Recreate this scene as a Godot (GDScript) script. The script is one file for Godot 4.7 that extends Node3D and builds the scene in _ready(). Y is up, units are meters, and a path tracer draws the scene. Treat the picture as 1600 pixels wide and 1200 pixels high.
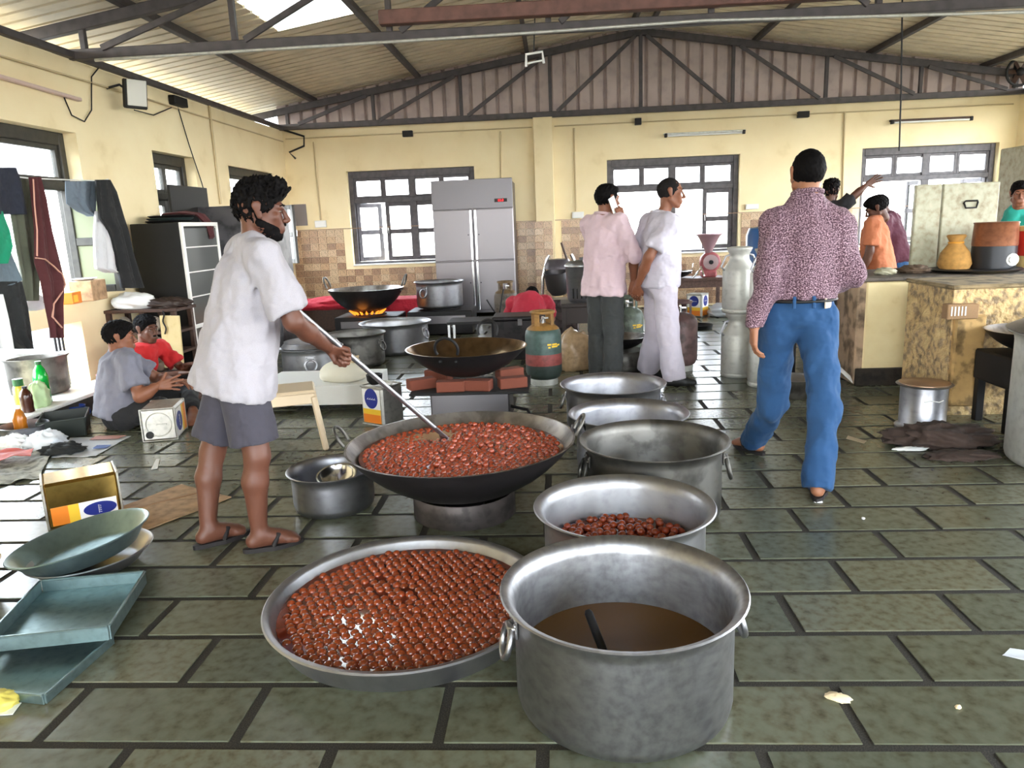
extends Node3D
# A hall used as a sweet kitchen. Units are metres, y up, the camera stands at the origin 1.4 m above the floor and looks along -Z.

const EYE := Vector3(0, 1.4, 0)
const FOCAL := 1160.0
const XL := -4.28      # left wall
const XR := 7.04       # right wall
const ZB := -12.2      # back wall
const ZF := 4.6        # wall behind the camera
const WALL := 3.0      # height of the walls
const RIDGE := 1.38    # x of the ridge
const PITCH := 0.157   # slope of the roof

var cam_basis := Basis(Vector3(0.9977, -0.0392, -0.0547), Vector3(0.0268, 0.9769, -0.212), Vector3(0.0617, 0.21, 0.9757)).orthonormalized()
var M := {}
var T := {}
var taken := {}
var rng := RandomNumberGenerator.new()

# ---------------------------------------------------------------- measuring on the photograph (1600 x 1200)
func sight(x: float, y: float) -> Vector3:
	return cam_basis * Vector3(x - 800.0, 600.0 - y, -FOCAL)
func gf(x: float, y: float, h := 0.0) -> Vector3:      # on a level plane
	var d := sight(x, y)
	return EYE + d * ((h - EYE.y) / d.y)
func gz(x: float, y: float, z: float) -> Vector3:      # on a plane across the hall
	var d := sight(x, y)
	return EYE + d * (z / d.z)
func gx(x: float, y: float, wx: float) -> Vector3:     # on a plane along the hall
	var d := sight(x, y)
	return EYE + d * (wx / d.x)

# ---------------------------------------------------------------- mesh builder
class MB:
	var v := PackedVector3Array()
	var n := PackedVector3Array()
	var ix := PackedInt32Array()

	func quad(a: Vector3, b: Vector3, c: Vector3, d: Vector3) -> void:   # counter-clockwise seen from outside
		var k := (c - a).cross(d - b).normalized()
		var s := v.size()
		for p in [a, b, c, d]:
			v.append(p)
			n.append(k)
		ix.append_array(PackedInt32Array([s, s + 2, s + 1, s, s + 3, s + 2]))

	func tri(a: Vector3, b: Vector3, c: Vector3) -> void:
		var k := (b - a).cross(c - a).normalized()
		var s := v.size()
		for p in [a, b, c]:
			v.append(p)
			n.append(k)
		ix.append_array(PackedInt32Array([s, s + 2, s + 1]))

	func quad_out(a: Vector3, b: Vector3, c: Vector3, d: Vector3, from: Vector3) -> void:
		if (c - a).cross(d - b).dot(a + b + c + d - from * 4.0) >= 0.0:
			quad(a, b, c, d)
		else:
			quad(d, c, b, a)

	func tri_out(a: Vector3, b: Vector3, c: Vector3, from: Vector3) -> void:
		if (b - a).cross(c - a).dot(a + b + c - from * 3.0) >= 0.0:
			tri(a, b, c)
		else:
			tri(a, c, b)

	# box with chamfered edges; bv = 0 gives a plain one
	func box(c: Vector3, size: Vector3, bv := 0.0, bs := Basis()) -> MB:
		var h := size * 0.5
		var s := v.size()
		if bv <= 0.0:
			var p := []
			for k in 8:
				p.append(Vector3(h.x if k & 1 else -h.x, h.y if k & 2 else -h.y, h.z if k & 4 else -h.z))
			for f in [[0, 1, 3, 2], [4, 5, 7, 6], [0, 1, 5, 4], [2, 3, 7, 6], [0, 2, 6, 4], [1, 3, 7, 5]]:
				quad_out(p[f[0]], p[f[1]], p[f[2]], p[f[3]], Vector3.ZERO)
		else:
			bv = minf(bv, minf(h.x, minf(h.y, h.z)) * 0.95)
			var q := []     # q[corner][axis]: the corner vertex lying on that axis' face
			for k in 8:
				var sg := Vector3(1 if k & 1 else -1, 1 if k & 2 else -1, 1 if k & 4 else -1)
				var row := []
				for ax in 3:
					var w := h - Vector3(bv, bv, bv)
					w[ax] = h[ax]
					row.append(w * sg)
				q.append(row)
			for ax in 3:
				var o1 := 1 << ((ax + 1) % 3)
				var o2 := 1 << ((ax + 2) % 3)
				for s2 in 2:
					var base := (1 << ax) if s2 == 1 else 0
					quad_out(q[base][ax], q[base | o1][ax], q[base | o1 | o2][ax], q[base | o2][ax], Vector3.ZERO)
				# edges running along ax
				var x1 := (ax + 1) % 3
				var x2 := (ax + 2) % 3
				for e in 4:
					var b0 := (o1 if e & 1 else 0) | (o2 if e & 2 else 0)
					var b1 := b0 | (1 << ax)
					quad_out(q[b0][x1], q[b1][x1], q[b1][x2], q[b0][x2], Vector3.ZERO)
			for k in 8:
				tri_out(q[k][0], q[k][1], q[k][2], Vector3.ZERO)
		for k in range(s, v.size()):
			v[k] = bs * v[k] + c
			n[k] = bs * n[k]
		return self

	# a bar of rectangular section between two points
	func bar(a: Vector3, b: Vector3, w: float, t: float, bv := 0.0, up := Vector3.UP) -> MB:
		var d := (b - a).normalized()
		if absf(d.dot(up)) > 0.98:
			up = Vector3(1, 0, 0)
		var x := up.cross(d).normalized()
		return box((a + b) * 0.5, Vector3(w, t, (b - a).length()), bv, Basis(x, d.cross(x), d))

	func grid(rows: Array, wrap := false, flip := false) -> void:
		var s := v.size()
		var cols: int = rows[0].size()
		for r in rows:
			v.append_array(r)
		var first := ix.size()
		var last := cols if wrap else cols - 1
		for i in rows.size() - 1:
			for j in last:
				var a := s + i * cols + j
				var b := s + i * cols + (j + 1) % cols
				var c := b + cols
				var d := a + cols
				if flip:
					ix.append_array(PackedInt32Array([a, b, c, a, c, d]))
				else:
					ix.append_array(PackedInt32Array([a, c, b, a, d, c]))
		smooth(s, first)

	func smooth(s: int, first: int) -> void:      # shared normals for the vertices from s on
		var acc := PackedVector3Array()
		acc.resize(v.size() - s)
		for k in range(first, ix.size(), 3):
			var a := ix[k]
			var b := ix[k + 1]
			var c := ix[k + 2]
			var f := (v[c] - v[a]).cross(v[b] - v[a])
			acc[a - s] += f
			acc[b - s] += f
			acc[c - s] += f
		for q in acc:
			n.append(q.normalized() if q.length_squared() > 1e-20 else Vector3.UP)

	# r: a number or one radius for each point
	func tube(path: Array, r: Variant, segs := 8, closed := false, squash := 1.0) -> MB:
		var m := path.size()
		var rows := []
		var u := Vector3.ZERO
		for i in m:
			var t: Vector3
			if closed:
				t = (path[(i + 1) % m] - path[(i + m - 1) % m]).normalized()
			else:
				t = (path[mini(i + 1, m - 1)] - path[maxi(i - 1, 0)]).normalized()
			if i == 0:
				u = (Vector3.UP if absf(t.y) < 0.9 else Vector3.RIGHT).cross(t).normalized()
			else:
				u = (u - t * u.dot(t)).normalized()
			var w := t.cross(u)
			var rad: float = r[i] if r is Array else r
			var row := PackedVector3Array()
			for j in segs:
				var a := TAU * j / segs
				row.append(path[i] + (u * cos(a) + w * sin(a) * squash) * rad)
			rows.append(row)
		if closed:
			rows.append(rows[0])
		grid(rows, true)
		if not closed:
			for e in [0, m - 1]:
				var row: PackedVector3Array = rows[e]
				for j in range(1, segs - 1):
					if e == 0:
						tri(row[0], row[j + 1], row[j])
					else:
						tri(row[0], row[j], row[j + 1])
		return self

	func ring(c: Vector3, axis: Vector3, rad: float, r: float, segs := 28, sides := 8, a0 := 0.0, a1 := TAU) -> MB:
		var x := (Vector3.UP if absf(axis.y) < 0.9 else Vector3.RIGHT).cross(axis).normalized()
		var y := axis.normalized().cross(x)
		var path := []
		var full := absf(a1 - a0 - TAU) < 0.001
		for k in (segs if full else segs + 1):
			var a := a0 + (a1 - a0) * k / segs
			path.append(c + (x * cos(a) + y * sin(a)) * rad)
		return tube(path, r, sides, full)

	# profile from the outside bottom upwards, over the rim and down the inside
	func lathe(p: Array, segs := 40, o := Vector3.ZERO) -> MB:
		var m := p.size()
		var sn := []
		for j in m - 1:
			var e: Vector2 = p[j + 1] - p[j]
			sn.append(Vector2(e.y, -e.x).normalized())
		for j in m - 1:
			var s := v.size()
			for q in 2:
				var pt: Vector2 = p[j + q]
				var k: Vector2 = sn[j]
				var other := j - 1 if q == 0 else j + 1
				if other >= 0 and other < m - 1 and sn[other].dot(k) > 0.6:
					k = (k + sn[other]).normalized()
				for i in segs:
					var a := TAU * i / segs
					v.append(o + Vector3(cos(a) * pt.x, pt.y, sin(a) * pt.x))
					n.append(Vector3(cos(a) * k.x, k.y, sin(a) * k.x))
			for i in segs:
				var i2 := (i + 1) % segs
				ix.append_array(PackedInt32Array([s + i, s + segs + i2, s + segs + i, s + i, s + i2, s + segs + i2]))
		return self

	# outline (x, y) pulled from z0 to z1
	func extrude(poly: PackedVector2Array, z0: float, z1: float) -> MB:
		if Geometry2D.is_polygon_clockwise(poly):
			poly = poly.duplicate()
			poly.reverse()
		if not Geometry2D.is_polygon_clockwise(poly):
			pass
		var area := 0.0
		for k in poly.size():
			area += poly[k].cross(poly[(k + 1) % poly.size()])
		if area < 0.0:
			poly = poly.duplicate()
			poly.reverse()
		var t := Geometry2D.triangulate_polygon(poly)
		for k in range(0, t.size(), 3):
			var a := poly[t[k]]
			var b := poly[t[k + 1]]
			var c := poly[t[k + 2]]
			if (b - a).cross(c - a) < 0.0:
				var w := b
				b = c
				c = w
			tri(Vector3(a.x, a.y, z1), Vector3(b.x, b.y, z1), Vector3(c.x, c.y, z1))
			tri(Vector3(a.x, a.y, z0), Vector3(c.x, c.y, z0), Vector3(b.x, b.y, z0))
		for k in poly.size():
			var a := poly[k]
			var b := poly[(k + 1) % poly.size()]
			quad(Vector3(a.x, a.y, z0), Vector3(b.x, b.y, z0), Vector3(b.x, b.y, z1), Vector3(a.x, a.y, z1))
		return self

	func ball(c: Vector3, r: Vector3, segs := 16, rings := 10) -> MB:
		var s := v.size()
		var p := []
		for k in rings + 1:
			var a := -PI / 2 + PI * k / rings
			p.append(Vector2(cos(a), sin(a)))
		p[0].x = 0.0
		p[rings].x = 0.0
		lathe(p, segs)
		for k in range(s, v.size()):
			n[k] = (n[k] / r).normalized()
			v[k] = v[k] * r + c
		return self

	func move(t: Transform3D, s := 0) -> MB:
		var nb := t.basis.inverse().transposed()
		for k in range(s, v.size()):
			v[k] = t * v[k]
			n[k] = (nb * n[k]).normalized()
		if t.basis.determinant() < 0.0:
			for k in range(0, ix.size(), 3):
				if ix[k] >= s:
					var w := ix[k + 1]
					ix[k + 1] = ix[k + 2]
					ix[k + 2] = w
		return self

	func join(o: MB, t := Transform3D()) -> MB:
		var s := v.size()
		v.append_array(o.v)
		n.append_array(o.n)
		for k in o.ix:
			ix.append(k + s)
		return move(t, s)

	func done() -> ArrayMesh:
		var a := []
		a.resize(Mesh.ARRAY_MAX)
		a[Mesh.ARRAY_VERTEX] = v
		a[Mesh.ARRAY_NORMAL] = n
		a[Mesh.ARRAY_INDEX] = ix
		var am := ArrayMesh.new()
		am.add_surface_from_arrays(Mesh.PRIMITIVE_TRIANGLES, a)
		return am

# ---------------------------------------------------------------- nodes
func numbered(called: String) -> String:
	if not taken.has(called):
		taken[called] = 0
		return called
	taken[called] += 1
	return "%s_%03d" % [called, taken[called]]

func tag(o: Node3D, label: String, category: String, group := "") -> Node3D:
	o.set_meta("label", label)
	o.set_meta("category", category)
	if group != "":
		o.set_meta("group", group)
	return o

func thing(called: String, label: String, category: String, at := Vector3.ZERO, turn := 0.0, group := "") -> Node3D:
	var o := Node3D.new()
	o.name = numbered(called)
	add_child(o, true)
	o.position = at
	o.rotation.y = turn
	return tag(o, label, category, group)

func part(parent: Node3D, called: String, mesh: Variant, m: Material, at := Vector3.ZERO, rot := Vector3.ZERO) -> MeshInstance3D:
	var o := MeshInstance3D.new()
	o.name = called
	o.mesh = mesh.done() if mesh is MB else mesh
	o.material_override = m
	o.position = at
	o.rotation = rot
	parent.add_child(o, true)
	return o

func single(called: String, mesh: Variant, m: Material, label: String, category: String, at := Vector3.ZERO, turn := 0.0, group := "") -> MeshInstance3D:
	var o := part(self, numbered(called), mesh, m, at, Vector3(0, turn, 0))
	tag(o, label, category, group)
	return o

func setting(called: String, mesh: Variant, m: Material, parent: Node3D = self) -> Node3D:
	var o: Node3D
	if mesh == null:
		o = Node3D.new()
		o.name = called
		parent.add_child(o, true)
	else:
		o = part(parent, called, mesh, m)
	o.set_meta("kind", "structure")
	return o

func words(parent: Node3D, called: String, text: String, size: float, m: Material, at: Vector3, rot := Vector3.ZERO, depth := 0.002, serif := false) -> MeshInstance3D:
	var t := TextMesh.new()
	var f := SystemFont.new()
	f.font_names = PackedStringArray(["Droid Serif" if serif else "Droid Sans"])
	f.font_weight = 700
	t.font = f
	t.text = text
	t.font_size = 32
	t.pixel_size = size / 32.0
	t.depth = depth
	return part(parent, called, t, m, at, rot)

# ---------------------------------------------------------------- materials
func noise_tex(key: String, kind: int, freq: float, oct: int, stops: Array, size := 512, sd := 1) -> NoiseTexture2D:
	var f := FastNoiseLite.new()
	f.noise_type = kind
	f.frequency = freq
	f.fractal_octaves = oct
	f.seed = sd
	if kind == FastNoiseLite.TYPE_CELLULAR:
		f.cellular_return_type = FastNoiseLite.RETURN_CELL_VALUE
	var g := Gradient.new()
	var off := PackedFloat32Array()
	var col := PackedColorArray()
	for s in stops:
		off.append(s[0])
		col.append(s[1] if s[1] is Color else Color(s[1], s[1], s[1]))
	g.offsets = off
	g.colors = col
	var t := NoiseTexture2D.new()
	t.width = size
	t.height = size
	t.seamless = true
	t.noise = f
	t.color_ramp = g
	T[key] = t
	return t

func mat(key: String, c: Color, rough: float, metal := 0.0, tex := "", scale := 1.0, rtex := "", world := false) -> StandardMaterial3D:
	var m := StandardMaterial3D.new()
	m.albedo_color = c
	m.roughness = rough
	m.metallic = metal
	if tex != "":
		m.albedo_texture = T[tex]
	if rtex != "":
		m.roughness_texture = T[rtex]
		m.roughness_texture_channel = BaseMaterial3D.TEXTURE_CHANNEL_RED
	if tex != "" or rtex != "":
		m.uv1_triplanar = true
		m.uv1_world_triplanar = world
		m.uv1_scale = Vector3(scale, scale, scale)
	M[key] = m
	return m

func make_materials() -> void:
	noise_tex("mottle", FastNoiseLite.TYPE_SIMPLEX_SMOOTH, 0.012, 5, [[0.0, 0.72], [0.5, 0.9], [1.0, 1.0]])
	noise_tex("stone", FastNoiseLite.TYPE_SIMPLEX_SMOOTH, 0.016, 6, [[0.0, Color(0.7, 0.66, 0.58)], [0.35, Color(0.88, 0.87, 0.82)], [0.6, Color(0.93, 0.95, 0.92)], [1.0, Color(1, 1, 0.98)]], 1024, 4)
	noise_tex("grime", FastNoiseLite.TYPE_SIMPLEX_SMOOTH, 0.008, 6, [[0.0, 0.5], [0.35, 0.75], [0.5, 0.93], [1.0, 1.0]], 512, 9)
	noise_tex("speck", FastNoiseLite.TYPE_SIMPLEX_SMOOTH, 0.11, 3, [[0.0, 0.45], [0.55, 0.75], [0.75, 1.0], [1.0, 1.0]], 512, 3)
	noise_tex("print", FastNoiseLite.TYPE_SIMPLEX, 0.055, 2, [[0.0, Color(0.27, 0.17, 0.22)], [0.56, Color(0.42, 0.30, 0.36)], [0.66, Color(0.86, 0.75, 0.79)], [1.0, Color(0.95, 0.86, 0.89)]], 512, 6)
	noise_tex("scuff", FastNoiseLite.TYPE_SIMPLEX_SMOOTH, 0.02, 5, [[0.0, 0.75], [0.5, 0.9], [1.0, 1.0]], 512, 12)
	noise_tex("metal", FastNoiseLite.TYPE_SIMPLEX_SMOOTH, 0.014, 6, [[0.0, 0.84], [0.45, 0.96], [1.0, 1.0]], 512, 17)
	noise_tex("crust", FastNoiseLite.TYPE_SIMPLEX_SMOOTH, 0.02, 6, [[0.0, Color(0.42, 0.37, 0.3)], [0.3, Color(0.58, 0.5, 0.39)], [0.5, Color(0.78, 0.66, 0.47)], [1.0, Color(0.86, 0.77, 0.56)]], 512, 21)
	noise_tex("plaster", FastNoiseLite.TYPE_SIMPLEX_SMOOTH, 0.009, 5, [[0.0, Color(0.93, 0.905, 0.85)], [0.3, Color(0.98, 0.97, 0.95)], [1.0, Color(1, 1, 1)]], 512, 25)
	noise_tex("print_stone", FastNoiseLite.TYPE_SIMPLEX_SMOOTH, 0.03, 4, [[0.0, 0.6], [0.5, 0.88], [1.0, 1.0]], 512, 31)

	noise_tex("fabric", FastNoiseLite.TYPE_SIMPLEX_SMOOTH, 0.12, 3, [[0.0, 0.88], [0.5, 0.96], [1.0, 1.0]], 512, 41)
	for q in [["folds", 0.006, 16.0, 2, 51], ["rubble_n", 0.03, 10.0, 5, 52]]:
		var nt := noise_tex(q[0], FastNoiseLite.TYPE_SIMPLEX_SMOOTH, q[1], q[3], [[0.0, 0.0], [1.0, 1.0]], 512, q[4])
		nt.color_ramp = null
		nt.as_normal_map = true
		nt.bump_strength = q[2]
	mat("wall", Color(0.94, 0.875, 0.715), 0.75, 0, "plaster", 0.35, "", true)
	mat("wall_out", Color(0.85, 0.8, 0.7), 0.9)
	for k in 4:
		var c: Color = [Color(0.40, 0.405, 0.35), Color(0.43, 0.43, 0.37), Color(0.385, 0.395, 0.345), Color(0.445, 0.44, 0.38)][k]
		mat("slab%d" % k, c, 0.27, 0, "stone", 0.9 + 0.13 * k, "", true)
	mat("grout", Color(0.24, 0.22, 0.18), 0.85, 0, "speck", 3.0, "", true)
	for k in 4:
		var c: Color = [Color(0.86, 0.72, 0.57), Color(0.81, 0.66, 0.52), Color(0.69, 0.55, 0.44), Color(0.89, 0.77, 0.63)][k]
		mat("tile%d" % k, c, 0.3, 0, "print_stone", 2.5)
	mat("steel_dark", Color(0.31, 0.285, 0.285), 0.6, 0.0, "mottle", 1.0)
	mat("steel_red", Color(0.46, 0.31, 0.27), 0.6, 0.0, "mottle", 1.0)
	mat("sheet", Color(0.86, 0.80, 0.69), 0.55, 0.0, "metal", 0.35, "", true)
	mat("gable", Color(0.74, 0.67, 0.64), 0.6, 0.0, "metal", 0.4, "", true)
	mat("frame", Color(0.35, 0.33, 0.345), 0.5, 0, "mottle", 1.5)
	mat("frame_green", Color(0.23, 0.22, 0.19), 0.5, 0, "mottle", 1.5)
	var g := mat("glass", Color(0.9, 0.93, 0.92, 0.16), 0.03)
	g.transparency = BaseMaterial3D.TRANSPARENCY_ALPHA
	var fg := mat("frosted", Color(0.46, 0.48, 0.36), 0.5)
	fg.backlight_enabled = true
	fg.backlight = Color(0.1, 0.11, 0.07)
	var sk := mat("translucent", Color(0.95, 0.95, 0.92), 0.5)
	sk.backlight_enabled = true
	sk.backlight = Color(0.95, 0.95, 0.93)
	mat("alu", Color(0.69, 0.69, 0.7), 0.42, 1.0, "metal", 1.6)
	mat("alu_bright", Color(0.66, 0.66, 0.68), 0.4, 1.0, "metal", 2.0)
	mat("alu_dull", Color(0.54, 0.53, 0.51), 0.5, 1.0, "grime", 1.4)
	mat("alu_milk", Color(0.8, 0.8, 0.77), 0.5, 0.5, "metal", 2.0)
	mat("inox", Color(0.5, 0.485, 0.495), 0.4, 1.0)
	mat("chrome", Color(0.88, 0.88, 0.88), 0.16, 1.0)
	mat("zinc", Color(0.5, 0.585, 0.59), 0.42, 0.85, "metal", 2.6, "scuff")
	mat("wok", Color(0.16, 0.145, 0.15), 0.5, 0.4, "mottle", 2.0)
	mat("wok_in", Color(0.72, 0.7, 0.69), 0.38, 1.0, "grime", 1.6)
	mat("wok_oil", Color(0.56, 0.46, 0.36), 0.22, 0.95, "mottle", 2.0)
	mat("iron", Color(0.13, 0.125, 0.13), 0.55, 0.5)
	mat("soot", Color(0.1, 0.095, 0.095), 0.85)
	mat("skin1", Color(0.38, 0.23, 0.17), 0.5)
	mat("skin2", Color(0.5, 0.31, 0.22), 0.5)
	mat("skin3", Color(0.60, 0.40, 0.29), 0.5)
	mat("skin4", Color(0.36, 0.22, 0.16), 0.5)
	for k in [1, 2, 3, 4]:
		M["skin%d" % k].subsurf_scatter_enabled = false
	mat("hair", Color(0.05, 0.042, 0.042), 0.7).metallic_specular = 0.2
	mat("hair_grey", Color(0.13, 0.12, 0.12), 0.8).metallic_specular = 0.2
	mat("eye_white", Color(0.55, 0.5, 0.46), 0.4)
	mat("black", Color(0.06, 0.06, 0.065), 0.55)
	mat("white", Color(0.9, 0.9, 0.89), 0.6)
	mat("rubber", Color(0.12, 0.1, 0.1), 0.7)
	mat("wood_dark", Color(0.3, 0.2, 0.15), 0.6, 0, "mottle", 4.0)
	mat("brick", Color(0.62, 0.33, 0.24), 0.85, 0, "speck", 4.0)
	mat("cardboard", Color(0.74, 0.6, 0.45), 0.85, 0, "mottle", 2.0)
	mat("cream", Color(0.93, 0.86, 0.67), 0.7, 0, "plaster", 1.2, "", true)
	mat("crumble", Color(1, 1, 1), 0.9, 0, "crust", 1.1, "", true)
	M.crumble.normal_enabled = true
	M.crumble.normal_texture = T["rubble_n"]
	mat("marble", Color(0.72, 0.7, 0.62), 0.5, 0, "stone", 0.7, "", true)
	mat("plastic_bag", Color(0.86, 0.88, 0.9), 0.35)
	mat("orange_print", Color(0.9, 0.5, 0.12), 0.45)
	mat("yellow_print", Color(0.93, 0.75, 0.2), 0.45)
	mat("blue_print", Color(0.1, 0.16, 0.5), 0.45)
	mat("white_print", Color(0.93, 0.92, 0.9), 0.45)
	mat("red_print", Color(0.8, 0.2, 0.15), 0.5)

func cloth(key: String, c: Color, rough := 0.85, tex := "fabric", scale := 4.0) -> StandardMaterial3D:
	var m := mat(key, c, rough, 0, tex, scale)
	m.rim_enabled = true
	m.rim = 0.25
	m.normal_enabled = true
	m.normal_texture = T["folds"]
	m.normal_scale = 1.2
	return m

# ---------------------------------------------------------------- bodies: smooth union of tapered capsules and ellipsoids, meshed as surface nets
func cap(a: Vector3, b: Vector3, ra: float, rb: float, flat := Vector3.ZERO, s := 1.0, cut := 0) -> Array:
	return [0, a, b, ra, rb, flat, s, cut]
func ell(c: Vector3, r: Vector3, bs := Basis()) -> Array:
	return [1, c, r, bs.inverse()]

func sdf(mb: MB, prims: Array, h: float, k: float, xf := Transform3D(), nz := 0.0, nf := 10.0, stretch := Vector3.ONE, clips := []) -> void:
	var lo := Vector3(1e9, 1e9, 1e9)
	var hi := -lo
	var boxes := []
	var margin := k + h * 2.5
	for p in prims:
		var a: Vector3
		var b: Vector3
		if p[0] == 0:
			var r := maxf(p[3], p[4])
			a = p[1].min(p[2]) - Vector3(r, r, r)
			b = p[1].max(p[2]) + Vector3(r, r, r)
		else:
			var r: float = maxf(p[2].x, maxf(p[2].y, p[2].z))
			a = p[1] - Vector3(r, r, r)
			b = p[1] + Vector3(r, r, r)
		boxes.append([a, b])
		lo = lo.min(a)
		hi = hi.max(b)
	lo -= Vector3(h, h, h) * 3.0
	hi += Vector3(h, h, h) * 3.0
	var nx := int((hi.x - lo.x) / h) + 1
	var ny := int((hi.y - lo.y) / h) + 1
	var nzz := int((hi.z - lo.z) / h) + 1
	var nxy := nx * ny
	var F := PackedFloat32Array()
	F.resize(nxy * nzz)
	F.fill(1.0)
	for q in prims.size():
		var p: Array = prims[q]
		var a: Vector3 = (boxes[q][0] - lo - Vector3(margin, margin, margin)) / h
		var b: Vector3 = (boxes[q][1] - lo + Vector3(margin, margin, margin)) / h
		var x0 := maxi(0, int(a.x))
		var y0 := maxi(0, int(a.y))
		var z0 := maxi(0, int(a.z))
		var x1 := mini(nx, int(b.x) + 2)
		var y1 := mini(ny, int(b.y) + 2)
		var z1 := mini(nzz, int(b.z) + 2)
		if p[0] == 0:
			var A: Vector3 = p[1]
			var fl: Vector3 = p[5]
			var sm: float = p[6] - 1.0
			var flat := sm != 0.0
			var ba: Vector3 = p[2] - A
			var dir := ba.normalized()
			var bl := ba.length()
			if flat:
				ba += fl * (ba.dot(fl) * sm)
			var l2 := maxf(ba.length_squared(), 1e-9)
			var ra: float = p[3]
			var dr: float = p[4] - ra
			var cut: int = p[7]
			for z in range(z0, z1):
				for y in range(y0, y1):
					var i := x0 + nx * y + nxy * z
					for x in range(x0, x1):
						var pa := Vector3(lo.x + x * h, lo.y + y * h, lo.z + z * h) - A
						var al := 0.0
						if cut:
							al = pa.dot(dir)
						if flat:
							pa += fl * (pa.dot(fl) * sm)
						var t := clampf(pa.dot(ba) / l2, 0.0, 1.0)
						var d := (pa - ba * t).length() - ra - dr * t
						if cut & 1:
							d = maxf(d, -al)
						if cut & 2:
							d = maxf(d, al - bl)
						var f := F[i]
						var w := k - absf(f - d)
						if w > 0.0:
							F[i] = minf(f, d) - w * w * 0.25 / k
						elif d < f:
							F[i] = d
						i += 1
		else:
			var C: Vector3 = p[1]
			var R: Vector3 = p[2]
			var bi: Basis = p[3]
			for z in range(z0, z1):
				for y in range(y0, y1):
					var i := x0 + nx * y + nxy * z
					for x in range(x0, x1):
						var pa := bi * (Vector3(lo.x + x * h, lo.y + y * h, lo.z + z * h) - C) / R
						var l0 := pa.length()
						var d := l0 * (l0 - 1.0) / maxf((pa / R).length(), 1e-6)
						var f := F[i]
						var w := k - absf(f - d)
						if w > 0.0:
							F[i] = minf(f, d) - w * w * 0.25 / k
						elif d < f:
							F[i] = d
						i += 1
	var band := h * 3.6
	if nz > 0.0:
		var fn := FastNoiseLite.new()
		fn.frequency = 1.0
		fn.fractal_octaves = 2
		fn.seed = 5
		var i := 0
		for z in nzz:
			for y in ny:
				for x in nx:
					if absf(F[i]) < band:
						F[i] += nz * fn.get_noise_3d((lo.x + x * h) * nf * stretch.x, (lo.y + y * h) * nf * stretch.y, (lo.z + z * h) * nf * stretch.z)
					i += 1
	for c in clips:
		var cn: Vector3 = c[0]
		var cd: float = c[1]
		var i := 0
		for z in nzz:
			for y in ny:
				for x in nx:
					if F[i] < band:
						F[i] = maxf(F[i], cn.dot(Vector3(lo.x + x * h, lo.y + y * h, lo.z + z * h)) - cd)
					i += 1
	# surface nets
	var vid := PackedInt32Array()
	vid.resize(F.size())
	vid.fill(-1)
	var s := mb.v.size()
	var first := mb.ix.size()
	var cells := PackedInt32Array()
	var off := PackedInt32Array([0, 1, nx, nx + 1, nxy, nxy + 1, nxy + nx, nxy + nx + 1])
	var e0 := PackedInt32Array([0, 2, 4, 6, 0, 1, 4, 5, 0, 1, 2, 3])
	var e1 := PackedInt32Array([1, 3, 5, 7, 2, 3, 6, 7, 4, 5, 6, 7])
	var cv: Array[Vector3] = []
	for c in 8:
		cv.append(Vector3(1 if c & 1 else 0, 1 if c & 2 else 0, 1 if c & 4 else 0))
	for z in nzz - 1:
		for y in ny - 1:
			var i := nx * y + nxy * z - 1
			for x in nx - 1:
				i += 1
				var f0 := F[i]
				if f0 > band or f0 < -band:
					continue
				var mask := 0
				for c in 8:
					if F[i + off[c]] < 0.0:
						mask |= 1 << c
				if mask == 0 or mask == 255:
					continue
				var sum := Vector3.ZERO
				var cnt := 0
				for e in 12:
					var c0 := e0[e]
					var c1 := e1[e]
					if ((mask >> c0) & 1) != ((mask >> c1) & 1):
						var fa := F[i + off[c0]]
						var t := fa / (fa - F[i + off[c1]])
						sum += cv[c0].lerp(cv[c1], t)
						cnt += 1
				vid[i] = mb.v.size()
				mb.v.append(lo + (Vector3(x, y, z) + sum / cnt) * h)
				cells.append(i)
	for i in cells:
		var inside := F[i] < 0.0
		for ax in 3:
			var st: int = [1, nx, nxy][ax]
			if (F[i + st] < 0.0) == inside:
				continue
			var s1: int = [nx, nxy, 1][ax]
			var s2: int = [nxy, 1, nx][ax]
			if i - s1 - s2 < 0:
				continue
			var a := vid[i - s1 - s2]
			var b := vid[i - s2]
			var c := vid[i]
			var d := vid[i - s1]
			if a < 0 or b < 0 or c < 0 or d < 0:
				continue
			if inside:
				mb.ix.append_array(PackedInt32Array([a, c, b, a, d, c]))
			else:
				mb.ix.append_array(PackedInt32Array([a, b, c, a, c, d]))
	mb.smooth(s, first)
	mb.move(xf, s)

# ---------------------------------------------------------------- heads and hands, built once and placed many times
var parts_cache := {}

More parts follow.
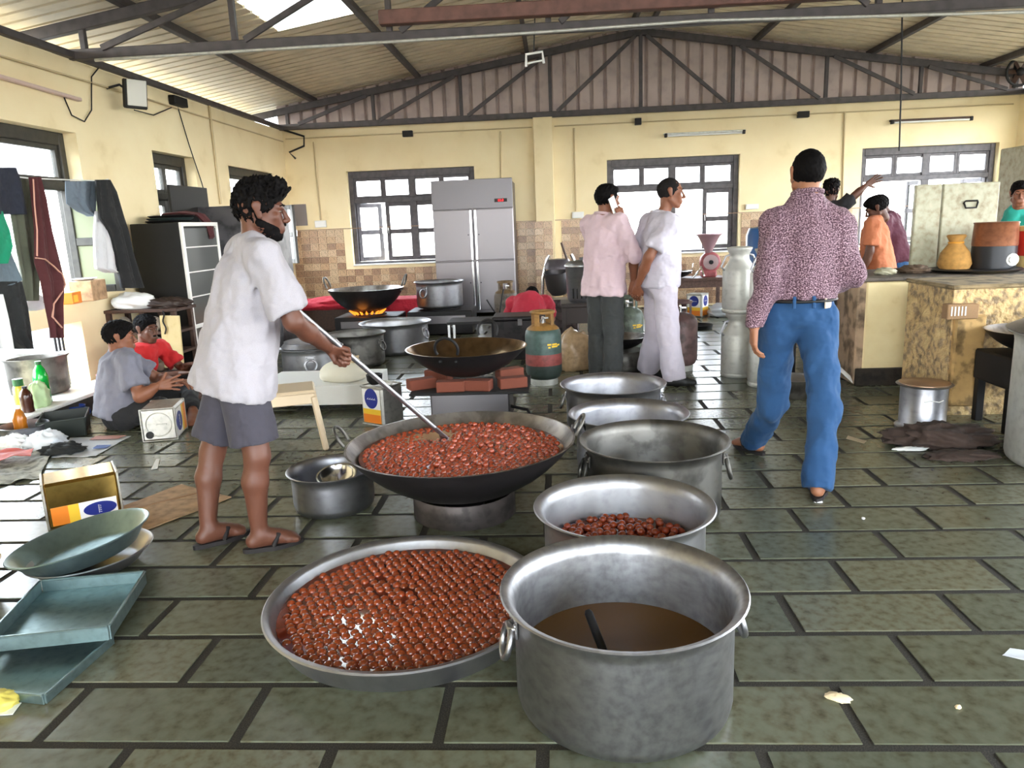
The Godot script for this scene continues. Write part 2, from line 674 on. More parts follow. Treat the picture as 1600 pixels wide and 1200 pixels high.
func head_mb() -> MB:        # face towards +z, origin between the ears
	if not parts_cache.has("head"):
		var m := MB.new()
		var p := [
			ell(Vector3(0, 0.022, -0.018), Vector3(0.074, 0.092, 0.096)),
			ell(Vector3(0, -0.045, 0.03), Vector3(0.056, 0.066, 0.062)),
			cap(Vector3(-0.012, -0.1, 0.066), Vector3(0.012, -0.1, 0.066), 0.02, 0.02),
			cap(Vector3(-0.055, -0.055, 0.0), Vector3(-0.02, -0.1, 0.05), 0.02, 0.02),
			cap(Vector3(0.055, -0.055, 0.0), Vector3(0.02, -0.1, 0.05), 0.02, 0.02),
			cap(Vector3(-0.032, 0.024, 0.072), Vector3(0.032, 0.024, 0.072), 0.017, 0.017),
			cap(Vector3(-0.042, -0.02, 0.062), Vector3(-0.03, -0.035, 0.066), 0.018, 0.016),
			cap(Vector3(0.042, -0.02, 0.062), Vector3(0.03, -0.035, 0.066), 0.018, 0.016),
			cap(Vector3(-0.018, -0.062, 0.083), Vector3(0.018, -0.062, 0.083), 0.011, 0.011),
			cap(Vector3(-0.016, -0.073, 0.081), Vector3(0.016, -0.073, 0.081), 0.011, 0.011),
			cap(Vector3(0, -0.06, -0.03), Vector3(0, -0.125, -0.032), 0.054, 0.05),
		]
		sdf(m, p, 0.006, 0.018)
		sdf(m, [cap(Vector3(0, 0.012, 0.086), Vector3(0, -0.028, 0.108), 0.008, 0.0125), cap(Vector3(-0.012, -0.034, 0.096), Vector3(0.012, -0.034, 0.096), 0.009, 0.009)], 0.004, 0.01)
		for s in [-1, 1]:
			sdf(m, [cap(Vector3(s * 0.079, 0.02, -0.012), Vector3(s * 0.074, -0.022, 0.0), 0.021, 0.012, Vector3(1, 0, 0.25 * s).normalized(), 2.2)], 0.004, 0.01)
		parts_cache["head"] = m
	return parts_cache["head"]

func hair_mb(style: String) -> MB:
	var key := "hair_" + style
	if not parts_cache.has(key):
		var m := MB.new()
		var line := [[Vector3(0, -0.62, 0.785), 0.026], [Vector3(0, -1, 0), 0.082]]
		if style == "tousled":
			sdf(m, [ell(Vector3(0, 0.03, -0.02), Vector3(0.08, 0.098, 0.103)), ell(Vector3(0, 0.085, 0.005), Vector3(0.078, 0.058, 0.1)), ell(Vector3(0, 0.095, 0.05), Vector3(0.06, 0.04, 0.055))], 0.005, 0.03, Transform3D(), 0.024, 40.0, Vector3(1, 0.55, 1), [[Vector3(0, -0.62, 0.785), 0.03], [Vector3(0, -1, 0), 0.07]])
		elif style == "thin":
			sdf(m, [ell(Vector3(0, 0.022, -0.022), Vector3(0.0775, 0.095, 0.098))], 0.005, 0.02, Transform3D(), 0.004, 60.0, Vector3.ONE, line)
		elif style == "beard":
			sdf(m, [ell(Vector3(0, -0.052, 0.029), Vector3(0.059, 0.066, 0.066)), cap(Vector3(-0.012, -0.1, 0.068), Vector3(0.012, -0.1, 0.068), 0.022, 0.022), cap(Vector3(-0.058, -0.05, 0.0), Vector3(-0.02, -0.1, 0.052), 0.021, 0.021), cap(Vector3(0.058, -0.05, 0.0), Vector3(0.02, -0.1, 0.052), 0.021, 0.021)], 0.005, 0.015, Transform3D(), 0.006, 80.0, Vector3.ONE, [[Vector3(0, 0.93, 0.36).normalized(), -0.03], [Vector3(0, 0, -1), 0.02]])
			sdf(m, [cap(Vector3(-0.026, -0.057, 0.082), Vector3(0, -0.048, 0.094), 0.006, 0.008), cap(Vector3(0.026, -0.057, 0.082), Vector3(0, -0.048, 0.094), 0.006, 0.008)], 0.004, 0.006)
		elif style == "moustache":
			sdf(m, [cap(Vector3(-0.028, -0.058, 0.083), Vector3(0, -0.047, 0.096), 0.006, 0.009), cap(Vector3(0.028, -0.058, 0.083), Vector3(0, -0.047, 0.096), 0.006, 0.009)], 0.004, 0.006)
		else:
			sdf(m, [ell(Vector3(0, 0.03, -0.022), Vector3(0.081, 0.098, 0.104)), ell(Vector3(0, 0.085, 0.01), Vector3(0.066, 0.038, 0.08))], 0.005, 0.03, Transform3D(), 0.009, 50.0, Vector3.ONE, line)
		if style != "beard" and style != "moustache":
			for s in [-1, 1]:
				m.tube([Vector3(s * 0.012, 0.028, 0.0885), Vector3(s * 0.03, 0.033, 0.0885), Vector3(s * 0.048, 0.026, 0.078)], [0.0035, 0.004, 0.0025], 6)
		parts_cache[key] = m
	return parts_cache[key]

func eyes_mb() -> Array:
	if not parts_cache.has("eyes"):
		var w := MB.new()
		var d := MB.new()
		for s in [-1, 1]:
			w.ball(Vector3(s * 0.031, 0.005, 0.0765), Vector3(0.0115, 0.0045, 0.0085), 12, 8)
			d.ball(Vector3(s * 0.031, 0.005, 0.0805), Vector3(0.006, 0.0045, 0.0056), 10, 8)
		parts_cache["eyes"] = [w, d]
	return parts_cache["eyes"]

# right hand: wrist at the origin, fingers along +z, palm towards -y, thumb towards +x
func hand_mb(pose: String) -> MB:
	var key := "hand_" + pose
	if not parts_cache.has(key):
		var m := MB.new()
		var curl: Array = {"relax": [18, 28, 20], "grip": [70, 85, 55], "spread": [4, 10, 8], "hold": [40, 55, 35]}[pose]
		var fan: float = {"relax": 0.03, "grip": 0.0, "spread": 0.3, "hold": 0.02}[pose]
		var p := [cap(Vector3(0, 0, -0.04), Vector3(0, 0, 0.02), 0.027, 0.026, Vector3.UP, 1.3)]
		var xs := [0.031, 0.0105, -0.0105, -0.03]
		var ln := [[0.042, 0.025, 0.02], [0.046, 0.029, 0.021], [0.042, 0.027, 0.02], [0.033, 0.02, 0.018]]
		for i in 4:
			var q := Vector3(xs[i], 0, 0.088 - 0.004 * absf(i - 1.2))
			p.append(cap(Vector3(xs[i] * 0.55, 0, 0.01), q, 0.0165, 0.0125))
			var a := 0.0
			var sx: float = xs[i] / 0.03 * fan
			var r := 0.0098 if i < 3 else 0.0085
			for j in 3:
				a += deg_to_rad(curl[j])
				var e: Vector3 = q + Vector3(sx, -sin(a), cos(a)).normalized() * ln[i][j]
				p.append(cap(q, e, r - 0.0006 * j, r - 0.0006 * (j + 1)))
				q = e
		var t0 := Vector3(0.02, -0.004, 0.022)
		var t1: Vector3 = {"relax": Vector3(0.045, -0.014, 0.055), "grip": Vector3(0.04, -0.03, 0.055), "spread": Vector3(0.056, -0.004, 0.048), "hold": Vector3(0.044, -0.026, 0.055)}[pose]
		var t2: Vector3 = {"relax": Vector3(0.05, -0.024, 0.086), "grip": Vector3(0.022, -0.048, 0.075), "spread": Vector3(0.085, -0.004, 0.07), "hold": Vector3(0.042, -0.045, 0.085)}[pose]
		p.append(cap(t0, t1, 0.0165, 0.012))
		p.append(cap(t1, t2, 0.0115, 0.0095))
		sdf(m, p, 0.0045, 0.006)
		parts_cache[key] = m
	return parts_cache[key]

func frame_of(z: Vector3, y: Vector3) -> Basis:
	z = z.normalized()
	var x := y.cross(z).normalized()
	return Basis(x, z.cross(x), z)

# J: joints in the world; o: how the person is dressed
func person(called: String, label: String, at: Vector3, J: Dictionary, o: Dictionary) -> Node3D:
	var root := thing(called, label, "person", at)
	var back := Transform3D(Basis(), -at)
	var up := Vector3.UP
	var h: float = o.get("cell", 0.014)
	var g: float = o.get("girth", 1.0)
	var f: Vector3 = J.f.normalized()
	var hb := frame_of(J.hf, J.get("hu", up))
	var hx := Transform3D(hb, J.head)
	var skin: Material = M[o.skin]
	var pose: Dictionary = o.get("hands", {})
	# ---- the body, one mesh
	var b := MB.new()
	var pr := [cap(J.neck - up * 0.04, J.head + hb * Vector3(0, -0.12, -0.032), 0.055, 0.05), cap(J.chest, J.hip, 0.145 * g, 0.135 * g, f, 1.5), cap(J.sl, J.sr, 0.055, 0.055)]
	for s in ["l", "r"]:
		pr.append(cap(J["s" + s], J["e" + s], 0.048 * g, 0.041 * g))
		pr.append(cap(J["e" + s], J["w" + s].lerp(J["e" + s], 0.62), 0.042 * g, 0.041 * g))
		pr.append(cap(J["w" + s].lerp(J["e" + s], 0.62), J["w" + s], 0.041 * g, 0.027))
		if J.has("k" + s):
			var k: Vector3 = J["k" + s]
			var a: Vector3 = J["a" + s]
			var d: Vector3 = J["d" + s].normalized()
			var th := 1.0 if o.has("shorts") else 0.72
			pr.append(cap(J["h" + s], k, 0.078 * g * th, 0.056 * th))
			var calf := k.lerp(a, 0.33) - d * 0.012
			pr.append(cap(k, calf, 0.052 * th, 0.056 * th))
			pr.append(cap(calf, a, 0.055 * th, 0.036))
			if not o.get("shoes", "") == "shoe":
				var fb: Basis = frame_of(d, J.get("u" + s, up))
				pr.append(cap(a + fb * Vector3(0, -0.045, -0.03), a + fb * Vector3(0, -0.05, 0.08), 0.034, 0.032))
				pr.append(cap(a + fb * Vector3(0, -0.02, 0.01), a + fb * Vector3(0, -0.055, 0.13), 0.036, 0.026, fb.x, 0.8))
				for t in 5:
					pr.append(cap(a + fb * Vector3((t - 2) * 0.017, -0.06, 0.12), a + fb * Vector3((t - 2) * 0.019, -0.066, 0.165 - 0.006 * absf(t - (0.8 if s == "r" else 3.2))), 0.013, 0.011))
	sdf(b, pr, h, 0.022, back)
	b.join(head_mb(), back * hx)
	for s in ["l", "r"]:
		if pose.has(s):
			var q: Array = pose[s]          # [pose, finger direction, palm normal]
			var hbs := frame_of(q[1], -q[2])
			if s == "l":
				hbs = hbs * Basis.from_scale(Vector3(-1, 1, 1))
			b.join(hand_mb(q[0]), back * Transform3D(hbs, J["w" + s]))
	part(root, "body", b, skin)
	# ---- hair, eyes
	var hm := MB.new()
	hm.join(hair_mb(o.get("hair", "short")), back * hx)
	for extra in o.get("face_hair", []):
		hm.join(hair_mb(extra), back * hx)
	part(root, "hair", hm, M[o.get("hair_mat", "hair")])
	if o.get("eyes", true):
		var ey := eyes_mb()
		var e1 := part(root, "eyes", MB.new().join(ey[0], back * hx), M.eye_white)
		part(e1, "pupils", MB.new().join(ey[1], back * hx), M.black)
	# ---- shirt
	var hem: float = o.get("hem", 0.1)
	var sh := MB.new()
	var down: Vector3 = (J.hip - J.chest).normalized()
	var side := up.cross(f).normalized()
	var clips := []
	if o.get("sleeve", "short") == "short":
		clips = [[down, down.dot(J.hip + down * hem)]]
	var sp := [
		cap(J.chest + down * 0.02, J.hip + down * (hem + (0.04 if clips else 0.0)), 0.178 * g, o.get("hem_r", 0.21) * g, f, o.get("flat", 1.3), 2),
		cap(J.sl, J.sr, 0.074, 0.074, f, 1.1), cap(J.neck - up * 0.015, J.sl.lerp(J.sr, 0.1), 0.062, 0.068), cap(J.neck - up * 0.015, J.sr.lerp(J.sl, 0.1), 0.062, 0.068),
	]
	sp.append(cap(J.neck - up * 0.07, J.neck + (J.head - J.neck).normalized() * (0.028 if o.get("collar", false) else 0.012), 0.08, 0.066, Vector3.ZERO, 1.0, 2))
	if o.has("belly"):
		sp.append(ell(J.hip.lerp(J.chest, 0.42) + f * 0.06, Vector3(0.15, 0.17, 0.13) * o.belly, frame_of(f, up)))
	for s in ["l", "r"]:
		if o.get("sleeve", "short") == "short":
			sp.append(cap(J["s" + s], J["s" + s].lerp(J["e" + s], o.get("sleeve_t", 0.78)), 0.076 * g, o.get("sleeve_r", 0.082) * g, Vector3.ZERO, 1.0, 2))
		else:
			sp.append(cap(J["s" + s], J["e" + s], 0.066 * g, 0.062 * g))
			sp.append(cap(J["e" + s], J["w" + s], 0.064 * g, 0.047, Vector3.ZERO, 1.0, 2))
	sdf(sh, sp, h, 0.035, back, o.get("fold", 0.022), o.get("fold_f", 9.0), Vector3(1, 0.55, 1), clips)
	var shirt := part(root, "shirt", sh, M[o.shirt])
	if o.get("collar", false):
		var cl := MB.new()
		var path := []
		for k in 13:
			var a := TAU * k / 12.0
			path.append(J.neck + up * (0.024 - 0.014 * cos(a)) + f * cos(a) * 0.07 + side * sin(a) * 0.07)
		cl.tube(path, 0.012, 8)
		part(shirt, "collar", cl.move(back), M[o.shirt])
	# ---- trousers or shorts
	if J.has("kl"):
		var pm := MB.new()
		var pw: float = o.get("leg_w", 1.0)
		var pp := [cap(J.hip - down * 0.09, J.hip, o.get("waist_r", 0.15) * g, 0.158 * g, f, 1.3, 1), cap(J.hl, J.hr, 0.1 * g, 0.1 * g, f, 1.0)]
		for s in ["l", "r"]:
			if o.has("shorts"):
				pp.append(cap(J["h" + s], J["h" + s].lerp(J["k" + s], o.shorts), 0.1 * g, 0.108 * g, Vector3.ZERO, 1.0, 2))
			else:
				pp.append(cap(J["h" + s], J["k" + s], 0.1 * g, 0.08 * pw))
				pp.append(cap(J["k" + s], J["a" + s] + (J["a" + s] - J["k" + s]).normalized() * o.get("cuff", 0.03), 0.078 * pw, o.get("cuff_r", 0.07) * pw, Vector3.ZERO, 1.0, 2))
		sdf(pm, pp, h, o.get("crotch", 0.03), back, o.get("pant_fold", 0.006 if o.has("shorts") else 0.014), 9.0, Vector3(1, 0.7, 1))
		part(root, "shorts" if o.has("shorts") else "trousers", pm, M[o.pants])
		for s in ["l", "r"]:
			var fb: Basis = frame_of(J["d" + s], J.get("u" + s, up))
			var ft := back * Transform3D(fb, J["a" + s])
			if o.get("shoes", "") == "sandal":
				var so := MB.new()
				var out := PackedVector2Array()
				for k in 20:
					var a := TAU * k / 20.0
					out.append(Vector2(cos(a) * (0.046 if sin(a) > 0 else 0.036), 0.056 + sin(a) * 0.135))
				so.extrude(out, -0.094, -0.074)
				so.move(Transform3D(Basis(Vector3(1, 0, 0), Vector3(0, 0, 1), Vector3(0, 1, 0)), Vector3.ZERO))
				so.move(ft)
				var sole := part(root, "sandal", so, M.rubber)
				var st := MB.new()
				st.tube([Vector3(-0.046, -0.072, 0.05), Vector3(-0.03, -0.026, 0.075), Vector3(0.008, -0.038, 0.115), Vector3(0.008, -0.074, 0.135)], [0.01, 0.013, 0.01, 0.006], 8)
				st.tube([Vector3(0.046, -0.072, 0.05), Vector3(0.034, -0.026, 0.08), Vector3(0.008, -0.038, 0.115)], [0.01, 0.013, 0.01], 8)
				part(sole, "strap", st.move(ft), M.rubber)
			elif o.get("shoes", "") == "shoe":
				var so := MB.new()
				sdf(so, [cap(Vector3(0, -0.05, -0.045), Vector3(0, -0.055, 0.09), 0.042, 0.042), cap(Vector3(0, -0.06, 0.09), Vector3(0, -0.066, 0.17), 0.04, 0.026), cap(Vector3(0, 0.0, -0.01), Vector3(0, -0.04, 0.06), 0.046, 0.035)], 0.009, 0.02, Transform3D(), 0.0, 1.0, Vector3.ONE, [[Vector3(0, -1, 0), 0.092]])
				part(root, "shoe", so.move(ft), M.black)
	return root

# ---------------------------------------------------------------- the hall
func holed(u0: float, u1: float, v0: float, v1: float, holes: Array, put: Callable) -> MB:
	var us := [u0, u1]
	var vs := [v0, v1]
	for r in holes:
		us.append_array([r[0], r[1]])
		vs.append_array([r[2], r[3]])
	us.sort()
	vs.sort()
	var m := MB.new()
	for i in us.size() - 1:
		for j in vs.size() - 1:
			if us[i + 1] - us[i] < 0.001 or vs[j + 1] - vs[j] < 0.001:
				continue
			var cu: float = (us[i] + us[i + 1]) / 2
			var cv: float = (vs[j] + vs[j + 1]) / 2
			var open := false
			for r in holes:
				if cu > r[0] and cu < r[1] and cv > r[2] and cv < r[3]:
					open = true
			if not open:
				put.call(m, cu, cv, us[i + 1] - us[i], vs[j + 1] - vs[j])
	return m

func chord(x: float) -> float:      # height of the rafters' centre line
	return 4.15 - PITCH * absf(x - RIDGE)

const BACK_WINDOWS := [[-3.30, -1.24], [0.86, 2.92], [4.77, 6.80]]
const SILL := 0.84
const HEAD := 2.33

func build_floor() -> void:
	var fl := setting("floor", MB.new().box(Vector3((XL + XR) / 2, -0.054, (ZB + ZF) / 2), Vector3(XR - XL + 0.5, 0.1, ZF - ZB + 0.5)), M.grout)
	# slabs laid in half bond, 0.583 by 0.2815 m from joint to joint
	var meshes := []
	for k in 3:
		meshes.append(MB.new().box(Vector3.ZERO, Vector3(0.553 - 0.003 * k, 0.02, 0.2525 - 0.002 * k), 0.0012).done())
	var rest := MB.new()
	var list := []
	for row in range(-22, 38):
		var zc := -1.779 - 0.2815 * (row + 0.5)
		if zc < ZB + 0.1 or zc > ZF - 0.1:
			continue
		for col in range(-10, 13):
			var xc := 0.807 + 0.583 * (col + 0.5) + (0.2915 if posmod(row, 2) == 1 else 0.0)
			if xc < XL + 0.1 or xc > XR - 0.1:
				continue
			list.append([Vector2(xc, zc + 0.2).length() + (100.0 if zc > -1.45 or absf(xc + 0.05) > 0.75 * -zc + 0.35 else 0.0), xc, zc])
	list.sort_custom(func(a, b): return a[0] < b[0])
	for k in list.size():
		var e: Array = list[k]
		var p := Vector3(e[1], rng.randf_range(-0.0105, -0.009), e[2])
		var tilt := Vector3(rng.randf_range(-0.002, 0.002), rng.randf_range(-0.004, 0.004), rng.randf_range(-0.0015, 0.0015))
		if k < 300:
			part(fl, "floor_slab", meshes[rng.randi() % 3], M["slab%d" % (rng.randi() % 4)], p, tilt)
		else:
			rest.box(p, Vector3(0.553, 0.02, 0.2525), 0.0012, Basis.from_euler(tilt))
	var o := part(fl, "floor_slabs", rest, M.slab1)
	o.set_meta("kind", "stuff")

func window_unit(called: String, along: Vector3, out: Vector3, corner: Vector3, w: float, h: float, bays: int, leaves: Array, fm: Material, pane: Material, transom_h := 0.32, leaf_pane: Material = null) -> void:
	# corner: lower left of the frame seen from inside; along: to the right; out: to the outside
	var root := setting(called, null, null)
	var bs := Basis(along, Vector3.UP, along.cross(Vector3.UP))
	root.transform = Transform3D(bs, corner)
	var zo := 1.0 if bs.z.dot(out) > 0 else -1.0
	var t := 0.075
	var fr := MB.new()
	for x in [t / 2, w - t / 2]:
		fr.box(Vector3(x, h / 2, 0), Vector3(t, h, 0.1), 0.006)
	fr.box(Vector3(w / 2, h - 0.055, 0), Vector3(w - 2 * t, 0.11, 0.1), 0.006)
	fr.box(Vector3(w / 2, 0.025, 0), Vector3(w - 2 * t, 0.05, 0.1), 0.006)
	part(root, "window_frame", fr, fm)
	part(root, "transom_bar", MB.new().box(Vector3(w / 2, h - 0.11 - transom_h - 0.035, 0), Vector3(w - 2 * t, 0.075, 0.1), 0.006), fm)
	var bw := (w - 2 * t) / bays
	for k in bays:
		var x0 := t + bw * k
		# fixed light above the transom, with its own little frame
		var y0 := h - 0.11 - transom_h
		var lf := MB.new()
		var e := 0.042
		for s in [[x0 + e / 2, y0 + transom_h / 2, e, transom_h], [x0 + bw - e / 2, y0 + transom_h / 2, e, transom_h], [x0 + bw / 2, y0 + e / 2, bw - 2 * e, e], [x0 + bw / 2, y0 + transom_h - e / 2, bw - 2 * e, e]]:
			lf.box(Vector3(s[0], s[1], 0), Vector3(s[2], s[3], 0.05), 0.004)
		var f1 := part(root, "fanlight_frame", lf, fm)
		part(f1, "pane", MB.new().box(Vector3(x0 + bw / 2, y0 + transom_h / 2, 0), Vector3(bw - 2 * e, transom_h - 2 * e, 0.005)), pane)
	if bays == 4:
		part(root, "mullion", MB.new().box(Vector3(w / 2, h / 2, 0.0), Vector3(0.12, h - 0.16, 0.09), 0.006), fm)
	# casements: [hinge x as a share of the width, side the leaf runs to, opening angle in degrees (to the outside)]
	var lh := h - 0.11 - transom_h - 0.07 - 0.055
	for l in leaves:
		var lw := bw * float(l[3] if l.size() > 3 else 1.0) - 0.01
		var lm := MB.new()
		var s := 0.066
		for q in [[s / 2, lh / 2, s, lh], [lw - s / 2, lh / 2, s, lh], [lw / 2, s / 2, lw - 2 * s, s], [lw / 2, lh - s / 2, lw - 2 * s, s], [lw / 2, lh * 0.5, lw - 2 * s, s * 1.1]]:
			lm.box(Vector3(q[0], q[1], 0), Vector3(q[2], q[3], 0.04), 0.005)
		var leaf := part(root, "casement", lm, fm)
		var dir: float = l[1]
		var ang := deg_to_rad(l[2]) * zo
		leaf.transform = Transform3D(Basis(Vector3.UP, -ang * dir) * Basis.from_scale(Vector3(1, 1, 1)), Vector3(t + (w - 2 * t) * l[0], 0.055, 0))
		if dir < 0:
			leaf.transform = Transform3D(Basis(Vector3.UP, PI - ang * dir), Vector3(t + (w - 2 * t) * l[0], 0.055, 0))
		for q in 2:
			var ph := lh / 2 - s * 1.55
			part(leaf, "pane", MB.new().box(Vector3(lw / 2, s + ph / 2 + q * (ph + s * 1.1), 0), Vector3(lw - 2 * s, ph, 0.005)), leaf_pane if leaf_pane else pane)
		part(leaf, "latch", MB.new().box(Vector3(lw - s / 2, lh * 0.52, -zo * dir * 0.036), Vector3(0.014, 0.09, 0.014), 0.003), M.chrome)

func truss(label: String, z: float, red: bool) -> void:
	var t := thing("roof_truss", label, "truss", Vector3(RIDGE, 3.02, z))
	var o := Transform3D(Basis(), -t.position)
	var m: Material = M.steel_dark
	part(t, "bottom_chord", MB.new().box(Vector3((XL + XR) / 2, 3.035, z), Vector3(XR - XL + 0.3, 0.085, 0.07), 0.006).move(o), m)
	for s in [-1, 1]:
		var xe: float = XL - 0.75 if s < 0 else XR + 0.75
		part(t, "top_chord", MB.new().bar(Vector3(RIDGE, 4.15, z), Vector3(xe, chord(xe), z), 0.07, 0.1, 0.006).move(o), m)
		for k in range(0 if s < 0 else 1, 5):
			var x: float = RIDGE + s * 1.38 * k
			if x < XL or x > XR:
				x = XL + 0.22
			part(t, "vertical", MB.new().bar(Vector3(x, 3.06, z), Vector3(x, chord(x) - 0.02, z), 0.05, 0.05, 0.004).move(o), m)
		for k in range(1, 5):
			var xa: float = RIDGE + s * 1.38 * k
			var xb: float = RIDGE + s * 1.38 * (k - 1)
			xa = clampf(xa, XL + 0.22, XR - 0.18)
			part(t, "diagonal", MB.new().bar(Vector3(xa - s * 0.1, 3.07, z + 0.045), Vector3(xb + s * 0.08, chord(xb) - 0.06, z + 0.045), 0.025, 0.055, 0.004).move(o), m)
	if red:
		part(t, "channel_beam", MB.new().box(Vector3(2.86, 3.165, z + 0.1), Vector3(8.6, 0.115, 0.1), 0.006).move(o), M.steel_red)

func build_hall() -> void:
	build_floor()
	# ---- walls
	var lh := [[-6.80, -4.9, 0.88, 2.36], [-6.45, -4.9, 0.15, 0.70], [-9.05, -8.09, 0.95, 2.33], [-11.57, -10.0, 0.9, 2.31]]
	setting("wall_left", holed(ZB - 0.22, ZF + 0.22, -0.1, WALL, lh, func(m, cu, cv, w, h): m.box(Vector3(XL - 0.11, cv, cu), Vector3(0.22, h, w))), M.wall)
	var rh := [[-11.6, -8.6, 0.9, 2.85], [-7.9, -4.9, 0.9, 2.85], [-4.2, -1.2, 0.9, 2.85], [-0.5, 2.5, 0.9, 2.85]]     # open bays of a veranda
	setting("wall_right", holed(ZB - 0.22, ZF + 0.22, -0.1, WALL, rh, func(m, cu, cv, w, h): m.box(Vector3(XR + 0.11, cv, cu), Vector3(0.22, h, w))), M.wall)
	var bh := []
	for w in BACK_WINDOWS:
		bh.append([w[0], w[1], SILL, HEAD])
	var wb := setting("wall_back", holed(XL - 0.22, XR + 0.22, -0.1, WALL, bh, func(m, cu, cv, w, h): m.box(Vector3(cu, cv, ZB - 0.11), Vector3(w, h, 0.22))), M.wall)
	part(wb, "pier", MB.new().box(Vector3(-0.13, 1.5, ZB + 0.07), Vector3(0.3, 3.0, 0.14), 0.008), M.wall)
	setting("wall_front", holed(XL - 0.22, XR + 0.22, -0.1, WALL, [[-3.4, -0.4, -0.2, 2.5], [2.6, 5.6, -0.2, 2.5]], func(m, cu, cv, w, h): m.box(Vector3(cu, cv, ZF + 0.11), Vector3(w, h, 0.22))), M.wall)
	# tiled dado of the back wall: every small square of the stone pattern is a piece
	var tw := 0.142
	var th := 0.108
	var top := 1.43
	var piece := MB.new().box(Vector3.ZERO, Vector3(tw - 0.003, th - 0.003, 0.014), 0.002).done()
	var spots := []
	for i in range(0, 79):
		for j in range(0, 13):
			var x := XL + tw * (i + 0.5)
			var y := top - th * (j + 0.5)
			var skip := x > XR - 0.05
			for w in BACK_WINDOWS:
				if x > w[0] - 0.09 and x < w[1] + 0.09 and y > SILL - 0.02:
					skip = true
			if skip:
				continue
			var z := ZB + 0.004
			if absf(x + 0.13) < 0.15:
				z = ZB + 0.144
			elif absf(x + 0.13) < 0.215:
				continue
			var score := 0.0
			if x < -1.85 and y > 0.42:
				score = 2.0
			elif x > -0.6 and x < 0.4 and y > 0.4:
				score = 1.5
			elif x > 2.0 and x < 3.4 and y > 0.3:
				score = 1.2
			spots.append([score + 0.001 * rng.randf(), Vector3(x, y, z), rng.randi() % 4])
	spots.sort_custom(func(a, b): return a[0] > b[0])
	var rest := []
	for k in spots.size():
		if k < 300:
			part(wb, "wall_tile", piece, M["tile%d" % spots[k][2]], spots[k][1])
		else:
			rest.append(spots[k])
	var mm := MultiMesh.new()
	mm.transform_format = MultiMesh.TRANSFORM_3D
	mm.use_colors = true
	mm.mesh = piece
	mm.instance_count = rest.size()
	for k in rest.size():
		mm.set_instance_transform(k, Transform3D(Basis(), rest[k][1]))
		mm.set_instance_color(k, M["tile%d" % rest[k][2]].albedo_color.srgb_to_linear())
	var mi := MultiMeshInstance3D.new()
	mi.name = "wall_tiles"
	mi.multimesh = mm
	var tm := mat("tile_mix", Color(1, 1, 1), 0.3, 0, "print_stone", 2.5)
	tm.vertex_color_use_as_albedo = true
	mi.material_override = tm
	mi.set_meta("kind", "stuff")
	wb.add_child(mi, true)
	setting("trim_1", MB.new().box(Vector3((XL + XR) / 2, top + 0.008, ZB + 0.005), Vector3(XR - XL, 0.012, 0.014)), M.tile2)
	# ---- gable of upright sheets above the back wall, and one above the wall behind the camera
	var prof := func(u: float) -> float:
		var q := fposmod(u, 0.21) / 0.21
		return -0.05 if q < 0.12 else (-0.05 * (1.0 - (q - 0.12) / 0.06) if q < 0.18 else (0.0 if q < 0.94 else -0.05 * (q - 0.94) / 0.06))
	var gb := MB.new()
	var lo := PackedVector3Array()
	var hi := PackedVector3Array()
	var x := XL - 0.1
	while x < XR + 0.1:
		var zz: float = ZB - 0.1 + prof.call(x)
		lo.append(Vector3(x, WALL - 0.02, zz))
		hi.append(Vector3(x, chord(x) + 0.16, zz))
		x += 0.0105
	gb.grid([lo, hi])
	var lo2 := PackedVector3Array()
	var hi2 := PackedVector3Array()
	for k in lo.size():
		lo2.append(lo[k] - Vector3(0, 0, 0.05))
		hi2.append(hi[k] - Vector3(0, 0, 0.05))
	gb.grid([lo2, hi2], false, true)
	setting("wall_gable", gb, M.gable)
	# ---- roof of ribbed sheets, open at the eaves
	var roof := setting("ceiling", null, null)
	var sky_z := [-8.6, -7.62]
	var sky_x := [-3.0, -2.12]
	for s in [-1, 1]:
		var xe: float = XL - 0.95 if s < 0 else XR + 0.95
		var cuts := [RIDGE, xe] if s > 0 else [RIDGE, sky_x[1], sky_x[0], xe]
		for c in cuts.size() - 1:
			var zones := [[ZB - 0.6, ZF + 0.8]]
			if s < 0 and c == 1:
				zones = [[ZB - 0.6, sky_z[0]], [sky_z[1], ZF + 0.8]]
			for zn in zones:
				var ra := PackedVector3Array()
				var rb := PackedVector3Array()
				var z0 := floorf(zn[0] / 0.19) * 0.19
				while z0 < zn[1]:
					for q in [[0.0, 0.0], [0.74, 0.0], [0.76, 0.075], [0.97, 0.075], [0.99, 0.0]]:
						var z: float = z0 + q[0] * 0.19
						if z >= zn[0] and z <= zn[1]:
							ra.append(Vector3(cuts[c], chord(cuts[c]) + 0.135 + q[1], z))
							rb.append(Vector3(cuts[c + 1], chord(cuts[c + 1]) + 0.135 + q[1], z))
					z0 += 0.19
				var m := MB.new()
				var up := Vector3(0, 0.012, 0)
				for k in ra.size() - 1:
					var above := (ra[k] + rb[k + 1]) / 2 + Vector3(0, 1.0, 0)
					m.quad_out(ra[k], ra[k + 1], rb[k + 1], rb[k], above)
					m.quad_out(ra[k] + up, ra[k + 1] + up, rb[k + 1] + up, rb[k] + up, above - Vector3(0, 2.0, 0))
				part(roof, "roof_sheet", m, M.sheet)
		for px in [0.14, 1.72, 3.42, 5.1]:
			var xx: float = RIDGE + s * px
			part(roof, "purlin", MB.new().box(Vector3(xx, chord(xx) + 0.085, (ZB + ZF) / 2), Vector3(0.06, 0.085, ZF - ZB + 0.6), 0.005, Basis(Vector3.BACK, -s * atan(PITCH))), M.steel_dark)
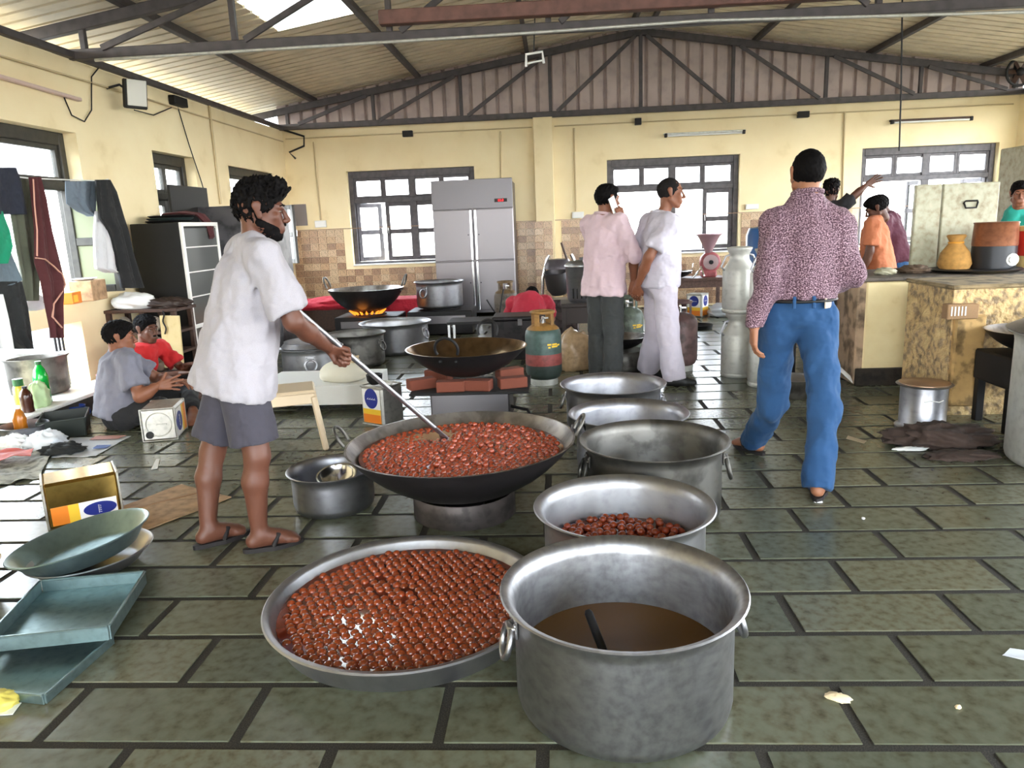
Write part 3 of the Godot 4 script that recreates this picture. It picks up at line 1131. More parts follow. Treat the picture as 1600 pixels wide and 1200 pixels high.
		part(roof, "eave_beam", MB.new().box(Vector3(XL + 0.03 if s < 0 else XR - 0.03, WALL + 0.03, (ZB + ZF) / 2), Vector3(0.06, 0.06, ZF - ZB), 0.004), M.steel_dark)
	part(roof, "ridge_cap", MB.new().bar(Vector3(RIDGE, 4.34, ZB - 0.6), Vector3(RIDGE, 4.34, ZF + 0.8), 0.4, 0.02), M.sheet)
	var ym := (chord(sky_x[0]) + chord(sky_x[1])) / 2 + 0.17
	part(roof, "skylight_sheet", MB.new().box(Vector3((sky_x[0] + sky_x[1]) / 2, ym, (sky_z[0] + sky_z[1]) / 2), Vector3(0.95, 0.004, 1.06), 0.0, Basis(Vector3.BACK, atan(PITCH))), M.translucent)
	truss("dark steel roof truss against the ribbed gable above the back wall", ZB + 0.1, false)
	truss("dark steel roof truss over the hall with a rust-red channel beam", -6.9, true)
	truss("dark steel roof truss overhead nearest the open doors", -1.6, false)
	# ---- windows
	window_unit("window_1", Vector3.RIGHT, Vector3.FORWARD, Vector3(BACK_WINDOWS[0][0], SILL, ZB - 0.14), 2.06, HEAD - SILL, 4, [[0.0, 1.0, 42.0], [0.5, -1.0, 0.0], [0.5, 1.0, 0.0, 0.9], [1.0, -1.0, 80.0]], M.frame, M.glass)
	window_unit("window_2", Vector3.RIGHT, Vector3.FORWARD, Vector3(BACK_WINDOWS[1][0], SILL, ZB - 0.14), 2.06, HEAD - SILL, 4, [[0.0, 1.0, 100.0], [0.5, -1.0, 88.0], [0.5, 1.0, 84.0], [1.0, -1.0, 0.0]], M.frame, M.glass)
	window_unit("window_3", Vector3.RIGHT, Vector3.FORWARD, Vector3(BACK_WINDOWS[2][0], SILL, ZB - 0.14), 2.03, HEAD - SILL, 4, [[0.0, 1.0, 95.0], [0.5, -1.0, 85.0], [0.5, 1.0, 95.0], [1.0, -1.0, 70.0]], M.frame, M.glass)
	for k in 3:
		var w: Array = BACK_WINDOWS[k]
		part(wb, "window_sill", MB.new().box(Vector3((w[0] + w[1]) / 2, SILL + 0.005, ZB - 0.03), Vector3(w[1] - w[0] - 0.01, 0.02, 0.16), 0.003), M.white_print)
	# left wall (seen from inside the run goes towards the camera's far side, so «along» is -Z there)
	window_unit("window_4", Vector3.FORWARD, Vector3.LEFT, Vector3(XL - 0.17, 0.88, -4.9), 1.9, 1.48, 2, [[1.0, -1.0, -96.0, 0.5], [0.0, 1.0, 80.0, 0.5]], M.frame_green, M.glass, 0.32, M.frosted)
	window_unit("window_5", Vector3.FORWARD, Vector3.LEFT, Vector3(XL - 0.17, 0.95, -8.09), 0.96, 1.38, 2, [[0.0, 1.0, 0.0], [1.0, -1.0, 0.0]], M.frame_green, M.glass)
	window_unit("window_6", Vector3.FORWARD, Vector3.LEFT, Vector3(XL - 0.1, 0.9, -10.0), 1.57, 1.41, 2, [[0.0, 1.0, 70.0], [1.0, -1.0, -52.0]], M.frame_green, M.glass)
	# ---- outside
	var yard := setting("ground", MB.new().box(Vector3(1, -0.25, -4), Vector3(120, 0.2, 120)), mat("yard", Color(0.3, 0.29, 0.27), 0.9, 0, "mottle", 0.2, "", true))
	part(yard, "parapet", MB.new().box(Vector3(1.5, 0.35, -19.5), Vector3(40, 1.0, 0.25), 0.02), mat("parapet", Color(0.85, 0.8, 0.68), 0.85, 0, "plaster", 0.3, "", true))

func build_light() -> void:
	var cam := Camera3D.new()
	cam.name = "camera"
	cam.fov = rad_to_deg(2.0 * atan(600.0 / FOCAL))
	cam.transform = Transform3D(cam_basis, EYE)
	cam.near = 0.05
	cam.far = 200.0
	add_child(cam)
	cam.current = true
	var e := Environment.new()
	e.background_mode = Environment.BG_SKY
	var sm := ProceduralSkyMaterial.new()
	sm.sky_top_color = Color(0.86, 0.93, 1.0)
	sm.sky_horizon_color = Color(1.0, 1.0, 0.99)
	sm.sky_curve = 0.2
	sm.ground_bottom_color = Color(0.6, 0.6, 0.58)
	sm.ground_horizon_color = Color(0.8, 0.8, 0.78)
	sm.sky_energy_multiplier = 1.0
	var sk := Sky.new()
	sk.sky_material = sm
	e.sky = sk
	e.tonemap_mode = Environment.TONE_MAPPER_LINEAR
	e.tonemap_exposure = 24.5
	e.sdfgi_enabled = true
	e.ssao_enabled = true
	e.ssil_enabled = true
	var we := WorldEnvironment.new()
	we.name = "environment"
	we.environment = e
	add_child(we)

# ---------------------------------------------------------------- cookware
func ring_handle(root: Node3D, r: float, y: float, a: float, size: float, m: Material) -> void:
	var d := Vector3(cos(a), 0, sin(a))
	var side := Vector3(-sin(a), 0, cos(a))
	var lug := MB.new()
	lug.box(d * (r + 0.004) + Vector3(0, y, 0), Vector3(size * 0.7, size * 0.5, 0.008), 0.003, Basis(side, Vector3.UP, side.cross(Vector3.UP)))
	lug.tube([d * (r + 0.004) + side * size * 0.2 + Vector3(0, y, 0), d * (r + 0.022) + side * size * 0.14 + Vector3(0, y, 0), d * (r + 0.022) - side * size * 0.14 + Vector3(0, y, 0), d * (r + 0.004) - side * size * 0.2 + Vector3(0, y, 0)], 0.009, 8)
	for s in [-1, 1]:
		lug.ball(d * (r + 0.007) + side * s * size * 0.28 + Vector3(0, y + size * 0.12, 0), Vector3(0.007, 0.007, 0.007), 8, 6)
	var h := part(root, "handle", lug, m)
	var path := []
	for k in 20:
		var t := TAU * k / 20.0
		path.append(d * (r + 0.018 + 0.012 * (1.0 - cos(t))) + side * sin(t) * size * 0.42 + Vector3(0, y - size * 0.42 * (1.0 - cos(t)), 0))
	part(h, "ring", MB.new().tube(path, size * 0.085, 8, true), m)

func cookpot(label: String, at: Vector3, R: float, h: float, m: Material, handles: Array, rb := 0.0, ring := 0.1, group := "", called := "cooking_pot") -> Node3D:
	var root := thing(called, label, "pot", at, 0.0, group)
	if rb == 0.0:
		rb = R * 0.875
	var w := 0.005
	var lip := R - rb
	part(root, "vessel", MB.new().lathe([Vector2(0, 0), Vector2(rb - 0.045, 0), Vector2(rb - 0.02, 0.006), Vector2(rb - 0.006, 0.02), Vector2(rb, 0.045), Vector2(rb, h - 0.06), Vector2(rb + lip * 0.1, h - 0.035), Vector2(rb + lip * 0.45, h - 0.014), Vector2(R - 0.004, h - 0.008), Vector2(R, h - 0.003), Vector2(R - 0.004, h + 0.001), Vector2(rb + lip * 0.5, h - 0.004), Vector2(rb + lip * 0.12, h - 0.02), Vector2(rb - w, h - 0.05), Vector2(rb - w, 0.05), Vector2(rb - 0.02, 0.02), Vector2(rb - 0.05, 0.01), Vector2(0, 0.009)], 64), m)
	for a in handles:
		ring_handle(root, rb, h - 0.085, a, ring, m)
	return root

func disc(called: String, label: String, category: String, at: Vector3, r: float, m: Material, wave := 0.0) -> void:
	single(called, MB.new().lathe([Vector2(r, -0.004), Vector2(r, 0), Vector2(r * 0.97, 0.0), Vector2(0, wave)], 64), m, label, category, at)

func ladle(label: String, a: Vector3, b: Vector3, r: float, bowl: float, m: Material, called := "ladle") -> void:   # from the bowl a to the end b
	var root := thing(called, label, "ladle", a)
	var d := (b - a).normalized()
	part(root, "shaft", MB.new().tube([d * 0.01, b - a - d * 0.01, b - a], [r, r, r * 0.6], 10), m)
	if bowl > 0.0:
		part(root, "bowl", MB.new().lathe([Vector2(0, -bowl * 0.5), Vector2(bowl * 0.6, -bowl * 0.4), Vector2(bowl, 0), Vector2(bowl - 0.004, 0), Vector2(bowl * 0.56, -bowl * 0.36), Vector2(0, -bowl * 0.46)], 28, Vector3(0, 0, 0)), m)

func wok_shell(R: float, d: float, thick: float, segs := 56) -> Array:      # outer and inner profile, rim at y = d
	var rs := (R * R + d * d) / (2 * d)
	var po := []
	var pi := []
	for k in 15:
		var y := d * pow(k / 14.0, 1.5)
		po.append(Vector2(sqrt(maxf(rs * rs - (rs - y) * (rs - y), 0.0)), y))
	po.append(Vector2(R + 0.004, d + 0.003))
	pi = [Vector2(R + 0.004, d + 0.003), Vector2(R - thick, d + 0.004)]
	for k in range(13, -1, -1):
		var y := d * pow(k / 14.0, 1.5)
		pi.append(Vector2(maxf(sqrt(maxf(rs * rs - (rs - y) * (rs - y), 0.0)) - thick, 0.0), y + thick * (1.0 - y / d)))
	return [po, pi]

func wok(label: String, at: Vector3, R: float, d: float, inner: Material, handles: Array, hs: float, hm: Material, stand := 60.0) -> Node3D:
	var root := thing("wok", label, "wok", at)
	var p := wok_shell(R, d, 0.006)
	part(root, "shell", MB.new().lathe(p[0], 64), M.wok)
	part(root, "inside", MB.new().lathe(p[1], 64), inner)
	for a in handles:
		var c := Vector3(cos(a), 0, sin(a))
		var side := Vector3(-sin(a), 0, cos(a))
		var up := (Vector3.UP * sin(deg_to_rad(stand)) + c * cos(deg_to_rad(stand))).normalized()
		var m := MB.new()
		var path := []
		for k in 19:
			var t := -0.5 + (PI + 1.0) * k / 18.0
			path.append(c * (R - 0.005) + Vector3(0, d, 0) + up * (hs * 0.38 + sin(t) * hs * 0.5) + side * cos(t) * hs * 0.5)
		m.tube(path, hs * 0.062, 8)
		for s in [-1, 1]:
			m.ball(c * (R - 0.012) + Vector3(0, d - 0.03, 0) + side * s * hs * 0.34, Vector3(0.012, 0.012, 0.012), 8, 6)
		part(root, "handle", m, hm)
	return root

func gas_cylinder(label: String, at: Vector3, body: Material, band: Material, collar: Material, foot: Material, turn := 0.0) -> void:
	var root := thing("gas_cylinder", label, "gas cylinder", at, turn, "")
	var R := 0.16
	part(root, "foot_ring", MB.new().lathe([Vector2(0.118, 0.0), Vector2(0.122, 0.0), Vector2(0.122, 0.06), Vector2(0.118, 0.06), Vector2(0.118, 0)], 40), M.alu_milk)
	part(root, "tank_base", MB.new().lathe([Vector2(0.05, 0.03), Vector2(0.1, 0.04), Vector2(0.14, 0.065), Vector2(R, 0.11), Vector2(R, 0.18)], 48), foot)
	part(root, "band", MB.new().lathe([Vector2(R, 0.18), Vector2(R + 0.001, 0.185), Vector2(R + 0.001, 0.275), Vector2(R, 0.28)], 48), band)
	part(root, "tank", MB.new().lathe([Vector2(R, 0.28), Vector2(R, 0.44), Vector2(0.152, 0.475), Vector2(0.13, 0.505), Vector2(0.1, 0.525), Vector2(0.05, 0.54), Vector2(0, 0.542)], 48), body)
	part(root, "shoulder", MB.new().lathe([Vector2(0.1445, 0.4925), Vector2(0.1315, 0.5065), Vector2(0.101, 0.527), Vector2(0.05, 0.542), Vector2(0, 0.544)], 48), collar)
	var c := MB.new()
	for k in 4:
		var a := TAU * k / 4.0 + 0.5
		var side := Vector3(-sin(a), 0, cos(a))
		c.box(Vector3(cos(a) * 0.098, 0.575, sin(a) * 0.098), Vector3(0.05, 0.12, 0.006), 0.002, Basis(side, Vector3.UP, side.cross(Vector3.UP)))
	c.ring(Vector3(0, 0.64, 0), Vector3.UP, 0.1, 0.013, 36, 8)
	part(root, "collar", c, collar)
	var v := MB.new()
	v.lathe([Vector2(0.022, 0.54), Vector2(0.022, 0.575), Vector2(0.014, 0.58), Vector2(0.014, 0.6), Vector2(0, 0.6)], 16)
	v.box(Vector3(0.03, 0.585, 0), Vector3(0.05, 0.02, 0.02), 0.004)
	part(root, "valve", v, M.chrome)
	if band != body:
		var mk := MB.new()
		for q in [[-0.2, 0.37, 0.035], [-0.2, 0.345, 0.02], [0.12, 0.37, 0.05], [0.12, 0.35, 0.06], [0.42, 0.36, 0.03]]:
			var a: float = PI / 2 - 0.55 - q[0]
			var side := Vector3(-sin(a), 0, cos(a))
			mk.box(Vector3(cos(a) * R, q[1], sin(a) * R), Vector3(q[2], 0.014, 0.004), 0.0, Basis(side, Vector3.UP, side.cross(Vector3.UP)))
		part(root, "painted_marks", mk, M.yellow_print)

func tin_can(called: String, label: String, at: Vector3, bs: Basis, w := 0.235, h := 0.34, gold := false, cap_hole := false, lab := 0.8, shift := 0.0, faces := [0]) -> Node3D:    # 15 litre tin standing on y = 0
	var root := thing(called, label, "tin")
	root.transform = Transform3D(bs, at)
	var m: Material = M.tin_gold if gold else M.tin
	part(root, "can", MB.new().box(Vector3(0, h / 2, 0), Vector3(w, h - 0.008, w), 0.014), m)
	for y in [0.004, h - 0.004]:
		var rim := MB.new()
		for s in [-1, 1]:
			rim.box(Vector3(s * (w / 2 - 0.003), y, 0), Vector3(0.009, 0.012, w), 0.003)
			rim.box(Vector3(0, y, s * (w / 2 - 0.003)), Vector3(w, 0.012, 0.009), 0.003)
		part(root, "seam", rim, M.tin)
	var top := MB.new()
	top.ring(Vector3(0, h - 0.003, 0), Vector3.UP, w * 0.36, 0.004, 28, 6)
	top.box(Vector3(0.02, h - 0.002, 0.0), Vector3(0.07, 0.006, 0.012), 0.002)
	part(root, "top_relief", top, M.tin)
	if cap_hole:
		part(root, "spout", MB.new().lathe([Vector2(0.026, -0.002), Vector2(0.026, 0.008), Vector2(0.02, 0.008), Vector2(0.02, 0.003), Vector2(0, 0.003)], 20, Vector3(-w * 0.28, h - 0.002, w * 0.3)), M.black)
	# printed label on the front and one side
	for k in faces:
		var lt := Transform3D(Basis(Vector3.UP, -PI / 2 * k), Vector3.ZERO) * Transform3D(Basis.from_scale(Vector3(lab / 0.8, 1, 1)), Vector3(shift, 0, 0))
		var lb := part(root, "label", MB.new().box(Vector3(0, h * 0.5, w / 2 + 0.0005), Vector3(w * 0.8, h * 0.86, 0.002)).move(lt), M.white_print)
		part(lb, "orange_field", MB.new().box(Vector3(0, h * 0.18, w / 2 + 0.0012), Vector3(w * 0.8, h * 0.22, 0.002)).move(lt), M.orange_print)
		part(lb, "yellow_field", MB.new().box(Vector3(0, h * 0.36, w / 2 + 0.0012), Vector3(w * 0.8, h * 0.14, 0.002)).move(lt), M.yellow_print)
		var ov := MB.new().lathe([Vector2(0.075, -0.001), Vector2(0.075, 0.001), Vector2(0, 0.001)], 28)
		ov.move(Transform3D(Basis(Vector3(w * 4.0, 0, 0), Vector3(0, 0, 1), Vector3(0, 1, 0)), Vector3(0, h * 0.7, w / 2 + 0.0015))).move(lt)
		part(lb, "blue_badge", ov, M.blue_print)
		var sc := MB.new()
		for q in 4:
			sc.bar(Vector3(-0.036 + q * 0.022, h * 0.685, w / 2 + 0.003), Vector3(-0.026 + q * 0.022, h * 0.715, w / 2 + 0.003), 0.006, 0.002)
		sc.bar(Vector3(-0.04, h * 0.68, w / 2 + 0.003), Vector3(0.045, h * 0.68, w / 2 + 0.003), 0.004, 0.002)
		part(lb, "lettering", sc.move(lt), M.white_print)
	return root

func build_foreground() -> void:
	mat("tin", Color(0.78, 0.77, 0.74), 0.45, 1.0, "metal", 2.5)
	mat("tin_gold", Color(0.8, 0.66, 0.36), 0.22, 1.0, "metal", 2.5)
	var syrup := mat("syrup", Color(0.48, 0.18, 0.08), 0.05)
	syrup.clearcoat_enabled = true
	syrup.clearcoat_roughness = 0.02
	mat("syrup_brown", Color(0.42, 0.3, 0.18), 0.06)
	var sweet := mat("sweet", Color(0.63, 0.265, 0.115), 0.22, 0, "mottle", 8.0)
	sweet.clearcoat_enabled = true
	sweet.clearcoat_roughness = 0.08
	var sweet2 := mat("sweet_pile", Color(0.66, 0.26, 0.12), 0.25, 0, "mottle", 8.0)
	sweet2.clearcoat_enabled = true
	sweet2.clearcoat_roughness = 0.1
	# the row of pots that runs away from the camera
	cookpot("largest dented aluminium pot at the front, holding thin brown syrup", Vector3(0.171, 0, -2.006), 0.358, 0.36, mat("alu_front", Color(0.7, 0.7, 0.71), 0.4, 1.0, "scuff", 2.2), [PI * 0.93, -0.1], 0.318, 0.11)
	disc("syrup", "flat pool of thin brown syrup in the front pot", "syrup", Vector3(0.171, 0.135, -2.006), 0.312, M.syrup_brown)
	ladle("dark flat-handled ladle lying in the front pot of syrup", Vector3(0.13, 0.132, -1.93), Vector3(0.07, 0.262, -2.04), 0.013, 0.06, M.iron)
	cookpot("aluminium pot part filled with brown sweets, second from the front", Vector3(0.2426, 0, -2.7456), 0.352, 0.32, M.alu, [], 0.311)
	disc("syrup", "red-brown syrup among the sweets in the second pot", "syrup", Vector3(0.2426, 0.14, -2.7456), 0.305, M.syrup)
	cookpot("soot-stained aluminium pot with swinging ring handle, third in the row", Vector3(0.451, 0, -3.454), 0.358, 0.37, M.alu_dull, [0.12, PI * 0.95], 0.318, 0.12)
	cookpot("bright aluminium pot with a ladle leaning on its rim, fourth in the row", Vector3(0.40, 0, -4.17), 0.346, 0.32, M.alu_bright, [PI * 1.02], 0.3, 0.1)
	ladle("long dark ladle leaning out of the fourth pot", Vector3(0.2, 0.06, -4.12), Vector3(0.13, 0.34, -3.98), 0.009, 0.05, M.iron)
	cookpot("aluminium pot farthest back in the row, behind the fourth pot", Vector3(0.374, 0, -4.98), 0.36, 0.32, M.alu_bright, [0.25, PI], 0.318, 0.1)
	# wide tray of sweets
	var tc := Vector3(-0.568, 0, -2.455)
	var tr := thing("sweet_tray", "wide round aluminium tray full of sweets in syrup", "tray", tc)
	part(tr, "dish", MB.new().lathe([Vector2(0, 0), Vector2(0.42, 0), Vector2(0.45, 0.01), Vector2(0.488, 0.09), Vector2(0.503, 0.096), Vector2(0.508, 0.103), Vector2(0.503, 0.108), Vector2(0.484, 0.104), Vector2(0.476, 0.092), Vector2(0.442, 0.016), Vector2(0.42, 0.007), Vector2(0, 0.007)], 96), M.alu)
	disc("syrup", "glossy red-brown syrup filling the wide tray", "syrup", tc + Vector3(0, 0.064, 0), 0.462, M.syrup)
	var jam := MB.new().ball(Vector3.ZERO, Vector3(0.0172, 0.0155, 0.0172), 14, 9).done()
	var small := MB.new().ball(Vector3.ZERO, Vector3(0.0155, 0.0148, 0.0155), 11, 7).done()
	var spots := []
	var step := 0.0365
	for i in range(-16, 17):
		for j in range(-17, 18):
			var p := Vector2(step * (i + 0.5 * posmod(j, 2)), step * 0.88 * j)
			p += Vector2(rng.randf_range(-1, 1), rng.randf_range(-1, 1)) * 0.006
			if p.length() > 0.444:
				continue
			# a few open patches of syrup to the left, as in the photograph
			if p.x < -0.02 and p.x > -0.32 and absf(p.y + 0.03) < 0.2 and rng.randf() < 0.12:
				continue
			spots.append(tc + Vector3(p.x, 0.0615 + rng.randf_range(-0.003, 0.003), p.y))
	spots.sort_custom(func(a, b): return a.distance_to(EYE) < b.distance_to(EYE))
	var left := []
	for k in spots.size():
		if k < 300:
			var o := single("gulab_jamun", jam, M.sweet, "round brown syrup-soaked sweet floating in the wide tray", "sweet", spots[k], rng.randf() * TAU, "sweets in the wide tray")
			var q := rng.randf_range(0.94, 1.05)
			o.scale = Vector3(q, q, q)
		else:
			left.append(Transform3D(Basis(), spots[k]))
	heap("sweets", jam, left, M.sweet, "brown syrup-soaked sweets along the far side of the wide tray", "sweets")
	# pile in the second pot
	var pile := []
	for k in 2500:
		var a := rng.randf() * TAU
		var r := sqrt(rng.randf()) * 0.285
		pile.append(Transform3D(Basis(), Vector3(0.2426 + cos(a) * r, 0.136 + rng.randf_range(0.0, 0.026), -2.7456 + sin(a) * r)))
	heap("sweets", jam, spaced(pile, 0.029), M.sweet_pile, "brown sweets piled in the syrup of the second pot", "sweets")
	# the big wok
	var kc := Vector3(-0.483, 0.0, -3.499)
	var st := thing("burner_stand", "low round steel burner stand under the big black wok", "stand", kc)
	part(st, "drum", MB.new().lathe([Vector2(0.255, 0), Vector2(0.255, 0.11), Vector2(0.25, 0.118), Vector2(0.24, 0.11), Vector2(0.24, 0.0), Vector2(0.255, 0)], 48), mat("burner_drum", Color(0.36, 0.33, 0.32), 0.55, 0.5, "grime", 2.0))
	part(st, "burner", MB.new().lathe([Vector2(0.1, 0), Vector2(0.1, 0.05), Vector2(0.06, 0.07), Vector2(0, 0.07)], 24), M.iron)
	var wk := wok("very large black iron wok heaped with brown sweets", kc + Vector3(0, 0.085, 0), 0.56, 0.285, M.wok_in, [PI * 0.98, -0.05], 0.13, M.alu_dull)
	wk.rotation.z = 0.012
	disc("syrup", "dark red syrup showing between the sweets in the big wok", "syrup", kc + Vector3(0, 0.3225, 0), 0.502, M.syrup)
	var wl := []
	for layer in 2:
		for k in 5000:
			var a := rng.randf() * TAU
			var r := sqrt(rng.randf()) * (0.48 if layer == 0 else 0.44)
			var p := Vector2(cos(a), sin(a)) * r
			var dip := exp(-pow((p - Vector2(-0.17, -0.26)).length() / 0.13, 2.0))
			if dip > 0.45 and layer == 1 or dip > 0.75:
				continue
			var mound := 0.004 * cos(p.length() * 3.0) + 0.005 * (1.0 if p.x > -0.1 else 0.2)
			wl.append(Transform3D(Basis(), kc + Vector3(p.x, (0.319 if layer == 0 else 0.322 + mound) + rng.randf_range(-0.003, 0.003) - dip * 0.012, p.y)))
	heap("sweets", small, spaced(wl, 0.0255), M.sweet_pile, "heap of small brown sweets in syrup in the big wok", "sweets")
	# steel pot at the stirring man's feet with a bowl in it
	cookpot("small bright aluminium pot on the floor beside the big wok", Vector3(-1.174, 0, -3.587), 0.23, 0.215, M.alu_bright, [], 0.205)
	var bw := thing("steel_bowl", "shiny steel bowl resting inside the small pot", "bowl", Vector3(-1.15, 0.11, -3.6))
	part(bw, "vessel", MB.new().lathe([Vector2(0, 0), Vector2(0.05, 0.002), Vector2(0.085, 0.03), Vector2(0.1, 0.07), Vector2(0.104, 0.072), Vector2(0.096, 0.07), Vector2(0.08, 0.032), Vector2(0, 0.006)], 36), M.chrome)
	bw.rotation.x = 0.25
	# middle wok on bricks over a steel burner box
	var mc := Vector3(-0.653, 0, -5.27)
	var bb := thing("burner_box", "square steel burner box under the middle wok", "burner", mc + Vector3(0.03, 0, -0.02))
	part(bb, "casing", MB.new().box(Vector3(0, 0.125, 0), Vector3(0.56, 0.25, 0.46), 0.01), M.inox)
	part(bb, "top_plate", MB.new().box(Vector3(0, 0.259, 0), Vector3(0.84, 0.018, 0.56), 0.004), M.soot)
	part(bb, "gas_pipe", MB.new().tube([Vector3(0.28, 0.12, 0.1), Vector3(0.4, 0.1, 0.14), Vector3(0.45, 0.02, 0.2)], 0.012, 8), M.iron)
	var bl := [[-0.36, 0.1, 0.5, "cracked red brick at the left end of the burner plate"], [-0.13, 0.21, 0.05, "red brick at the front of the burner plate, left of centre"], [0.06, 0.2, -0.2, "upright-faced red brick in the middle of the burner front"], [0.3, 0.14, 0.3, "red brick at the right end of the burner plate"], [-0.28, -0.2, -0.4, "red brick behind the left of the middle wok"], [0.26, -0.2, 0.5, "red brick behind the right of the middle wok"]]
	for q in bl:
		single("brick", MB.new().box(Vector3(0, 0.0375, 0), Vector3(0.2, 0.075, 0.1), 0.006), M.brick, q[3], "brick", mc + Vector3(q[0] + 0.03, 0.268, q[1] - 0.02), q[2], "bricks under the middle wok")
	wok("black iron wok with a glossy oily inside on bricks", mc + Vector3(0, 0.333, 0), 0.435, 0.215, M.wok_oil, [1.75, -1.3], 0.16, M.iron, 75.0)
	gas_cylinder("green gas cylinder with a red band and yellow collar", Vector3(-0.12, 0, -6.5), mat("cyl_green", Color(0.28, 0.37, 0.35), 0.45, 0.1, "mottle", 3.0), mat("cyl_red", Color(0.6, 0.29, 0.27), 0.5, 0, "mottle", 3.0), mat("cyl_yellow", Color(0.64, 0.47, 0.24), 0.5, 0, "mottle", 3.0), mat("cyl_dark", Color(0.22, 0.27, 0.25), 0.5, 0, "mottle", 3.0))

func spaced(list: Array, gap: float) -> Array:        # drops what lies too near to an earlier one
	var cells := {}
	var out := []
	for t in list:
		var p: Vector3 = t.origin
		var c := Vector3i(floori(p.x / gap), floori(p.y / gap * 1.3), floori(p.z / gap))
		var ok := true
		for dx in [-1, 0, 1]:
			for dy in [-1, 0, 1]:
				for dz in [-1, 0, 1]:
					for q in cells.get(c + Vector3i(dx, dy, dz), []):
						if p.distance_to(q) < gap:
							ok = false
		if ok:
			if not cells.has(c):
				cells[c] = []
			cells[c].append(p)
			out.append(t)
	return out

func heap(called: String, mesh: Mesh, list: Array, m: Material, label: String, category: String) -> void:
	var mm := MultiMesh.new()
	mm.transform_format = MultiMesh.TRANSFORM_3D
	mm.mesh = mesh
	mm.instance_count = list.size()
	for k in list.size():
		mm.set_instance_transform(k, list[k])
	var o := MultiMeshInstance3D.new()
	o.name = numbered(called)
	o.multimesh = mm
	o.material_override = m
	add_child(o, true)
	tag(o, label, category)
	o.set_meta("kind", "stuff")

# ---------------------------------------------------------------- cloth
# rows: [left point, right point] from top to bottom; the sheet bulges and folds along «out»
func cloth_mb(rows: Array, out: Vector3, thick: float, folds: float, amp: float, sd := 0.0, fine := 3) -> MB:
	var m := MB.new()
	var g := []
	var cols := 28
	var n := rows.size()
	for i in (n - 1) * fine + 1:
		var k := mini(i / fine, n - 2)
		var t := float(i - k * fine) / fine
		t = t * t * (3 - 2 * t) * 0.5 + t * 0.5
		var l: Vector3 = rows[k][0].lerp(rows[k + 1][0], t)
		var r: Vector3 = rows[k][1].lerp(rows[k + 1][1], t)
		var v := float(i) / ((n - 1) * fine)
		var row := PackedVector3Array()
		for j in cols * 2:
			var front := j < cols
			var u := float(j if front else cols * 2 - 1 - j) / (cols - 1)
			var wv := amp * (0.35 + 0.65 * v) * (sin(TAU * folds * u + sd + 1.3 * v) + 0.5 * sin(TAU * folds * 1.9 * u + 2.1 * sd + 3.0 * v))
			var body := thick * 0.5 * pow(maxf(sin(PI * u), 0.0), 0.4) + 0.003
			row.append(l.lerp(r, u) + out * (wv + (body if front else -body)))
		g.append(row)
	m.grid(g, true)
	var a: PackedVector3Array = g[0]
	var b: PackedVector3Array = g[-1]
	for j in cols - 1:
		m.quad(a[j], a[cols * 2 - 1 - j], a[cols * 2 - 2 - j], a[j + 1])
		m.quad(b[j], b[j + 1], b[cols * 2 - 2 - j], b[cols * 2 - 1 - j])
	return m

func hung(called: String, label: String, category: String, x: float, px: Array, m: Material, thick: float, folds: float, amp: float) -> Node3D:     # px: [y, x left, x right] in the photograph, on a plane along the left wall
	var rows := []
	for r in px:
		rows.append([gx(r[1], r[0], x), gx(r[2], r[0], x)])
	var at: Vector3 = rows[0][0]
	var o := single(called, cloth_mb(rows, Vector3.RIGHT, thick, folds, amp, px[0][1] * 0.1).move(Transform3D(Basis(), -at)), m, label, category, at)
	return o

# a crumpled lump: ellipsoid pushed about by noise, cut flat at the bottom
func lump(r: Vector3, rough: float, freq: float, sd: int, segs := 30, rings := 18) -> MB:
	var fn := FastNoiseLite.new()
	fn.seed = sd
	fn.frequency = freq
	fn.fractal_octaves = 3
	var rows := []
	for i in rings + 1:
		var a := -PI / 2 + PI * i / rings
		var row := PackedVector3Array()
		for j in segs:
			var b := TAU * j / segs
			var d := Vector3(cos(a) * cos(b), sin(a), cos(a) * sin(b))
			var p := d * r * (1.0 + rough * fn.get_noise_3dv(d * 10.0))
			p.y = maxf(p.y, -r.y * 0.55) + r.y * 0.55
			row.append(p)
		rows.append(row)
	var m := MB.new()
	m.grid(rows, true, true)
	return m

# a sheet lying on the floor: outline corners a b c d, ruffled by noise
func sheet_mb(a: Vector3, b: Vector3, c: Vector3, d: Vector3, lift: float, freq: float, sd: int, thick := 0.003, n := 18) -> MB:
	var fn := FastNoiseLite.new()
	fn.seed = sd
	fn.frequency = freq
	fn.fractal_octaves = 3
	var top := []
	var bot := []
	for i in n + 1:
		var r1 := PackedVector3Array()
		var r2 := PackedVector3Array()
		for j in n + 1:
			var p := a.lerp(b, float(j) / n).lerp(d.lerp(c, float(j) / n), float(i) / n)
			p.y += lift * absf(fn.get_noise_2d(p.x * 10.0, p.z * 10.0)) + 0.001
			r1.append(p + Vector3(0, thick, 0))
			r2.append(p)
		top.append(r1)
		bot.append(r2)
	var m := MB.new()
	var up := (b - a).cross(d - a).y > 0
	m.grid(top, false, not up)
	m.grid(bot, false, up)
	for e in 4:
		for k in n:
			var p: Vector3 = [top[0][k], top[n][k], top[k][0], top[k][n]][e]
			var q: Vector3 = [top[0][k + 1], top[n][k + 1], top[k + 1][0], top[k + 1][n]][e]
			m.quad_out(p, q, q - Vector3(0, thick, 0), p - Vector3(0, thick, 0), (a + b + c + d) / 4)
	return m

func lathed(called: String, label: String, category: String, at: Vector3, p: Array, m: Material, segs := 32) -> MeshInstance3D:
	return single(called, MB.new().lathe(p, segs), m, label, category, at)

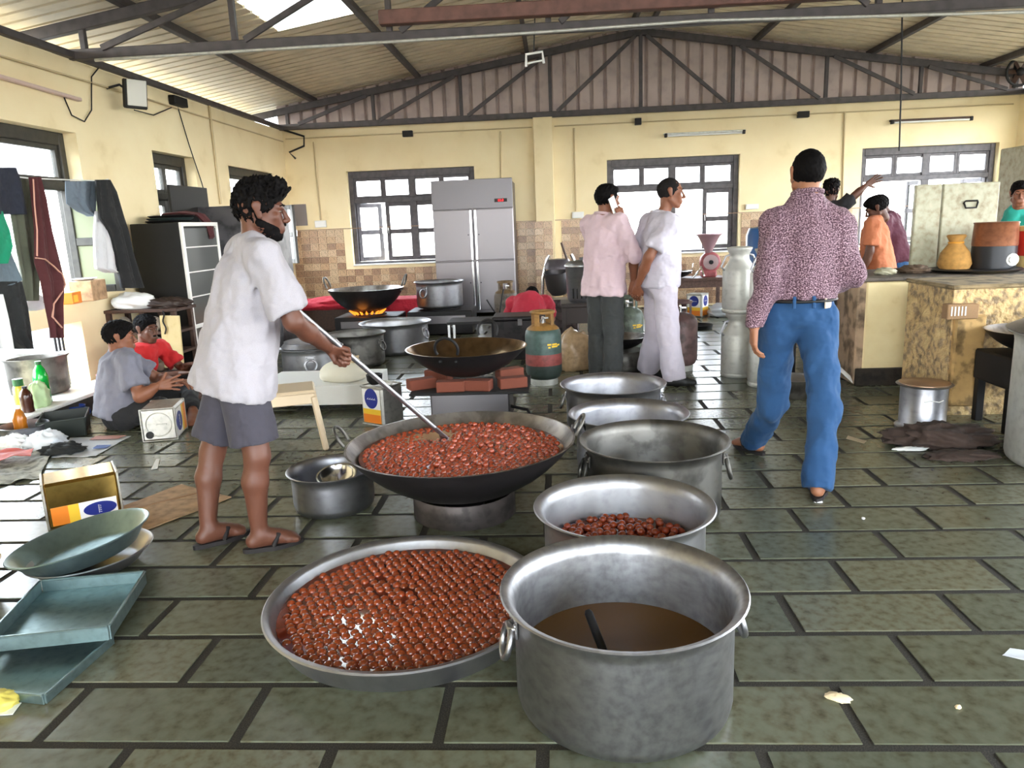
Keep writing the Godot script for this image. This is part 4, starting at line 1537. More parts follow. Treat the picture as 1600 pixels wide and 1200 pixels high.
func bottle(label: String, at: Vector3, r: float, h: float, m: Material, lid: Material, called := "bottle") -> void:
	var b := thing(called, label, "bottle", at)
	part(b, "flask", MB.new().lathe([Vector2(0, 0), Vector2(r * 0.85, 0), Vector2(r, h * 0.03), Vector2(r * 0.93, h * 0.2), Vector2(r, h * 0.36), Vector2(r * 0.95, h * 0.5), Vector2(r, h * 0.62), Vector2(r * 0.72, h * 0.8), Vector2(r * 0.34, h * 0.91), Vector2(r * 0.34, h * 0.95), Vector2(0, h * 0.95)], 28), m)
	part(b, "cap", MB.new().lathe([Vector2(r * 0.4, h * 0.92), Vector2(r * 0.4, h), Vector2(0, h)], 20), lid)

func jar(label: String, at: Vector3, r: float, h: float, m: Material, lid: Material) -> void:
	var b := thing("jar", label, "jar", at)
	part(b, "glass_body", MB.new().lathe([Vector2(0, 0), Vector2(r * 0.92, 0), Vector2(r, h * 0.08), Vector2(r, h * 0.68), Vector2(r * 0.75, h * 0.8), Vector2(0, h * 0.8)], 28), m)
	part(b, "lid", MB.new().lathe([Vector2(r * 0.8, h * 0.78), Vector2(r * 0.8, h), Vector2(0, h)], 24), lid)

func build_left() -> void:
	# ---- clothes on a line along the window
	single("clothes_line", MB.new().tube([Vector3(-4.1, 1.93, -4.7), Vector3(-4.08, 1.9, -5.8), Vector3(-4.08, 1.93, -6.75), Vector3(-4.28, 1.98, -7.2)], 0.005, 6), M.white, "thin cord strung along the left wall carrying clothes", "cord")
	hung("jacket", "navy blue jacket hanging at the left edge before the window", "jacket", -3.98, [[262, -60, 24], [285, -65, 34], [310, -65, 40], [335, -60, 44]], cloth("navy", Color(0.11, 0.13, 0.19)), 0.09, 2.5, 0.02)
	hung("shirt", "bright green shirt hanging at the far left edge", "shirt", -3.95, [[330, -60, 4], [360, -62, 14], [385, -60, 16], [412, -60, 6]], cloth("green", Color(0.05, 0.55, 0.4)), 0.06, 2.0, 0.02)
	hung("shirt", "grey-blue shirt hanging below the green shirt", "shirt", -3.99, [[380, -60, 12], [410, -60, 22], [438, -60, 31], [446, -60, 12]], cloth("greyblue", Color(0.4, 0.46, 0.5)), 0.05, 2.0, 0.02)
	hung("trousers", "olive-grey trousers hanging beside the maroon towel", "trousers", -4.02, [[280, 16, 50], [320, 14, 52], [380, 24, 58], [430, 34, 62], [470, 38, 58]], cloth("olive", Color(0.36, 0.37, 0.31)), 0.05, 2.5, 0.015)
	hung("trousers", "dark charcoal trousers hanging lowest at the left edge", "trousers", -4.0, [[440, -40, 34], [480, -40, 44], [520, -20, 50], [545, 22, 52]], cloth("charcoal", Color(0.1, 0.11, 0.11)), 0.07, 2.5, 0.015)
	hung("cloth", "pale grey cloth hanging below the dark trousers at the left", "cloth", -3.96, [[460, -40, 2], [500, -40, 12], [545, -40, 22]], M.white, 0.04, 2.0, 0.02)
	var tw := hung("towel", "long maroon towel with a pale border hanging by the window", "towel", -3.9, [[277, 48, 62], [310, 52, 72], [360, 57, 82], [410, 57, 96], [440, 66, 104], [480, 72, 101], [528, 80, 98]], cloth("maroon", Color(0.3, 0.11, 0.12)), 0.04, 2.0, 0.022)
	var bd := []
	for q in [[56, 403], [70, 405], [84, 416], [98, 430], [102, 445], [96, 458], [84, 475], [82, 495], [97, 512]]:
		bd.append(gx(q[0], q[1], -3.862) - tw.position)
	part(tw, "border_stripe", MB.new().tube(bd, 0.009, 6, false, 0.5), mat("border", Color(0.8, 0.6, 0.52), 0.8))
	bd = []
	for q in [[52, 280], [54, 320], [58, 360], [58, 400]]:
		bd.append(gx(q[0], q[1], -3.865) - tw.position)
	part(tw, "edge_stripe", MB.new().tube(bd, 0.008, 6, false, 0.5), M.border)
	hung("jeans", "faded grey-blue denim folded over the open casement", "jeans", -4.05, [[283, 103, 152], [300, 104, 151], [318, 106, 150], [330, 122, 149], [338, 140, 149]], cloth("denim_grey", Color(0.42, 0.47, 0.52)), 0.05, 3.0, 0.012)
	hung("shirt", "white shirt hanging under black trousers beside the cabinet", "shirt", -3.98, [[330, 149, 176], [370, 147, 184], [410, 149, 191], [420, 151, 190], [426, 168, 189]], cloth("white_cloth", Color(0.82, 0.82, 0.83)), 0.06, 3.5, 0.014)
	hung("trousers", "long black trousers hanging beside the dark cabinet", "trousers", -3.93, [[281, 150, 170], [300, 151, 181], [340, 155, 193], [360, 170, 199], [400, 182, 208], [450, 192, 224]], cloth("black_cloth", Color(0.075, 0.08, 0.085)), 0.06, 2.0, 0.014)
	# ---- sill and what stands on it
	single("box", MB.new().box(Vector3(0, 0.09, 0), Vector3(0.2, 0.18, 0.26), 0.006), M.cardboard, "brown cardboard carton on the sill below the casement", "box", Vector3(-4.2, 0.88, -6.5), 0.1)
	var fb := thing("food_box", "orange and yellow printed food box on the window sill", "box", Vector3(-4.17, 0.88, -6.2), 0.15)
	part(fb, "carton", MB.new().box(Vector3(0, 0.05, 0), Vector3(0.1, 0.1, 0.16), 0.004), M.orange_print)
	part(fb, "yellow_panel", MB.new().box(Vector3(0.051, 0.045, 0.03), Vector3(0.002, 0.06, 0.08)), M.yellow_print)
	lathed("plate", "white plate with a green rim on top of the carton", "plate", Vector3(-4.2, 1.06, -6.47), [Vector2(0, 0), Vector2(0.06, 0.002), Vector2(0.1, 0.016), Vector2(0.1, 0.02), Vector2(0.058, 0.006), Vector2(0, 0.005)], M.white)
	single("plastic_bag", lump(Vector3(0.08, 0.09, 0.1), 0.35, 0.2, 3), M.plastic_bag, "crumpled white plastic bag on the sill left of the towel", "bag", Vector3(-4.17, 0.88, -5.7))
	single("box", MB.new().box(Vector3(0, 0.08, 0), Vector3(0.16, 0.16, 0.14), 0.005), mat("salmon", Color(0.78, 0.55, 0.43), 0.7), "salmon-pink carton on the sill near the left edge", "box", Vector3(-4.2, 0.88, -5.45), -0.2)
	# ---- low plinth and pots in the opening
	var pl := thing("plinth", "low dark plinth with a white marble top below the window", "plinth", Vector3(-4.1, 0, -5.8))
	part(pl, "base", MB.new().box(Vector3(0, 0.06, 0), Vector3(0.33, 0.12, 1.5), 0.006), mat("plinth_dark", Color(0.24, 0.24, 0.21), 0.7, 0, "mottle", 2.0))
	part(pl, "top_slab", MB.new().box(Vector3(0.0, 0.135, 0), Vector3(0.345, 0.03, 1.52), 0.005), M.white_print)
	var bars := thing("window_bars", "three dark upright bars in the low opening below the sill", "bars", Vector3(XL - 0.1, 0.15, -6.3))
	for k in 3:
		part(bars, "bar", MB.new().tube([Vector3(0, 0, k * 0.05), Vector3(0, 0.55, k * 0.05)], 0.01, 8), M.iron)
	var tb := thing("tub", "large pale aluminium tub behind the green bottle", "tub", Vector3(-4.4, 0.155, -5.95))
	part(tb, "vessel", MB.new().lathe([Vector2(0, 0), Vector2(0.2, 0), Vector2(0.22, 0.02), Vector2(0.23, 0.29), Vector2(0.25, 0.31), Vector2(0.25, 0.32), Vector2(0.22, 0.3), Vector2(0.21, 0.03), Vector2(0, 0.01)], 48), M.alu_dull)
	bottle("clear green plastic bottle standing on the marble ledge", Vector3(-4.1, 0.15, -5.56), 0.056, 0.34, mat("green_pet", Color(0.03, 0.62, 0.22), 0.12), mat("green_cap", Color(0.02, 0.3, 0.1), 0.4))
	jar("jar of yellow pickle with a green lid on the ledge", Vector3(-4.14, 0.15, -5.36), 0.045, 0.24, mat("pickle", Color(0.72, 0.66, 0.2), 0.25), M.green_cap)
	single("plastic_bag", lump(Vector3(0.07, 0.13, 0.09), 0.25, 0.2, 8), mat("bag_pale", Color(0.72, 0.82, 0.62), 0.35), "pale plastic bag slumped against the green bottle", "bag", Vector3(-4.05, 0.15, -5.44))
	bottle("brown glass bottle standing on the ledge near the left edge", Vector3(-4.02, 0.15, -5.26), 0.045, 0.2, mat("brown_glass", Color(0.22, 0.1, 0.05), 0.2), M.black)
	bottle("amber oil bottle with white cap at the left edge", Vector3(-3.9, 0.0, -5.0), 0.045, 0.26, mat("amber", Color(0.65, 0.38, 0.07), 0.2), M.white)
	var cup := thing("cup", "white mug with a pink rim on the marble ledge", "mug", Vector3(-4.08, 0.15, -6.32))
	part(cup, "vessel", MB.new().lathe([Vector2(0, 0), Vector2(0.035, 0), Vector2(0.055, 0.03), Vector2(0.05, 0.075), Vector2(0.048, 0.075), Vector2(0.05, 0.03), Vector2(0, 0.008)], 28), M.white)
	part(cup, "rim", MB.new().ring(Vector3(0, 0.078, 0), Vector3.UP, 0.049, 0.005, 28, 6), mat("pink", Color(0.8, 0.4, 0.42), 0.4))
	var mug := thing("mug", "blue plastic mug on the floor beside the sitting man", "mug", gf(122, 652))
	part(mug, "vessel", MB.new().lathe([Vector2(0, 0), Vector2(0.055, 0), Vector2(0.068, 0.1), Vector2(0.064, 0.1), Vector2(0.052, 0.006), Vector2(0, 0.006)], 28), mat("blue_plastic", Color(0.03, 0.2, 0.5), 0.35))
	part(mug, "handle", MB.new().ring(Vector3(0.08, 0.05, 0), Vector3.BACK, 0.03, 0.007, 20, 6), M.blue_plastic)
	cookpot("steel bowl full of plastic bags on the floor at left", gf(42, 690), 0.16, 0.13, M.alu_bright, [], 0.15, 0.1, "", "steel_bowl")
	single("plastic_bag", lump(Vector3(0.13, 0.08, 0.12), 0.4, 0.2, 12), M.plastic_bag, "crumpled clear plastic bag between the steel bowl and crate", "bag", gf(74, 700))
	var cr := thing("crate", "dark green plastic crate on the floor by the sitter", "crate", gf(104, 676), 0.5)
	part(cr, "bottom", MB.new().box(Vector3(0, 0.01, 0), Vector3(0.28, 0.02, 0.36), 0.004), mat("crate", Color(0.1, 0.13, 0.11), 0.6))
	for s in [-1, 1]:
		part(cr, "side", MB.new().box(Vector3(s * 0.145, 0.07, 0), Vector3(0.012, 0.14, 0.38), 0.004, Basis(Vector3.BACK, -s * 0.15)), M.crate)
		part(cr, "end", MB.new().box(Vector3(0, 0.07, s * 0.185), Vector3(0.3, 0.14, 0.012), 0.004, Basis(Vector3.RIGHT, s * 0.15)), M.crate)
	single("plastic_bag", lump(Vector3(0.1, 0.07, 0.09), 0.45, 0.25, 15), M.white, "small white crumpled bag on the floor at the left", "bag", gf(45, 690) + Vector3(0.05, 0, 0.2))
	single("cloth", lump(Vector3(0.14, 0.045, 0.09), 0.5, 0.25, 16), M.charcoal, "small dark cloth heap in front of the crate", "cloth", gf(100, 708))
	single("newspaper", sheet_mb(gf(-40, 768), gf(62, 748), gf(86, 700), gf(-20, 706), 0.05, 0.25, 2), mat("newsprint", Color(0.72, 0.72, 0.68), 0.8, 0, "grime", 2.5), "crumpled newspaper on the floor at the left edge", "newspaper")
	single("paper", sheet_mb(gf(-40, 738), gf(50, 725), gf(56, 715), gf(-30, 716), 0.04, 0.3, 5).move(Transform3D(Basis(), Vector3(0, 0.05, 0))), mat("red_paper", Color(0.7, 0.25, 0.18), 0.7), "red printed paper on top of the crumpled newspaper", "paper")
	var ps := thing("poster", "colourful printed sheet lying flat behind the newspaper", "poster", gf(140, 700))
	part(ps, "sheet", sheet_mb(gf(80, 716), gf(150, 714), gf(205, 682), gf(110, 686), 0.012, 0.2, 7).move(Transform3D(Basis(), -ps.position)), mat("sheet_paper", Color(0.72, 0.73, 0.75), 0.6, 0, "plaster", 2.0))
	part(ps, "pink_field", sheet_mb(gf(140, 690), gf(185, 688), gf(198, 683), gf(150, 684), 0.005, 0.2, 8, 0.002, 4).move(Transform3D(Basis(), Vector3(0, 0.012, 0) - ps.position)), mat("faded_pink", Color(0.7, 0.5, 0.45), 0.6))
	part(ps, "blue_field", sheet_mb(gf(145, 704), gf(166, 703), gf(175, 698), gf(152, 699), 0.005, 0.2, 8, 0.002, 4).move(Transform3D(Basis(), Vector3(0, 0.012, 0) - ps.position)), mat("faded_blue", Color(0.25, 0.35, 0.6), 0.6))
	# ---- wooden rack and cabinets along the left wall
	var rk := thing("rack", "low wooden rack with packets and a hanging cream door", "rack", Vector3(-3.92, 0, -7.0))
	var wd: Material = M.wood_dark
	for x in [-0.34, 0.0, 0.3]:
		part(rk, "post", MB.new().box(Vector3(x, 0.36, 0.16), Vector3(0.045, 0.72, 0.045), 0.004), wd)
		part(rk, "post", MB.new().box(Vector3(x, 0.36, -0.16), Vector3(0.045, 0.72, 0.045), 0.004), wd)
	for y in [0.12, 0.32, 0.52]:
		part(rk, "shelf", MB.new().box(Vector3(-0.02, y, 0), Vector3(0.68, 0.025, 0.36), 0.003), wd)
	part(rk, "top", MB.new().box(Vector3(-0.02, 0.735, 0), Vector3(0.74, 0.03, 0.4), 0.004), wd)
	var dr := part(rk, "door", MB.new().box(Vector3(0.29, 0.44, 0.24), Vector3(0.19, 0.5, 0.02), 0.004, Basis(Vector3.BACK, -0.04)), mat("cream_door", Color(0.82, 0.75, 0.55), 0.6, 0, "plaster", 2.0))
	var ch := []
	for k in 14:
		ch.append(Vector3(0.25 + 0.01 * sin(k * 0.8), 0.74 - k * 0.017, 0.262))
	part(dr, "chain", MB.new().tube(ch, 0.007, 6), M.iron)
	var names := ["upper", "middle", "lower"]
	for i in 3:
		for j in 4:
			var q := rng.randf_range(-0.02, 0.02)
			single("packet", lump(Vector3(0.07, 0.085, 0.07), 0.25, 0.2, 30 + i * 4 + j, 18, 10), mat("packet%d%d" % [i, j], Color(0.72 + q, 0.68 + q, 0.62 + q), 0.5), "white packet on the %s shelf of the rack, %s" % [names[2 - i], ["leftmost", "second from the left", "second from the right", "rightmost"][j]], "packet", Vector3(-4.18 + 0.15 * j, [0.135, 0.335, 0.535][i], -6.95), 0.0, "packets in the wooden rack")
	single("plastic_bag", lump(Vector3(0.2, 0.1, 0.14), 0.3, 0.2, 51), M.white, "full white plastic bag lying on the wooden rack", "bag", Vector3(-4.06, 0.75, -6.96))
	single("rags", lump(Vector3(0.2, 0.06, 0.13), 0.5, 0.3, 52), mat("rack_top_dark", Color(0.2, 0.14, 0.11), 0.5), "dark heap of rags on the right of the rack top", "rags", Vector3(-3.72, 0.75, -6.97))
	var cb := thing("display_cabinet", "tall black cabinet with white-framed glass front by the wall", "cabinet", Vector3(-3.94, 0, -7.76))
	part(cb, "body", MB.new().box(Vector3(-0.03, 0.775, 0), Vector3(0.5, 1.55, 0.82), 0.006), mat("cabinet_black", Color(0.055, 0.05, 0.05), 0.55, 0, "mottle", 1.5))
	var gf2 := MB.new()
	for q in [[0.775, -0.39, 1.55, 0.04], [0.775, 0.39, 1.55, 0.04]]:
		gf2.box(Vector3(0.235, q[0], q[1]), Vector3(0.03, q[2], q[3]), 0.004)
	for y in [0.03, 0.5, 1.53]:
		gf2.box(Vector3(0.235, y, 0), Vector3(0.03, 0.04, 0.74), 0.004)
	var fr := part(cb, "front_frame", gf2, M.white_print)
	part(fr, "glass_pane", MB.new().box(Vector3(0.232, 1.0, 0), Vector3(0.006, 0.98, 0.74)), mat("cab_glass", Color(0.3, 0.31, 0.3), 0.3))
	part(fr, "glass_pane", MB.new().box(Vector3(0.232, 0.26, 0), Vector3(0.006, 0.42, 0.74)), M.cab_glass)
	for y in [0.8, 1.05, 1.3]:
		part(cb, "shelf_edge", MB.new().box(Vector3(0.238, y, 0), Vector3(0.006, 0.012, 0.72)), M.white_print)
	for k in 3:
		lathed("baking_tray", "dark metal tray %s of the pile on the black cabinet" % ["at the bottom", "in the middle", "at the top"][k], "tray", Vector3(-3.98, 1.552 + 0.026 * k, -7.68 - 0.03 * k), [Vector2(0, 0), Vector2(0.2, 0), Vector2(0.23, 0.022), Vector2(0.225, 0.024), Vector2(0.195, 0.004), Vector2(0, 0.004)], M.zinc if k == 1 else M.iron)
	single("cloth", cloth_mb([[Vector3(-0.2, 0.09, -0.12), Vector3(-0.2, 0.09, 0.12)], [Vector3(0.0, 0.1, -0.1), Vector3(0.0, 0.1, 0.1)], [Vector3(0.17, 0.07, -0.09), Vector3(0.17, 0.07, 0.09)], [Vector3(0.25, -0.03, -0.08), Vector3(0.25, -0.03, 0.08)], [Vector3(0.27, -0.17, -0.05), Vector3(0.27, -0.17, 0.07)]], Vector3(0.5, 0.85, 0).normalized(), 0.03, 2.0, 0.008), M.maroon, "maroon cloth hanging over the top of the black cabinet", "cloth", Vector3(-3.96, 1.56, -8.0))
	single("board", MB.new().box(Vector3.ZERO, Vector3(0.03, 0.42, 0.9), 0.004), mat("board_black", Color(0.03, 0.032, 0.028), 0.6), "black board standing in the middle window of the left wall", "board", Vector3(-4.16, 1.76, -8.55))
	var fz := thing("steel_cabinet", "dull grey steel cabinet standing behind the stirring man", "cabinet", Vector3(-3.76, 0, -9.0))
	part(fz, "body", MB.new().box(Vector3(0, 0.87, 0), Vector3(0.92, 1.74, 0.6), 0.01), mat("grey_steel", Color(0.36, 0.35, 0.36), 0.45, 0.3, "grime", 0.9))
	part(fz, "door", MB.new().box(Vector3(0.465, 0.87, 0), Vector3(0.02, 1.66, 0.56), 0.004), M.grey_steel)
	part(fz, "handle", MB.new().tube([Vector3(0.48, 0.8, 0.2), Vector3(0.51, 0.83, 0.2), Vector3(0.51, 1.0, 0.2), Vector3(0.48, 1.03, 0.2)], 0.009, 8), M.chrome)
	# ---- tins, bowls and trays on the floor in front
	var lay := Basis(Vector3.UP, 0.25) * Basis(Vector3.RIGHT, PI / 2)
	tin_can("tin", "silver tin lying on its side beside the sitting man", gf(240, 660, 0.12) + Vector3(0.0, 0.0, -0.22), lay, 0.235, 0.3, false, true, 0.8, 0.0, [3])
	tin_can("tin", "gold and silver tin lying on its side at the left edge", Vector3(-2.62, 0.118, -3.42), Basis(Vector3.UP, 2.2) * Basis(Vector3.RIGHT, PI / 2) * Basis(Vector3.UP, 0.0), 0.235, 0.34, true, false, 0.4, 0.055, [1])
	var bcol: Material = M.zinc
	var basin := func(label: String, at: Vector3, R: float, h: float, tilt: Vector3, m: Material):
		var b := thing("basin", label, "basin", at)
		b.rotation = tilt
		part(b, "vessel", MB.new().lathe([Vector2(0, 0), Vector2(R * 0.7, 0), Vector2(R * 0.76, 0.008), Vector2(R * 0.95, h * 0.9), Vector2(R, h - 0.004), Vector2(R + 0.004, h), Vector2(R, h + 0.004), Vector2(R * 0.93, h * 0.95), Vector2(R * 0.74, 0.014), Vector2(R * 0.68, 0.006), Vector2(0, 0.006)], 56), m)
	basin.call("lower wide steel basin on the floor under the ribbed one", Vector3(-2.05, 0.012, -2.9), 0.25, 0.07, Vector3(0.0, 0, 0.05), M.alu)
	basin.call("upper galvanised basin tilted on top of another basin", Vector3(-2.06, 0.075, -2.88), 0.28, 0.085, Vector3(0.02, 0, 0.17), M.zinc)
	basin.call("steel bowl cut off by the left edge beside the gold tin", Vector3(-2.47, 0.0, -2.66), 0.16, 0.13, Vector3(0, 0, 0), M.alu_bright)
	var tray := func(label: String, p: Array, h: float, tilt_y: float):
		var c: Vector3 = (p[0] + p[1] + p[2] + p[3]) / 4
		var t := thing("baking_tray", label, "tray", c)
		part(t, "bottom", MB.new().extrude(PackedVector2Array([Vector2(p[0].x - c.x, p[0].z - c.z), Vector2(p[1].x - c.x, p[1].z - c.z), Vector2(p[2].x - c.x, p[2].z - c.z), Vector2(p[3].x - c.x, p[3].z - c.z)]), 0.0, 0.004).move(Transform3D(Basis(Vector3(1, 0, 0), Vector3(0, 0, 1), Vector3(0, 1, 0)), Vector3.ZERO)), M.zinc)
		for k in 4:
			var a: Vector3 = p[k] - c
			var b: Vector3 = p[(k + 1) % 4] - c
			var outw := ((a + b) / 2).normalized() * 0.012
			var m := MB.new()
			m.bar(a + outw * 0.3 + Vector3(0, h / 2, 0), b + outw * 0.3 + Vector3(0, h / 2, 0), 0.005, h, 0.001)
			m.bar(a + outw * 0.3 + Vector3(0, h, 0), b + outw * 0.3 + Vector3(0, h, 0), 0.011, 0.009, 0.003)
			part(t, "side", m, M.zinc)
		t.rotation.x = tilt_y
	tray.call("rectangular galvanised tray lying level on top of another", [Vector3(-1.955, 0.04, -2.17), Vector3(-1.575, 0.04, -2.25), Vector3(-1.70, 0.04, -2.70), Vector3(-2.08, 0.04, -2.62)], 0.05, -0.04)
	tray.call("floury galvanised tray partly under the upper tray", [Vector3(-2.0, 0.002, -2.02), Vector3(-1.615, 0.002, -1.96), Vector3(-1.60, 0.002, -2.3), Vector3(-1.98, 0.002, -2.36)], 0.03, 0.0)
	var cs := single("cardboard_sheet", sheet_mb(gf(132, 815), gf(212, 836), gf(362, 779), gf(284, 759), 0.008, 0.15, 22, 0.006), M.cardboard, "flattened brown cardboard lying on the floor behind the basins", "cardboard")
	part(cs, "crease", sheet_mb(gf(170, 807), gf(173, 808), gf(326, 769), gf(322, 768), 0.002, 0.15, 23, 0.004, 6).move(Transform3D(Basis(), Vector3(0, 0.0065, 0))), mat("cardboard_crease", Color(0.6, 0.46, 0.33), 0.85))
	single("lemon_wrapper", lump(Vector3(0.06, 0.03, 0.05), 0.3, 0.2, 61), mat("pale_yellow", Color(0.82, 0.76, 0.36), 0.5), "pale yellow lump on the floor at the lower left corner", "food scrap", gf(-2, 1104))
	single("wrapper", sheet_mb(gf(-15, 1120), gf(20, 1118), gf(34, 1100), gf(0, 1096), 0.006, 0.3, 62, 0.002, 6), M.plastic_bag, "thin plastic wrapper scrap beside the yellow lump", "wrapper")
	# ---- stool, low table, sack and standing tin behind the stirring man
	var so := thing("stool", "beige plastic stool behind the stirring man", "stool", Vector3(-1.78, 0, -4.72), 0.35)
	var bg := mat("beige_plastic", Color(0.80, 0.72, 0.6), 0.45)
	part(so, "seat", MB.new().box(Vector3(0, 0.385, 0), Vector3(0.33, 0.03, 0.33), 0.012), bg)
	var sk := MB.new()
	for s in [-1, 1]:
		sk.box(Vector3(s * 0.155, 0.345, 0), Vector3(0.014, 0.07, 0.31), 0.005, Basis(Vector3.BACK, s * 0.08))
		sk.box(Vector3(0, 0.345, s * 0.155), Vector3(0.31, 0.07, 0.014), 0.005, Basis(Vector3.RIGHT, -s * 0.08))
	part(so, "apron", sk, bg)
	for s in [[-1, -1], [1, -1], [-1, 1], [1, 1]]:
		part(so, "leg", MB.new().bar(Vector3(s[0] * 0.145, 0.36, s[1] * 0.145), Vector3(s[0] * 0.195, 0.0, s[1] * 0.195), 0.045, 0.04, 0.01), bg)
	var lt := thing("low_table", "low table under a white cloth behind the stool", "table", Vector3(-1.95, 0, -5.95))
	part(lt, "tabletop", MB.new().box(Vector3(0, 0.19, 0), Vector3(0.9, 0.03, 0.62), 0.005), M.wood_dark)
	for s in [[-1, -1], [1, -1], [-1, 1], [1, 1]]:
		part(lt, "leg", MB.new().box(Vector3(s[0] * 0.4, 0.0875, s[1] * 0.26), Vector3(0.04, 0.175, 0.04), 0.004), M.iron)
	var tc := MB.new()
	tc.box(Vector3(0, 0.211, 0), Vector3(0.94, 0.008, 0.66), 0.002)
	for s in [-1, 1]:
		tc.box(Vector3(s * 0.467, 0.135, 0), Vector3(0.006, 0.15, 0.66), 0.002)
		tc.box(Vector3(0, 0.135, s * 0.327), Vector3(0.94, 0.15, 0.006), 0.002)
	single("tablecloth", tc, M.white, "plain white cloth covering the low table", "tablecloth", Vector3(-1.95, 0, -5.95))
	var sc := thing("dough_bundle", "white cloth bundle knotted at the top on the low table", "bundle", Vector3(-1.74, 0.216, -5.86))
	part(sc, "bundle", lump(Vector3(0.2, 0.1, 0.18), 0.12, 0.1, 71), mat("muslin", Color(0.85, 0.83, 0.76), 0.8))
	part(sc, "knot", lump(Vector3(0.085, 0.045, 0.05), 0.5, 0.2, 72), mat("muslin_dirty", Color(0.76, 0.68, 0.56), 0.85), Vector3(0.05, 0.135, 0.0))
	tin_can("tin", "upright silver tin with blue and orange label behind the big wok", Vector3(-1.3, 0, -5.28), Basis(Vector3.UP, -0.55), 0.22, 0.29)
	single("scoop", MB.new().lathe([Vector2(0, 0), Vector2(0.03, 0.0), Vector2(0.055, 0.03), Vector2(0.06, 0.075), Vector2(0.055, 0.075), Vector2(0.03, 0.01), Vector2(0, 0.008)], 24), M.iron, "small black scoop on top of the upright tin", "scoop", Vector3(-1.34, 0.294, -5.26))
	# ---- pots along the back left
	cookpot("aluminium pot with a loop handle facing the camera, beside the stool", Vector3(-2.403, 0, -7.066), 0.31, 0.31, M.alu, [1.3], 0.285, 0.13)
	lathed("pot_lid", "aluminium lid resting on the pot nearest the low table", "lid", Vector3(-2.403, 0.313, -7.066), [Vector2(0, 0), Vector2(0.27, 0), Vector2(0.285, 0.008), Vector2(0.25, 0.05), Vector2(0.255, 0.058), Vector2(0.24, 0.06), Vector2(0, 0.05)], M.alu_bright, 48)
	cookpot("dull grey aluminium pot between two other pots at back left", Vector3(-2.13, 0, -7.72), 0.32, 0.34, M.alu_dull, [0.3], 0.29, 0.11)
	cookpot("widest aluminium pot on the floor before the burning stove", Vector3(-1.872, 0, -8.508), 0.42, 0.35, M.alu, [0.35], 0.375, 0.12)
	# ---- stoves at the back left
	var sv := func(label: String, at: Vector3, w: float, h: float, d: float):
		var t := thing("gas_stove", label, "stove", at)
		part(t, "frame", MB.new().box(Vector3(0, h * 0.5, 0), Vector3(w, h * 0.9, d), 0.01), M.iron)
		part(t, "front_panel", MB.new().box(Vector3(0, h * 0.62, d / 2 + 0.006), Vector3(w * 0.8, h * 0.3, 0.012), 0.003), M.inox)
		part(t, "pan_ring", MB.new().ring(Vector3(0, h - 0.01, 0), Vector3.UP, minf(w, d) * 0.34, 0.014, 28, 6), M.iron)
		for k in 2:
			part(t, "knob", MB.new().lathe([Vector2(0.024, 0), Vector2(0.02, 0.02), Vector2(0, 0.02)], 14).move(Transform3D(Basis(Vector3.RIGHT, PI / 2), Vector3((k - 0.5) * w * 0.4, h * 0.35, d / 2))), M.chrome)
	sv.call("black gas stove with a flame under the back wok", Vector3(-2.5, 0, -9.9), 0.84, 0.3, 0.6)
	wok("black wok with upright handles over a burning gas flame", Vector3(-2.54, 0.305, -9.9), 0.5, 0.33, M.wok_in, [PI, 0.0], 0.2, M.alu_dull, 70.0)
	var fm := mat("flame", Color(1.0, 0.6, 0.2), 0.9)
	fm.emission_enabled = true
	fm.emission = Color(1.0, 0.55, 0.16)
	fm.emission_energy_multiplier = 0.06
	var fl := MB.new()
	for k in 18:
		var a := TAU * k / 18.0
		fl.tube([Vector3(cos(a) * 0.17, 0, sin(a) * 0.17), Vector3(cos(a) * 0.2, 0.03, sin(a) * 0.2), Vector3(cos(a) * 0.25, 0.06, sin(a) * 0.25)], [0.012, 0.018, 0.003], 6)
	single("gas_flame", fl, fm, "orange ring of gas flame under the back wok", "flame", Vector3(-2.54, 0.29, -9.9))
	var om := OmniLight3D.new()
	om.name = "flame_light"
	om.position = Vector3(-2.54, 0.335, -9.6)
	om.light_color = Color(1.0, 0.6, 0.25)
	om.light_energy = 0.002
	om.light_size = 0.1
	om.omni_range = 25.0
	om.shadow_enabled = true
	add_child(om)
	sv.call("black gas stove carrying the pot before the steel fridge", Vector3(-1.53, 0, -9.95), 0.86, 0.34, 0.6)
	cookpot("aluminium pot standing on the stove in front of the fridge", Vector3(-1.56, 0.345, -9.98), 0.34, 0.35, M.alu_bright, [2.1, -0.9], 0.31, 0.13)
	var rc := thing("red_cloth", "crumpled pink-red cloth heaped on a bench behind the wok", "cloth", Vector3(-3.05, 0, -10.75))
	part(rc, "bench", MB.new().box(Vector3(0.3, 0.16, 0), Vector3(2.2, 0.32, 0.5), 0.01), M.wood_dark)
	var red := cloth("rose_red", Color(0.75, 0.12, 0.2))
	part(rc, "cloth_heap", lump(Vector3(0.75, 0.11, 0.3), 0.35, 0.25, 81, 48, 18), red, Vector3(-0.15, 0.3, 0.05))
	part(rc, "cloth_fold", cloth_mb([[Vector3(0.45, 0.42, 0.27), Vector3(1.3, 0.42, 0.27)], [Vector3(0.45, 0.3, 0.3), Vector3(1.3, 0.3, 0.3)], [Vector3(0.45, 0.12, 0.3), Vector3(1.3, 0.1, 0.3)]], Vector3.BACK, 0.03, 3.0, 0.012), red)
	part(rc, "cloth_top", MB.new().box(Vector3(0.87, 0.39, 0.0), Vector3(0.86, 0.07, 0.52), 0.02), red)
	var fs := thing("folding_stand", "low black iron stand on the floor behind the middle wok", "stand", Vector3(-0.93, 0, -8.2))
